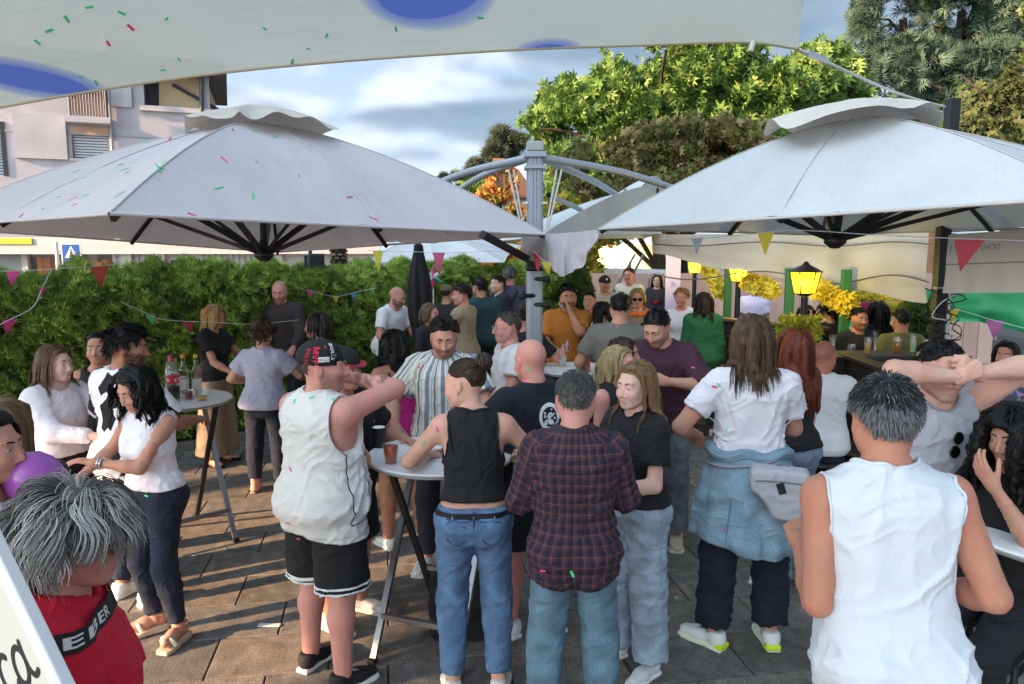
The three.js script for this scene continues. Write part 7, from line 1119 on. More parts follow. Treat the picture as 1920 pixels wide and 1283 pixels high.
person({ label: 'person with long copper-red hair, black T-shirt with white cuffs and pale flared jeans', sex: 'f', H: 1.75, px: 1490, py: 614, yaw: 214, head: [18, 2, 0], skin: SKIN.p, q: 1.05, hair: hLong('#6a2f1c', 0.44, { col2: '#a0512c', mix: 0.5, flow: 'crown', thick: 0.012 }), top: { col: '#16171b', sleeve: 0.7, hem: 0.03, fit: 0.012, loose: 0.010 }, bottom: { mat: denim('#8d9db1', 21), mapped: 'back', fit: 0.010, flare: 0.055, kneeOut: 0.4, rise: 0.10, len: 1.97, name: 'jeans' }, armL: { to: [0.16, 1.1, 0.3] }, armR: { d: [[0.10, -1, 0.05], [0.05, -1, 0.4]] },
  more: (J) => { for (const i of [0, 1]) { const p = J.sh[i].clone().lerp(J.el[i], 0.69), d = J.el[i].clone().sub(J.sh[i]).normalize(), q = armR(J), r = lerp(q[0], q[1], 0.69) + 0.030, t = new THREE.TorusGeometry(r, 0.006, 6, 28).applyQuaternion(new THREE.Quaternion().setFromUnitVectors(V(0, 0, 1), d)).translate(p.x, p.y, p.z); mesh('white_cuff', t, mat('#dedbe0', 0.85), J.shirt); } } });
person({ label: 'balding person in a white shirt seated on the bench, back turned', sex: 'm', H: 1.78, seat: 0.60, px: 1548, py: 640, yaw: 160, head: [-20, 8, 0], skin: '#b5705c', q: 1.3, buzz: 0.4, hair: { front: 0.8, none: true, over: 0 }, top: { col: '#d9d5d6', sleeve: 1.9, hem: -0.06, fit: 0.02, loose: 0.03 }, bottom: { col: '#2b3140' }, legL: [[0.15, -0.35, 1], [0, -1, 0]], legR: [[0.15, -0.35, 1], [0, -1, 0]], armL: { to: [0.2, 1.05, 0.35] }, armR: { to: [-0.22, 1.0, 0.34] } });
// --- foreground right
person({ label: 'dark grey-haired person in a white sleeveless shirt, close by at the lower right, back turned', sex: 'm', H: 1.88, px: 1662, py: 702, yaw: 174, lean: 6, side: -2, head: [-4, 6, 4], skin: '#b9806a', q: 0.85, wide: 0.94, hair: hShort('#1f2023', { col2: '#8e8f92', mix: 0.25, greyLow: true, n: 3000, len: 0.030, thick: 0.011, flow: 'crown', grav: 0.2, rise: 0.02, jit: 0.05, nape: -0.7, r: 0.0013, clump: 5, clumpW: 0.3, seg: 4 }), top: { col: '#d3d7dd', sleeve: 0, hole: 0.092, hem: -0.10, fit: 0.016, loose: 0.028, neck: [0.562, 0.083], fold: 0.012, ff: 0.7, fine: 0.8, name: 'sleeveless_shirt' }, bottom: { col: '#14151b', len: 0.9, flare: 0.04, name: 'shorts' },
  armL: { d: [[0.10, -1, -0.12], [-0.06, 0.34, 0.8]], hand: 'fist' }, armR: { d: [[0.36, -1, -0.10], [-0.25, -0.2, 1]] }, more: (J) => { neckband(J, { neck: [0.562, 0.083] }, mat('#d3d7dd', 0.85)); armTrim(J, J.to, mat('#d3d7dd', 0.85)); hemLine(J, mat('#b9bec6', 0.9)); } });
person({ label: 'person in grey sleeveless top, both forearms raised before the face, sunglasses on chest', sex: 'm', H: 1.86, px: 1772, py: 637, yaw: 6, head: [0, 10, 0], skin: SKIN.a, q: 0.95, wide: 1.02, hair: hCrop('#17110f', { len: 0.02, front: 0.52 }), beard: 0.3, beardCol: '#33251f', top: { col: '#a6a3aa', sleeve: 0, hole: 0.088, hem: -0.10, fit: 0.016, loose: 0.025, neck: [0.545, 0.086], fold: 0.012 }, bottom: { col: '#22252e' }, armL: { to: [0.045, 1.685, 0.205], hint: [1, 0.28, 0.1], hand: 'fist', hd: [-0.8, 0.5, 0.1], palm: [0, -0.3, -1], lift: 0.045 }, armR: { to: [-0.055, 1.675, 0.225], hint: [-1, 0.28, 0.1], hand: 'fist', hd: [-0.8, 0.4, 0.1], palm: [0, -0.3, -1], lift: 0.045 },
  more: (J) => { const c = J.P(0, 0.385, 0.165), gl = new THREE.Group(); for (const s of [-1, 1]) { const l = mesh('hanging_sunglasses', lathe([[0.001, 0.006], [0.02, 0.005], [0.026, 0.002], [0.026, -0.002], [0.001, -0.003]], 20).scale(1, 1, 1.1).rotateX(Math.PI / 2).rotateY(0.1).translate(c.x + 0.006 * s, c.y + s * 0.03 - 0.02, c.z), mat('#101012', 0.12), J.shirt); mesh('temple', bar([c.x, c.y + s * 0.03 - 0.02, c.z - 0.004], [c.x + 0.005, c.y + s * 0.008 - 0.02, c.z - 0.006], 0.003), mat('#101012', 0.3), l); } armTrim(J, J.to, mat('#7f9436', 0.8)); neckband(J, { neck: [0.545, 0.086] }, mat('#8f8c93', 0.85)); } });
person({ label: 'curly black-haired person in black lace seated at the right edge, hand at the chin', sex: 'f', H: 1.66, seat: 0.72, px: 1905, py: 756, yaw: -62, head: [-6, 10, 0], skin: SKIN.b, q: 1.1, hair: hCurl('#0e0b0b', 0.36, { grav: 0.3, jit: 0.25, seg: 14, n: 1000, thick: 0.025, over: 0.025 }), top: { col: '#131316', sleeve: 0.9, hem: -0.05 }, bottom: { col: '#17171c' }, legL: [[0.1, -0.5, 1], [0, -1, 0]], legR: [[0.1, -0.5, 1], [0, -1, 0]], armL: { to: [0.05, 1.30, 0.26], hint: [0.5, -1, 0.3], hand: 'relaxed', palm: [0, 0, -1] }, armR: { to: [-0.12, 1.10, 0.34] } });
// --- far left of the mast
person({ label: 'bald bearded person in a white T-shirt leaning forward beside the black closed umbrella', sex: 'm', H: 1.80, px: 748, py: 540, yaw: 55, lean: 14, head: [10, 4, 0], skin: SKIN.r, q: 1.5, buzz: 0.3, beard: 0.8, beardCol: '#4a3a30', hair: { front: 0.7, none: true, over: 0 }, top: { col: '#dedbe0', sleeve: 0.7, hem: -0.1, loose: 0.03 }, bottom: { col: '#26282e' }, armR: { to: [-0.2, 1.0, 0.35] }, armL: { to: [0.2, 1.05, 0.4] } });
person({ label: 'person with braided ash-blond hair in a dark top, left of the tan polo', sex: 'f', H: 1.64, px: 806, py: 568, yaw: 60, skin: SKIN.r, q: 1.5, hair: hLong('#6f5c48', 0.18, { flow: 'back' }), top: { col: '#24242b', sleeve: 0.8 }, bottom: { col: '#26282e' } });
person({ label: 'person with dark gathered hair and black clothes, behind the braided one', sex: 'f', H: 1.68, px: 812, py: 542, yaw: 120, skin: SKIN.b, q: 1.8, hair: hKnot('#151112', [0, 0.09, -0.1]), top: { col: '#1d1b20', sleeve: 0.9 }, bottom: { col: '#26282e' }, more: (J) => bun(J, '#151112', [0, 0.1, -0.105], 0.045) });
person({ label: 'person in an olive cap and dark clothes, just left of the tan polo', sex: 'm', H: 1.76, px: 838, py: 534, yaw: 160, skin: SKIN.b, q: 1.8, hair: hCrop('#3a2d22'), top: { col: '#2a2426', sleeve: 0.9 }, bottom: { col: '#26282e' }, more: (J) => cap(J, '#5a5138') });
person({ label: 'brown-haired person in a tan polo shirt, facing left', sex: 'm', H: 1.84, px: 866, py: 532, yaw: -112, head: [30, 2, 0], skin: SKIN.r, q: 1.4, hair: hShort('#2f1a16', { thick: 0.014 }), top: { col: '#a08d72', sleeve: 0.62, hem: -0.1, loose: 0.028 }, bottom: { col: '#26282e' }, armL: { to: [0.1, 1.12, 0.36] }, armR: { to: [-0.14, 1.15, 0.34] }, more: (J) => collar(J, mat('#a08d72', 0.85), 0.3) });
person({ label: 'dark-haired person in a dark teal T-shirt, back turned', sex: 'm', base: 0.148, H: 1.74, px: 900, py: 520, yaw: 185, head: [30, 2, 0], skin: SKIN.b, q: 1.5, hair: hShort('#17120f', { thick: 0.014 }), top: { col: '#1e3d42', sleeve: 0.7, hem: -0.1, loose: 0.028 }, bottom: { col: '#1b1d24' } });
person({ label: 'grey-haired person in a slate blue T-shirt with a black shoulder strap, back turned', sex: 'm', base: 0.148, H: 1.86, px: 955, py: 500, yaw: 190, skin: SKIN.r, q: 1.4, wide: 1.12, hair: hShort('#5d5c60', { col2: '#8f8f93', mix: 0.6, thick: 0.014 }), top: { col: '#4a4c66', sleeve: 0.7, hem: -0.12, loose: 0.035 }, bottom: { col: '#2a2d36' }, more: (J) => { const bt = (x, y) => [J.P(x, y, -0.5), J.dir([0, 0, 1])]; seam(J, J.topF, [[J.P(-0.1, 0.62, -0.02), J.dir([0, -1, 0])], bt(-0.07, 0.42), bt(0.0, 0.3), bt(0.08, 0.14), bt(0.13, 0.0)], 0.016, mat('#17171a', 0.7), 'bag_strap', J.world); } });
person({ label: 'dark-haired pale person in dark blue, facing left behind the slate T-shirt', sex: 'm', base: 0.148, H: 1.74, px: 934, py: 515, yaw: -60, skin: SKIN.p, q: 1.9, hair: hShort('#17110f'), top: { col: '#1d2433', sleeve: 0.7 }, bottom: { col: '#26282e' } });
person({ label: 'far person in a pink cap and white top behind the teal T-shirt', sex: 'f', base: 0.148, H: 1.72, px: 896, py: 506, yaw: 10, skin: SKIN.r, q: 2, hair: hCrop('#6a4a3a'), top: { col: '#d9d2d2', sleeve: 0.6 }, bottom: { col: '#26282e' }, more: (J) => cap(J, '#c97f86') });
person({ label: 'person with brown bun in a black T-shirt holding a phone, half behind the mast', sex: 'f', H: 1.70, px: 984, py: 574, yaw: 150, head: [20, 4, 0], skin: SKIN.r, q: 1.3, wide: 1.08, hair: hKnot('#33231c', [0, 0.09, -0.1]), top: { col: '#17171b', sleeve: 0.7, hem: -0.08 }, bottom: { col: '#22242a' }, armR: { to: [-0.28, 1.22, 0.28], hint: [-0.8, -0.8, 0], hand: 'grip', palm: [1, 0, 0] }, more: (J) => { bun(J, '#33231c', [0, 0.1, -0.105], 0.045); const h = J.hand[1]; const p = V(0.0, 0.11, 0.035).applyMatrix4(h); mesh('phone', box(0.07, 0.14, 0.009, 0, 0, 0, 0.004).applyMatrix4(new THREE.Matrix4().extractRotation(h)).translate(p.x, p.y, p.z), mat('#c9c9cc', 0.3), J.world); } });
// --- far right
person({ label: 'far person in a pale lilac T-shirt walking between the lanterns', sex: 'm', H: 1.76, pos: [0, 0, 0], px: 1417, py: 525, yaw: 150, skin: SKIN.d, q: 2, hair: hCrop('#1a1512'), top: { col: '#b9b2d0', sleeve: 0.7 }, bottom: { col: '#9a97a8', len: 0.95, flare: 0.04, name: 'shorts' } });
person({ label: 'person with a round mass of black curls right of the nearest lantern, back turned', sex: 'f', H: 1.66, px: 1557, py: 560, yaw: 185, skin: SKIN.b, q: 1.6, hair: hCurl('#0d0b0b', 0.13, { thick: 0.04, over: 0.04 }), top: { col: '#1a181c', sleeve: 0.7 }, bottom: { col: '#1c1c22' } });
person({ label: 'dark-clothed person with sunglasses on the head under the nearest lantern', sex: 'm', H: 1.64, px: 1512, py: 572, yaw: 8, skin: SKIN.c, q: 1.7, beard: 0.8, hair: hShort('#120e0d'), top: { col: '#17161a', sleeve: 0.9 }, bottom: { col: '#1c1c22' }, more: (J) => glasses(J, '#111', true, [0, 0.062, -0.012]) });
person({ label: 'black-haired person all in black by the glasses on the rear table, back turned', sex: 'f', H: 1.66, px: 1650, py: 567, yaw: 176, skin: SKIN.b, q: 1.6, hair: hLong('#0d0b0b', 0.32, { flow: 'crown', thick: 0.03 }), top: { col: '#121114', sleeve: 1.9 }, bottom: { col: '#16161a' } });
person({ label: 'person in an olive T-shirt left of the black post', sex: 'm', H: 1.64, px: 1692, py: 578, yaw: 178, skin: SKIN.c, q: 1.7, hair: hCrop('#1d1814'), top: { col: '#6a6433', sleeve: 0.8 }, bottom: { col: '#15151a' } });
person({ label: 'person in dark clothes facing us between the black curls and the black-clad person', sex: 'm', H: 1.62, px: 1612, py: 576, yaw: 4, skin: SKIN.c, q: 1.8, beard: 0.5, hair: hShort('#15110f'), top: { col: '#1c1b20', sleeve: 0.9 }, bottom: { col: '#1c1c22' } });
person({ label: 'dark-haired seated person in a flowered top at the far right', sex: 'f', H: 1.6, seat: 0.62, px: 1890, py: 638, yaw: -50, skin: SKIN.b, q: 1.8, hair: hLong('#1d1412', 0.2), top: { mat: pattern(128, 128, 0.2, (c, w, h) => { c.fillStyle = '#4a4a60'; c.fillRect(0, 0, w, h); const R = rng(2); for (let i = 0; i < 22; i++) { c.fillStyle = ['#8d7cc9', '#c97f95', '#7a9a5a', '#ddd'][i % 4]; c.beginPath(); c.arc(R() * w, R() * h, 5 + R() * 8, 0, 7); c.fill(); } }), mapped: true, sleeve: 0.6 }, bottom: { col: '#1c1c22' }, legL: [[0.1, -0.5, 1], [0, -1, 0]], legR: [[0.1, -0.5, 1], [0, -1, 0]] });

// ---------------------------------------------------------------- tables, drinks and everything small
const clear = () => mat('#ffffff', 0.04, { transmission: 1, thickness: 0 });
const tableTop = mat('#e6e4e4', 0.35), tableLeg = metal('#9a9ca0', 0.35), tableDark = mat('#3a3c42', 0.4, { metalness: 0.6 });
function barTable(label, x, z, turn, r = 0.38, h = 1.10) {              // folding bar table: round top, two crossed frames
  const t = thing('bar_table', label, 'table', [x, 0, z], turn, 'round folding bar tables'), y = h - 0.03;
  const top = mesh('table_top', lathe([[0.001, y - 0.012], [r - 0.012, y - 0.012], [r, y - 0.004], [r, y + 0.012], [r - 0.008, y + 0.022], [0.001, y + 0.024]], 56), tableTop, t); mesh('edge_band', new THREE.TorusGeometry(r + 0.001, 0.007, 6, 56).rotateX(Math.PI / 2).translate(0, y + 0.004, 0), mat('#8f8d8c', 0.4), top);
  for (const s of [-1, 1]) { mesh('leg', beam([s * 0.24, y - 0.015, -0.20], [s * 0.24, 0.0, 0.36], 0.034, 0.026), tableLeg, t); mesh('leg', beam([s * 0.205, y - 0.015, 0.20], [s * 0.205, 0.0, -0.36], 0.034, 0.026), tableDark, t); }
  mesh('crossbar', beam([-0.24, 0.22, 0.25], [0.24, 0.22, 0.25], 0.028, 0.028), tableLeg, t); mesh('crossbar', beam([-0.205, 0.32, -0.20], [0.205, 0.32, -0.20], 0.026, 0.026), tableLeg, t);
  for (const [a, b] of [[-0.24, 0.36], [0.24, 0.36], [-0.205, -0.36], [0.205, -0.36]]) mesh('foot_cap', box(0.042, 0.03, 0.045, a, 0.015, b, 0.006), mat('#17171a', 0.6), t);
  return t;
}
function cup(label, pos, fillCol, fill = 0.75, o = {}) {
  const g = thing('drinking_cup', label, 'cup', pos, 0, o.group), h = o.h ?? 0.12, r = o.r ?? 0.038, r0 = r * 0.75;
  mesh('cup_wall', lathe([[0.001, 0.002], [r0, 0.002], [r, h], [r + 0.002, h], [r0 + 0.002, 0], [0.001, 0]], 24), o.col ? mat(o.col, 0.5) : clear(), g);
  if (fillCol) mesh('drink', lathe([[0.001, 0.004], [r0 - 0.002, 0.004], [lerp(r0, r, fill) - 0.0025, h * fill], [0.001, h * fill]], 24), mat(fillCol, 0.15, { transmission: o.opaque ? 0 : 0.35, thickness: 0.03 }), g);
  if (o.foam) mesh('foam', lathe([[0.001, h * fill], [lerp(r0, r, fill) - 0.003, h * fill], [lerp(r0, r, fill) - 0.003, h * fill + 0.012], [0.001, h * fill + 0.016]], 20), mat('#efe8dc', 0.9), g);
  return g;
}
// left table with bottles
const tl = atHeight(335, 745, 1.10); barTable('white round bar table with bottles, by the hedge', tl.x, tl.z, 0.75);
function bottle(name, label, pos, prof, body, liquid, level, capCol, lab) {
  const b = thing(name, label, 'bottle', pos, 0, 'bottles on the left bar table'); mesh('glass', lathe(prof, 24), body, b);
  if (liquid) { const pts = [[0.001, 0.004]]; for (const [r, y] of prof) if (y > 0.003 && y < level) pts.push([Math.max(0.001, r - 0.003), y]); pts.push([pts[pts.length - 1][0], level], [0.001, level]); mesh('liquid', lathe(pts, 24), liquid, b); }
  const top = prof[prof.length - 1]; mesh('bottle_cap', lathe([[0.001, top[1] + 0.018], [top[0] + 0.003, top[1] + 0.018], [top[0] + 0.003, top[1] - 0.008], [0.001, top[1] - 0.008]], 16), mat(capCol, 0.5), b);
  if (lab) mesh('bottle_label', new THREE.CylinderGeometry(lab.r, lab.r, lab.h, 24, 1, true).translate(0, lab.y, 0), lab.m, b);
}
const PET = [[0.001, 0], [0.040, 0.002], [0.045, 0.02], [0.045, 0.10], [0.040, 0.13], [0.045, 0.16], [0.044, 0.20], [0.030, 0.255], [0.014, 0.285], [0.013, 0.305]], WINE = [[0.001, 0], [0.034, 0.002], [0.036, 0.012], [0.036, 0.19], [0.030, 0.215], [0.015, 0.245], [0.013, 0.30]];
const colaLabel = new THREE.MeshPhysicalMaterial({ roughness: 0.6, side: THREE.DoubleSide, map: canvasTex(256, 64, (c, w, h) => { c.fillStyle = '#b3122a'; c.fillRect(0, 0, w, h); c.fillStyle = '#f1e9e6'; c.font = 'italic bold 40px serif'; c.fillText('Coca-Cola', 20, 46); c.fillText('Coca-Cola', 150, 46, 100); }) });
const onT = (dx, dz) => [tl.x + dx, 1.094, tl.z + dz];
bottle('cola_bottle', 'half-empty cola bottle with a red label on the left bar table', onT(0.02, 0.12), PET, clear(), mat('#160a07', 0.1), 0.115, '#b3122a', { r: 0.0462, h: 0.055, y: 0.165, m: colaLabel });
bottle('water_bottle', 'clear plastic bottle with a pink cap behind the cola', onT(-0.06, -0.02), PET, clear(), mat('#dfe6e8', 0.05, { transmission: 0.9, thickness: 0.04 }), 0.2, '#c2426a', null);
bottle('spirit_bottle', 'clear glass bottle with an amber neck, left of its twin', onT(0.0, -0.10), WINE, clear(), mat('#e9e3d2', 0.05, { transmission: 0.85, thickness: 0.04 }), 0.15, '#c99a2e', { r: 0.037, h: 0.08, y: 0.09, m: mat('#d9d4c6', 0.7) });
bottle('spirit_bottle', 'clear glass bottle with an amber neck, right of its twin', onT(0.10, -0.10), WINE, clear(), mat('#e9e3d2', 0.05, { transmission: 0.85, thickness: 0.04 }), 0.12, '#c99a2e', { r: 0.037, h: 0.08, y: 0.09, m: mat('#cfcabb', 0.7) });
cup('clear cup with a little yellow drink near the edge of the left bar table', onT(0.22, 0.10), '#d9a51d', 0.35, { h: 0.105 }); cup('empty clear tumbler at the back left of the left bar table', onT(-0.22, -0.02), null, 0, { h: 0.11 }); cup('small cup of red drink beside the cola bottle', onT(0.10, 0.05), '#8c2438', 0.8, { h: 0.075, r: 0.034 }); cup('clear cup standing behind the yellow drink', onT(0.17, -0.06), null, 0, { h: 0.10 });
tag(mesh('snack_tray', merge([box(0.19, 0.012, 0.11, 0, 0.006, 0, 0.004), box(0.15, 0.02, 0.07, 0, 0.02, 0, 0.009)]), mat('#c98c5c', 0.8)), 'orange snack tray on the left bar table', 'tray').position.set(...onT(-0.14, 0.12));
// near table
const tn = V(-0.40, 1.1, -4.0); barTable('round bar table in the middle of the near group', tn.x, tn.z, -0.35, 0.40);
const beerAt = atHeight(733, 868, 1.094), stoutAt = atHeight(711, 838, 1.094);
cup('clear cup of amber beer held at the near table', [beerAt.x, 1.094, beerAt.z], '#b5541a', 0.86, { h: 0.105, r: 0.042 }); cup('black paper cup of dark beer with pale foam on the near table', [stoutAt.x, 1.094, stoutAt.z], '#1a1210', 0.9, { col: '#15161a', foam: true, h: 0.115, r: 0.040, opaque: true });
cup('white cup of red drink by the striped shirt', [tn.x + 0.10, 1.094, tn.z - 0.16], '#b3222e', 0.85, { h: 0.10, r: 0.036 }); tag(mesh('paper_menu', box(0.16, 0.004, 0.22, 0, 0.002, 0), mat('#e0dfe4', 0.8)), 'white folded paper on the near table', 'paper').position.set(tn.x - 0.04, 1.095, tn.z + 0.05);
tag(mesh('rucksack', (() => { const n = net((x, y, z) => { const d = Math.hypot(Math.max(0, Math.abs(x) - 0.12), Math.max(0, Math.abs(y - 0.18) - 0.13), Math.max(0, Math.abs(z) - 0.06)) - 0.05; return d - 0.012 * fold(x, y, z, 4); }, [-0.25, -0.02, -0.2], [0.25, 0.42, 0.2], 0.012); return geoFrom(n.pos, n.idx); })(), mat('#14151a', 0.9)), 'black rucksack on the ground under the near table', 'bag').position.set(tn.x + 0.10, 0.0, tn.z - 0.05);
// rear and right tables
const tr = atHeight(1075, 688, 1.10); barTable('white bar table in front of the ochre shirt', tr.x, tr.z, 0.3); { scene.updateMatrixWorld(true); const p = V(0.0, 0.085, 0.045).applyMatrix4(ochre.hand[0]).applyMatrix4(ochre.world.matrixWorld); cup('small clear glass raised to the mouth by the ochre shirt', [p.x, p.y - 0.04, p.z], '#b9bcc2', 0.5, { h: 0.08, r: 0.03 }); } 
cup('cup with a red straw drink on the rear bar table', [tr.x + 0.12, 1.094, tr.z + 0.12], '#c43a3a', 0.8); cup('clear cup at the back of the rear bar table', [tr.x - 0.1, 1.094, tr.z - 0.05], '#c7cdd2', 0.6);
const tg = V(2.22, 1.1, -2.86); barTable('white bar table cut by the right edge of the picture', tg.x, tg.z, 0.6, 0.42); tag(mesh('spectacles', merge([new THREE.TorusGeometry(0.022, 0.002, 6, 20).rotateX(Math.PI / 2).translate(-0.03, 0.004, 0), new THREE.TorusGeometry(0.022, 0.002, 6, 20).rotateX(Math.PI / 2).translate(0.03, 0.004, 0), bar([-0.008, 0.004, 0], [0.008, 0.004, 0], 0.002), bar([0.052, 0.004, 0], [0.06, 0.004, -0.11], 0.002), bar([-0.052, 0.004, 0], [-0.05, 0.004, -0.11], 0.002)]), mat('#1a1a1c', 0.3)), 'thin dark spectacles lying on the right bar table', 'spectacles').position.set(tg.x - 0.18, 1.096, tg.z + 0.05);
// seats under the seated guests
seated.forEach((q, i) => {
  const t = thing('bar_stool', ['dark stool under the seated white shirt by the bench', 'dark stool under the black curls at the right edge', 'dark stool under the flowered top at the far right'][i], 'stool', [q.x, 0, q.z], q.turn, 'dark stools under the seated guests');
  mesh('seat', lathe([[0.001, q.h - 0.01], [0.16, q.h - 0.01], [0.175, q.h - 0.025], [0.17, q.h - 0.05], [0.001, q.h - 0.055]], 28), mat('#2a2422', 0.6), t); for (const a of [0.8, 2.4, 3.9, 5.5]) mesh('leg', bar([Math.sin(a) * 0.20, 0, Math.cos(a) * 0.20], [Math.sin(a) * 0.12, q.h - 0.05, Math.cos(a) * 0.12], 0.014), tableDark, t); mesh('foot_ring', new THREE.TorusGeometry(0.175, 0.009, 6, 28).rotateX(Math.PI / 2).translate(0, q.h * 0.32, 0), tableDark, t);
});
// violet balloon held at the left edge
{
  const c = at(72, 905, 2.42), b = thing('balloon', 'violet balloon held beside the face at the left edge', 'balloon', c.toArray(), 0); b.rotation.set(0.2, 0.3, 0.55);
  mesh('skin', lathe([[0.001, -0.125], [0.012, -0.122], [0.030, -0.105], [0.062, -0.065], [0.085, -0.010], [0.088, 0.035], [0.072, 0.078], [0.040, 0.104], [0.001, 0.112]], 36), mat('#b964c4', 0.25, { transmission: 0.25, thickness: 0 }), b); mesh('knot', lathe([[0.001, -0.148], [0.016, -0.147], [0.008, -0.135], [0.006, -0.124], [0.001, -0.122]], 16), mat('#9a4aa6', 0.4), b);
}
// advertising board, lower left
{
  const w = 0.62, h = 0.95, g = thing('advertising_board', 'cream advertising board with black script lettering at the lower left corner', 'sign');
  const face = canvasTex(1024, 1024, (c, W, H) => {
    c.fillStyle = '#d9d0c0'; c.fillRect(0, 0, W, H); c.strokeStyle = '#17171a'; c.fillStyle = '#17171a'; c.lineCap = 'round'; c.lineJoin = 'round'; c.save(); c.translate(1010, 345); c.scale(0.5, 0.5); c.translate(-1000, -300);
    const y = 300; c.lineWidth = 30; c.beginPath(); c.arc(300, y - 70, 120, -0.7, 3.9, true); c.bezierCurveTo(190, y + 70, 330, y + 110, 440, y + 40); c.stroke();
    c.lineWidth = 30; c.beginPath(); c.ellipse(560, y + 10, 54, 84, 0.25, 0, 7); c.stroke(); c.lineWidth = 16; c.beginPath(); c.moveTo(590, y - 60); c.bezierCurveTo(620, y - 20, 660, y - 20, 690, y - 50); c.stroke();
    c.lineWidth = 30; c.beginPath(); c.moveTo(770, y - 55); c.bezierCurveTo(730, y - 100, 670, y - 40, 675, y + 30); c.bezierCurveTo(680, y + 110, 750, y + 110, 790, y + 60); c.stroke();
    c.beginPath(); c.ellipse(860, y + 15, 50, 78, 0.3, 0, 7); c.stroke(); c.beginPath(); c.moveTo(925, y - 70); c.bezierCurveTo(900, y + 40, 915, y + 110, 975, y + 75); c.stroke();
    c.lineWidth = 34; c.beginPath(); c.moveTo(500, y + 250); c.bezierCurveTo(700, y + 170, 850, y + 170, 1000, y + 185); c.stroke(); c.lineWidth = 20; c.beginPath(); c.moveTo(480, y + 330); c.bezierCurveTo(620, y + 380, 800, y + 250, 960, y + 260); c.stroke(); c.restore();
  }, { clamp: true });
  const T = at(-30, 950, 1.18), Bt = at(184, 1390, 1.05), side = at(140, 1283, 1.085), dirDown = Bt.clone().sub(T).normalize(), right = V(0.93, 0, 0.30).normalize(); right.addScaledVector(dirDown, -right.dot(dirDown)).normalize(); const n = right.clone().cross(dirDown.clone().negate()).normalize(), m = new THREE.Matrix4().makeBasis(right, dirDown.clone().negate(), n).setPosition(T.clone().addScaledVector(dirDown, 0.30));
  g.applyMatrix4(m); // the right edge of the board lies on the line T-Bt
  mesh('panel', box(0.50, 0.80, 0.012, -0.272, -0.08, 0), mat('#d9d0c0', 0.7), g); const fp = mesh('lettering', new THREE.PlaneGeometry(0.50, 0.80).translate(-0.272, -0.08, 0.0085), new THREE.MeshPhysicalMaterial({ map: face, roughness: 0.6, side: THREE.DoubleSide }), g);
  mesh('frame', merge([box(0.022, 0.86, 0.024, -0.011, -0.08, 0.002, 0.004), box(0.022, 0.86, 0.024, -0.533, -0.08, 0.002, 0.004), box(0.50, 0.022, 0.024, -0.272, 0.339, 0.002, 0.004), box(0.50, 0.022, 0.024, -0.272, -0.499, 0.002, 0.004)]), mat('#e3e2e6', 0.5), g);
}
// ---------------------------------------------------------------- bunting
function bunting(label, pts, flags, sag = 0.06) {                       // pts: [px, py, d]; flags: [0..1 along, colour, size, twist]
  const P = pts.map((p) => at(...p)), mids = []; P.forEach((p, i) => { if (i) { const q = P[i - 1].clone().lerp(p, 0.5); q.y -= sag * P[i - 1].distanceTo(p) * 0.3; mids.push(q); } mids.push(p); });
  const c = new THREE.CatmullRomCurve3(mids), b = thing('bunting_string', label, 'bunting'); mesh('cord', new THREE.TubeGeometry(c, 50, 0.0032, 5), mat('#b9c4cc', 0.7), b);
  for (const [t, col, s, tw] of flags) {
    const p = c.getPointAt(t), d = c.getTangentAt(t).setY(0).normalize(), N = 6, pos = [], idx = []; for (let j = 0; j <= N; j++) { const v = j / N, w = s * 0.42 * (1 - v); for (const e of [-1, 0, 1]) pos.push(e * w + (tw ?? 0) * v * s * 0.5, -v * s, Math.sin(v * 4 + e) * 0.012 * v + (tw ?? 0) * v * v * 0.03); } for (let j = 0; j < N; j++) for (let e = 0; e < 2; e++) { const k = j * 3 + e; idx.push(k, k + 3, k + 4, k, k + 4, k + 1); }
    const m = mesh('pennant', geoFrom(pos, idx), mat(col, 0.75, { transmission: 0.25, thickness: 0 }), b); m.position.copy(p); m.rotation.y = Math.atan2(-d.z, d.x);
  }
}
const PINK = '#c9478f', RED = '#a83244', GRN = '#4fae62', YEL = '#c9b832', BLU = '#5d93b8';
bunting('bunting cord along the hedge top at the left with pink and red pennants', [[-60, 508, 5.6], [130, 502, 5.8], [230, 494, 6.0]], [[0.28, PINK, 0.12, -0.4], [0.84, '#b04a34', 0.17]]);
bunting('sagging bunting cord at the far left with two pink pennants', [[96, 505, 5.5], [62, 575, 5.3], [-40, 630, 5.0]], [[0.22, PINK, 0.085, 0.5], [0.70, '#c23a78', 0.11, 0.5]], 0.02);
bunting('bunting cord on the hedge with a green and a dark red pennant', [[226, 566, 6.6], [300, 598, 6.8], [480, 608, 7.2], [560, 600, 7.5]], [[0.16, GRN, 0.10, 0.5], [0.36, '#8f2a3c', 0.12, 0.4]], 0.02);
bunting('short bunting cord by the bald guest with four small pennants', [[552, 538, 8.0], [628, 556, 8.4], [704, 540, 8.8]], [[0.18, PINK, 0.10], [0.50, YEL, 0.10], [0.72, BLU, 0.10], [0.95, GRN, 0.09, 0.8]], 0.02);
bunting('bunting cord under the left umbrella with a pink and a yellow pennant', [[690, 470, 8.2], [842, 474, 7.4], [960, 470, 6.8]], [[0.08, '#c9c04a', 0.22], [0.52, '#c2557c', 0.22]], 0.0);
bunting('bunting cord by the mast with a red and a yellow pennant', [[1000, 470, 6.3], [1016, 486, 6.2], [1040, 500, 6.2]], [[0.2, '#b3303a', 0.14, 0.6], [0.7, YEL, 0.11, 0.4]], 0.0);
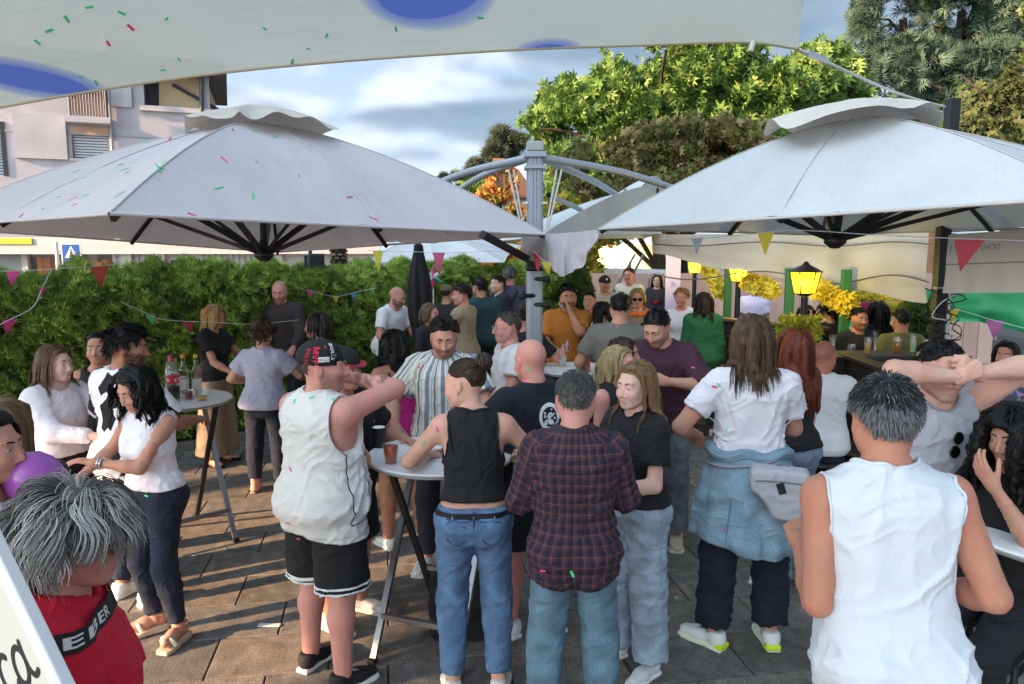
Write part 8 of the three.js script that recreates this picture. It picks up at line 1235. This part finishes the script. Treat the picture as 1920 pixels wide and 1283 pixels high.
bunting('bunting cord under the right umbrella with grey, yellow and red pennants', [[1240, 448, 5.6], [1325, 446, 5.4], [1485, 432, 5.0], [1810, 448, 4.6], [1940, 452, 4.4]], [[0.12, '#8d9aa6', 0.11], [0.34, '#c7b432', 0.15], [0.86, '#b33b4c', 0.20, -0.4]], 0.01);
bunting('bunting cord in the far right garden with pink, yellow and violet pennants', [[1560, 566, 8.4], [1680, 566, 8.2], [1790, 580, 8.0], [1930, 618, 7.6]], [[0.16, '#c23a7f', 0.22], [0.32, YEL, 0.18], [0.62, '#c9a62e', 0.2], [0.84, '#a0528c', 0.2]], 0.02);
// ---------------------------------------------------------------- lanterns, screens, benches at the back right
function lantern(label, px, py, d, s, post) {
  const p = at(px, py, d), l = thing('post_lantern', label, 'lantern', [p.x, 0, p.z], 0.3, 'lit lanterns on black posts'), y = p.y, w = 0.088 * s, h = 0.078 * s, gl = [];
  const glass = new THREE.CylinderGeometry(w * 1.25, w * 0.85, h * 2, 6, 1, true).translate(0, y, 0);
  mesh('glass', glass, new THREE.MeshPhysicalMaterial({ color: '#e8e04a', emissive: new THREE.Color(0.85, 0.72, 0.02), emissiveIntensity: 0.32, roughness: 0.4, side: THREE.DoubleSide, transmission: 0.4, thickness: 0 }), l);
  const fr = []; for (let i = 0; i < 6; i++) { const a = i / 6 * 2 * Math.PI; fr.push(bar([Math.sin(a) * w * 0.86, y - h, Math.cos(a) * w * 0.86], [Math.sin(a) * w * 1.27, y + h, Math.cos(a) * w * 1.27], 0.006 * s, 0.006 * s, 5)); } mesh('lantern_frame', merge(fr), mat('#5a2a1c', 0.5), l);
  mesh('lantern_roof', lathe([[w * 1.5, y + h], [w * 1.0, y + h * 1.35], [w * 0.35, y + h * 1.7], [w * 0.15, y + h * 2.0], [0.001, y + h * 2.05]], 6), mat('#3b2620', 0.5), l); mesh('lantern_base', lathe([[w * 0.9, y - h], [w * 0.6, y - h * 1.15], [0.045, y - h * 1.3]], 6), mat('#3a1d18', 0.5), l);
  mesh('bulb', new THREE.SphereGeometry(0.03, 10, 8).translate(0, y, 0), new THREE.MeshStandardMaterial({ color: '#fff2c0', emissive: new THREE.Color(1, 0.8, 0.25), emissiveIntensity: 5 }), l);
  const pl = new THREE.PointLight(new THREE.Color(1, 0.80, 0.16), post, 0, 2); pl.position.set(0, y, 0); pl.castShadow = true; l.add(pl);
  mesh('post', bar([0, 0, 0], [0, y - h * 1.25, 0], 0.045, 0.035, 10), mat('#17161a', 0.5), l);
}
lantern('farthest of the three lit yellow lanterns, beside the lavender banner', 1303, 502, 12.4, 1.05, 0.6); lantern('middle one of the three lit yellow lanterns', 1385, 514, 9.6, 1.12, 0.5); lantern('nearest and largest of the three lit yellow lanterns', 1510, 530, 7.6, 1.35, 0.45);
const planked = (name, label, cat, a, b, h, y0, n, col, capCol) => { const A = V(a[0], 0, a[1]), B = V(b[0], 0, b[1]), L = A.distanceTo(B), t = thing(name, label, cat, [(A.x + B.x) / 2, 0, (A.z + B.z) / 2], Math.atan2(-(B.z - A.z), B.x - A.x)); for (let i = 0; i < n; i++) mesh('plank', box(L, (h - y0) / n - 0.012, 0.03, 0, y0 + (i + 0.5) * (h - y0) / n, 0, 0.004), stained(col[i % col.length], 0.85), t); for (const s of [-0.5, 0, 0.5]) mesh('post', box(0.08, h, 0.08, s * (L - 0.08), h / 2, -0.058, 0.006), stained(col[0], 0.85), t); mesh('cap_rail', box(L + 0.04, 0.04, 0.14, 0, h + 0.02, -0.02, 0.008), stained(capCol, 0.7), t); return t; };
{ const a = at(1345, 590, 9.2), b = at(1545, 620, 8.0); planked('timber_screen', 'dark planked timber screen with a pale top rail behind the copper-red hair', 'screen', [a.x, a.z], [b.x, b.z], 1.34, 0.1, 7, ['#3d2f2a', '#46362f', '#372a26'], '#8a6442'); }
{ const a = at(1585, 640, 6.6), b = at(1660, 650, 5.8); planked('booth_back', 'dark brown planked bench back beside the white shirt', 'bench back', [a.x, a.z], [b.x, b.z], 1.25, 0.05, 6, ['#3a2a26', '#33241f'], '#3f2f2a'); }
{
  const c = at(1585, 850, 6.0), t = thing('slatted_bench', 'brown slatted timber bench beside the seated white shirt', 'bench', [c.x + 0.05, 0, -6.15], -0.5); for (let i = 0; i < 5; i++) mesh('slat', box(1.5, 0.03, 0.10, 0.1, 0.555, -0.24 + i * 0.115, 0.006), stained(['#5d463a', '#674e40', '#54403a'][i % 3], 0.8), t); for (const x of [-0.6, 0.75]) mesh('leg', box(0.08, 0.54, 0.5, x, 0.27, 0, 0.01), stained('#3b2c26', 0.85), t); mesh('skirt_board', box(1.4, 0.40, 0.03, 0.08, 0.30, 0.20, 0.006), stained('#2f2320', 0.85), t);
  const b2 = thing('handbag', 'fuchsia bag on the slatted bench', 'bag', [c.x + 0.42, 0.57, -5.9], 0.4); mesh('bag_body', (() => { const n = net((x, y, z) => Math.hypot(Math.max(0, Math.abs(x) - 0.08), Math.max(0, Math.abs(y - 0.1) - 0.06), Math.max(0, Math.abs(z) - 0.025)) - 0.04 - 0.012 * fold(x, y, z, 2), [-0.2, -0.02, -0.15], [0.2, 0.28, 0.15], 0.01); return geoFrom(n.pos, n.idx); })(), mat('#a31d52', 0.8), b2); mesh('bag_handle', tube([[-0.07, 0.18, 0], [-0.04, 0.27, 0], [0.04, 0.27, 0], [0.07, 0.18, 0]], 0.009, 16, 6), mat('#7d1540', 0.7), b2);
  tag(mesh('denim_garment', (() => { const n = net((x, y, z) => Math.hypot(Math.max(0, Math.abs(x) - 0.12), Math.max(0, Math.abs(y - 0.05) - 0.01), Math.max(0, Math.abs(z) - 0.09)) - 0.045 - 0.028 * fold(x * 1.5, y * 1.5, z * 1.5, 7), [-0.24, -0.02, -0.2], [0.24, 0.18, 0.2], 0.01); return geoFrom(n.pos, n.idx); })(), mat('#4f6786', 0.9)), 'crumpled blue denim jacket lying on the slatted bench', 'jacket').position.set(c.x - 0.12, 0.57, -6.2);
}
{ // rear drinks table
  const c = at(1655, 662, 6.7), t = thing('drinks_table', 'dark high table crowded with glasses before the black post', 'table', [c.x, 0, c.z], 0.1), y = c.y; mesh('table_top', box(1.15, 0.035, 0.42, 0, y - 0.018, 0, 0.008), mat('#2a2422', 0.4), t); for (const [x, z] of [[-0.5, -0.16], [0.5, -0.16], [-0.5, 0.16], [0.5, 0.16]]) mesh('leg', box(0.06, y - 0.036, 0.06, x, (y - 0.036) / 2, z), mat('#221d1c', 0.6), t);
  const R = rng(31), kinds = ['tall empty glass', 'short clear tumbler', 'glass of pale beer', 'slim clear flute', 'cup of golden beer', 'clear glass with a green sprig', 'half-full water glass'];
  kinds.forEach((k, i) => cup(`${k} on the dark high table at the back`, [c.x - 0.48 + i * 0.155, y, c.z + (R() - 0.5) * 0.26], [null, null, '#c9a24a', null, '#b57a1e', '#b8c9a8', '#cfd6da'][i], 0.7, { h: [0.17, 0.09, 0.15, 0.19, 0.14, 0.17, 0.12][i], r: [0.030, 0.036, 0.034, 0.022, 0.038, 0.030, 0.034][i] }));
}
// green garden behind: tarpaulin, painted panels, plants
{
  const g = flap('', '', [at(1560, 540, 10.4), at(1750, 545, 9.6), at(2000, 540, 8.8)], [0.55, 0.42, 0.40, 0.62], '', 12, 0.10), t = mesh('green_tarpaulin', g, mat('#1d7f4c', 0.55)); tag(t, 'green tarpaulin sheet stretched low behind the far right guests', 'tarpaulin');
  const R = rng(44), pp = at(1720, 560, 10.9); const f = thing('garden_fence', 'pale pink board fence far behind the lanterns', 'fence', [pp.x, 0, -14.5]); for (let i = 0; i < 30; i++) mesh('board', box(0.28, 1.75 + 0.03 * R(), 0.03, -5.2 + i * 0.295, 0.88, 0, 0.004), plaster(['#c9a496', '#bf9c90', '#d0ae9f'][i % 3], 0.85), f); for (const y of [0.5, 1.35]) mesh('rail', box(9, 0.08, 0.05, -0.9, y, -0.045), plaster('#a58a7e'), f);
  for (const [px, py, d, col, lab] of [[1365, 540, 10.6, '#2a5f38', 'slim green painted post left of the middle lantern'], [1480, 560, 8.6, '#2f6b3c', 'slim green painted post just left of the nearest lantern'], [1585, 560, 8.1, '#357544', 'slim green painted post right of the black curls']]) { const q = at(px, py, d), p = thing('green_post', lab, 'post', [q.x, 0, q.z], 0, 'green garden posts'); mesh('pole', box(0.10, 2.0, 0.07, 0, 1.0, 0, 0.01), mat(col, 0.7), p); mesh('foot_plate', box(0.2, 0.03, 0.2, 0, 0.015, 0, 0.006), mat('#333', 0.7), p); }
  for (const [px, py, d, n, h, cols, lab] of [[1500, 612, 7.3, 150, 0.2, [[0.5, 0.45, 0.05], [0.35, 0.38, 0.06]], 'yellow flowering pot plant below the nearest lantern'], [1735, 600, 8.0, 420, 0.5, [[0.06, 0.12, 0.03], [0.09, 0.16, 0.04]], 'leafy green climber at the foot of the black post']]) {
    const q = at(px, py, d), p = thing('potted_plant', lab, 'plant', [q.x, 0, q.z]), R2 = rng(px), list = [], y0 = q.y - h * 0.6; mesh('pot', lathe([[0.001, 0], [0.11, 0], [0.15, 0.28], [0.16, 0.30], [0.001, 0.29]], 20), mat('#5a3a2c', 0.8), p); mesh('stem', merge([0, 1, 2].map((i) => tube([[0, 0.28, 0], [0.05 * (i - 1), y0 * 0.6, 0.03 * i], [0.10 * (i - 1), y0 + h * 0.5, 0]], 0.012, 10, 5))), mat('#4a4a2a', 0.9), p); for (let k = 0; k < n; k++) { const a = R2() * 6.28, r = Math.sqrt(R2()) * 0.2, y = y0 + R2() * h; list.push([V(Math.cos(a) * r, y, Math.sin(a) * r), V(Math.cos(a), 0.6, Math.sin(a)).normalize(), 0.22 + 0.2 * R2(), pick(R2, cols, 0.4)]); } scatter('foliage', broad, LM0, list, p);
  }
}
// yellow leaf garlands strung behind the lanterns
for (const [a, b, n, lab] of [[[1322, 488, 11.6], [1352, 540, 11.2], 260, 'yellow leaf garland hanging right of the farthest lantern'], [[1402, 516, 9.2], [1452, 532, 8.8], 260, 'yellow leaf garland right of the middle lantern'], [[1535, 528, 8.2], [1600, 562, 8.0], 420, 'yellow leaf garland right of the nearest lantern'], [[1600, 548, 8.6], [1720, 566, 8.2], 160, 'thin yellow leaf garland along the green tarpaulin']]) {
  const A = at(...a), B = at(...b), R = rng(n + a[0]), g = thing('leaf_garland', lab, 'garland', [0, 0, 0], 0, 'yellow leaf garlands behind the lanterns'), list = []; mesh('cord', bar(A.toArray(), B.toArray(), 0.005), mat('#7a6a2a', 0.8), g);
  for (let k = 0; k < n; k++) { const p = A.clone().lerp(B, R()); p.y -= Math.pow(R(), 1.6) * 0.16; p.x += (R() - 0.5) * 0.12; p.z += (R() - 0.5) * 0.1; list.push([p, V(R() - 0.5, -0.8 + R() * 0.6, R() - 0.3).normalize(), 0.22 + 0.2 * R(), pick(R, [[0.75, 0.55, 0.03], [0.62, 0.48, 0.04], [0.8, 0.62, 0.08]], 0.3)]); }
  scatter('foliage', broad, LM, list, g);
}
// lavender banner, slanted handrail and van behind the crowd
{
  const p = at(1262, 520, 13.0), top = at(1262, 466, 13.0).y, b = thing('banner', 'tall lavender banner standing behind the crowd left of the lanterns', 'banner', [p.x, 0, p.z]); mesh('cloth_panel', box(0.26, top + 0.1, 0.02, 0, (top + 0.1) / 2 + 0.03, 0, 0.006), mat('#b3a6da', 0.8), b); mesh('motif', new THREE.CircleGeometry(0.07, 3).translate(0, 1.62, 0.0135), mat('#8f8fd0', 0.8), b); mesh('foot', box(0.4, 0.03, 0.3, 0, 0.015, 0, 0.006), mat('#444', 0.6), b);
  const r = thing('handrail', 'slanting grey handrail behind the black cap', 'handrail'), a0 = at(1190, 480, 13.5), a1 = at(1135, 575, 12.4); for (const o of [0, 0.16]) mesh('rail', bar([a0.x + o, a0.y + 0.02, a0.z], [a1.x + o, a1.y, a1.z], 0.025), metal('#77787a', 0.5), r); for (const t of [0.15, 0.85]) { const q = a0.clone().lerp(a1, t); mesh('post', bar([q.x, 0, q.z], [q.x, q.y, q.z], 0.022), metal('#77787a', 0.5), r); }
  const v = thing('parked_van', 'white parked van half hidden behind the cream shirt', 'van', [at(1212, 500, 15.5).x, 0, -15.8], 0.12), s = new THREE.Shape([[-0.9, 0.35], [0.95, 0.35], [1.0, 0.9], [0.86, 1.05], [0.62, 1.75], [-0.8, 1.8], [-0.92, 1.6]].map((q) => new THREE.Vector2(...q)));
  mesh('body', new THREE.ExtrudeGeometry(s, { depth: 1.5, bevelEnabled: true, bevelSize: 0.05, bevelThickness: 0.05, bevelSegments: 2 }).translate(0, 0, -1.5), mat('#c9cacf', 0.3, { clearcoat: 0.6 }), v); mesh('side_window', box(0.62, 0.42, 0.02, 0.22, 1.42, 0.06, 0.02), mat('#15181c', 0.08), v); mesh('side_window', box(0.6, 0.42, 0.02, -0.5, 1.42, 0.06, 0.02), mat('#15181c', 0.08), v); mesh('bumper', box(1.9, 0.14, 0.04, 0, 0.45, 0.07, 0.02), mat('#25262a', 0.6), v);
  for (const x of [-0.55, 0.58]) { const w = mesh('wheel', new THREE.TorusGeometry(0.24, 0.09, 10, 24).translate(x, 0.33, 0.0), mat('#17171a', 0.8), v); mesh('rim', new THREE.CylinderGeometry(0.17, 0.17, 0.1, 16).rotateX(Math.PI / 2).translate(x, 0.33, 0.02), metal('#9a9ca0', 0.3), w); }
}
// closed black umbrella, floodlight box, wrapped trunk, crossing sign on the left
{
  const p = at(785, 480, 8.8), u = thing('closed_umbrella', 'closed black umbrella standing tied beside the hedge', 'umbrella', [p.x, 0, p.z]); mesh('pole', bar([0, 0, 0], [0, 2.25, 0], 0.03), mat('#17171a', 0.5), u); const n = net((x, y, z) => { const a = Math.atan2(x, z), r = lerp(0.05, 0.13, sstep(2.3, 1.75, y)) * (0.72 + 0.28 * sstep(1.2, 1.5, y)); return (Math.hypot(x, z) - r * (1 + 0.16 * Math.sin(a * 7 + y * 2)) + 0.0) * 0.8 + Math.max(0, 1.15 - y) * 3 + Math.max(0, y - 2.28) * 3; }, [-0.25, 1.05, -0.25], [0.25, 2.4, 0.25], 0.018); mesh('folded_canopy', geoFrom(n.pos, n.idx), mat('#131318', 0.85), u); mesh('foot', box(0.5, 0.06, 0.5, 0, 0.03, 0, 0.01), mat('#333', 0.8), u);
  const q = at(585, 505, 9.6), f = thing('loudspeaker', 'dark grey loudspeaker hung on a pole above the hedge', 'loudspeaker', [q.x, 0, q.z], 0.4); mesh('pole', bar([0, 0, -0.12], [0, 2.3, -0.12], 0.025), mat('#26262a', 0.5), f); mesh('cabinet', box(0.20, 0.40, 0.20, 0.05, q.y, 0, 0.015), mat('#33363c', 0.6), f); mesh('grille', box(0.17, 0.36, 0.012, 0.05, q.y, 0.103, 0.004), mat('#1c1d21', 0.7), f); mesh('yoke', merge([box(0.03, 0.30, 0.05, -0.08, q.y, 0, 0.005), box(0.1, 0.03, 0.05, -0.05, q.y + 0.16, 0, 0.005), box(0.05, 0.05, 0.14, 0, q.y, -0.1)]), mat('#26262a', 0.5), f);
  const k = at(636, 520, 10.4), t = thing('palm_trunk', 'dark patterned palm trunk rising above the hedge', 'palm trunk', [k.x, 0, k.z]), R = rng(77); mesh('trunk', new THREE.CylinderGeometry(0.10, 0.13, 2.6, 14, 8).translate(0, 1.3, 0), stained('#2c241f', 0.95), t); for (let j = 0; j < 22; j++) for (let i = 0; i < 8; i++) { const a = (i + (j % 2) * 0.5) / 8 * 2 * Math.PI, y = 1.5 + j * 0.05; mesh('bark_scale', box(0.06, 0.03, 0.03, 0, 0, 0).rotateX(-0.3).translate(0, 0, 0.108).rotateY(a).translate(0, y, 0), mat(['#6b5a48', '#3a302a', '#7d6a55'][(i * 3 + j * 5) % 3], 0.95), t); }
  const s0 = at(135, 482, 15), s = thing('crossing_sign', 'blue pedestrian crossing sign on a pale pole behind the hedge', 'sign', [s0.x, 0, s0.z], 0.25), tex = canvasTex(256, 384, (c, w, h) => { c.fillStyle = '#e6e6e6'; c.fillRect(0, 0, w, h); c.fillStyle = '#2a62b5'; c.fillRect(12, 12, w - 24, h - 24); c.fillStyle = '#eef2f6'; c.beginPath(); c.moveTo(128, 30); c.lineTo(215, 205); c.lineTo(41, 205); c.fill(); c.fillStyle = '#17171a'; c.beginPath(); c.arc(128, 95, 12, 0, 7); c.fill(); c.lineWidth = 14; c.strokeStyle = '#17171a'; c.beginPath(); c.moveTo(128, 108); c.lineTo(124, 150); c.lineTo(104, 190); c.moveTo(124, 150); c.lineTo(146, 190); c.moveTo(128, 118); c.lineTo(104, 140); c.moveTo(128, 118); c.lineTo(150, 138); c.stroke(); }, { clamp: true });
  mesh('pole', bar([-0.27, 0, 0], [-0.27, s0.y + 0.3, 0], 0.035), mat('#d4d4d4', 0.5), s); mesh('plate', box(0.36, 0.54, 0.02, 0, s0.y, 0.03, 0.006), mat('#c9c9c9', 0.5), s); mesh('sign_face', new THREE.PlaneGeometry(0.35, 0.53).translate(0, s0.y, 0.043), new THREE.MeshPhysicalMaterial({ map: tex, roughness: 0.5, side: THREE.DoubleSide }), s); mesh('clamp', box(0.14, 0.03, 0.03, -0.2, s0.y + 0.1, 0.005), mat('#999', 0.5), s);
}
// paper windmill by the far group
{ const p = at(812, 520, 9.3), w = thing('paper_windmill', 'small pink and blue paper windmill above the far group', 'windmill', [p.x, 0, p.z]); mesh('stick', bar([0, 0, 0], [0, p.y, 0], 0.008), mat('#dcd8d0', 0.7), w); for (let i = 0; i < 6; i++) { const a = i / 6 * 2 * Math.PI; mesh('vane', new THREE.ConeGeometry(0.045, 0.15, 4).translate(0, 0.08, 0).rotateZ(a).translate(0, p.y, 0.02), mat(['#d04a86', '#5fb4c2', '#e6dfe0'][i % 3], 0.7), w); } }
// ---------------------------------------------------------------- confetti
{
  const R = rng(90), down = V(0, -1, 0), ray = new THREE.Raycaster(); scene.updateMatrixWorld(true);
  const canopy = umbL.children.find((c) => c.name === 'canopy'), sail = scene.children.find((c) => c.name === 'shade_sail').children[0];
  const slip = (where, group, col, p, n, len) => { const m = mesh('confetti_slip', box(len, 0.002, Math.min(0.010, len * 0.35)), mat(col === 'pink' ? '#e8508f' : '#5fd394', 0.6)); m.quaternion.setFromUnitVectors(V(0, 1, 0), n); m.rotateY(R() * 6.28); m.position.copy(p).addScaledVector(n, 0.004); tag(m, `${col} confetti slip ${where}`, 'confetti', group + ', ' + col); };
  const cast = (target, px, py) => { const p = at(px, py, 1), o = V(0, EYE, 0), d = p.sub(o).normalize(); ray.set(o, d); const h = ray.intersectObject(target, true)[0]; if (!h) return null; const n = h.face.normal.clone().transformDirection(h.object.matrixWorld); if (n.dot(d) > 0) n.negate(); return [h.point, n]; };
  for (const [px, py, c] of [[28, 325, 0], [36, 325, 0], [40, 405, 1], [80, 392, 0], [140, 340, 1], [138, 373, 1], [143, 322, 0], [156, 334, 0], [160, 366, 0], [158, 370, 0], [140, 385, 1], [225, 365, 0], [227, 309, 0], [235, 318, 0], [240, 323, 1], [307, 305, 0], [296, 316, 0], [272, 266, 0], [290, 250, 1], [318, 262, 1], [300, 315, 0], [365, 250, 0], [410, 353, 0], [474, 367, 0], [436, 244, 1], [476, 246, 0], [480, 303, 0], [515, 257, 0], [360, 403, 1], [655, 370, 1], [420, 300, 1], [560, 330, 0], [620, 430, 0], [835, 434, 0], [700, 410, 1], [110, 370, 0]]) { const h = cast(canopy, px, py); if (h) slip(`on the left umbrella, ${py > 355 ? 'low near the rim' : py > 290 ? 'halfway up' : 'high near the vent'}, ${px < 150 ? 'far left' : px < 300 ? 'left of the ridge' : px < 450 ? 'right of the ridge' : 'toward the mast'}`, 'confetti on the left umbrella', c ? 'pink' : 'green', h[0], h[1], 0.035 + 0.045 * R()); }
  for (const [px, py, c] of [[125, 34, 0], [228, 23, 0], [92, 56, 0], [245, 50, 1], [312, 34, 0], [70, 78, 0], [203, 80, 1], [167, 12, 0], [180, 154, 0], [305, 130, 0], [335, 110, 0], [612, 65, 0], [548, 114, 0], [742, 53, 0], [578, 90, 0], [496, 52, 0], [900, 32, 0], [150, 142, 0]]) { const h = cast(sail, px, py); if (h) slip(`on the shade sail, ${py < 60 ? 'upper' : 'lower'} part, ${px < 160 ? 'above the left blue oval' : px < 400 ? 'above the white house' : px < 700 ? 'between the blue ovals' : 'by the right blue oval'}`, 'confetti on the shade sail', c ? 'pink' : 'green', h[0], h[1], 0.012 + 0.016 * R()); }
  const guests = scene.children.filter((o) => o.name.startsWith('person'));
  for (const [px, py, c] of [[552, 753, 0], [626, 750, 0], [584, 745, 0], [647, 678, 0], [512, 700, 0], [545, 880, 1], [540, 980, 1], [820, 805, 1], [795, 830, 0], [818, 1055, 1], [815, 1098, 0], [990, 690, 0], [985, 712, 1], [962, 865, 0], [1018, 1070, 1], [1073, 1076, 0], [988, 1130, 0], [1340, 725, 1], [1348, 722, 0], [1362, 808, 0], [1358, 995, 1], [1345, 876, 1], [950, 662, 0], [787, 690, 1], [740, 700, 1], [905, 655, 0], [1157, 612, 1], [275, 930, 0], [700, 790, 1], [560, 1010, 1], [1300, 690, 1], [36, 995, 0], [860, 555, 0], [890, 640, 0]]) {
    const p = at(px, py, 1), o = V(0, EYE, 0), d = p.sub(o).normalize(); ray.set(o, d); ray.far = 14; const h = ray.intersectObjects(guests, true)[0]; if (!h || h.object.name === 'hair') continue; const n = h.face.normal.clone().transformDirection(h.object.matrixWorld); if (n.dot(d) > 0) n.negate(); let host = h.object; while (host.parent !== scene) host = host.parent; const words = host.userData.label.split(',')[0].split(' ').slice(0, 11); while (/^(and|a|in|the|with|of|at|to|by|on)$/.test(words[words.length - 1])) words.pop(); slip(`on the ${words.join(' ')}`, 'confetti on the guests', c ? 'pink' : 'green', h.point, n, 0.018 + 0.012 * R());
  }
  for (let i = 0; i < 14; i++) { const x = -2.2 + R() * 4.2, z = -3.9 - R() * 2.6; slip('fallen on the paving', 'confetti on the paving', i % 2 ? 'pink' : 'green', V(x, 0.001, z), V(0, 1, 0), 0.03); }
  const lit = at(505, 1175, 4.15); tag(mesh('paper_scrap', box(0.13, 0.006, 0.035, 0, 0, 0, 0.002), mat('#cfcdd2', 0.9)), 'crumpled white paper scrap on the paving left of the shorts', 'litter').position.set(lit.x, 0.005, lit.z);
}

scene.updateMatrixWorld(true);
renderer.render(scene, camera);
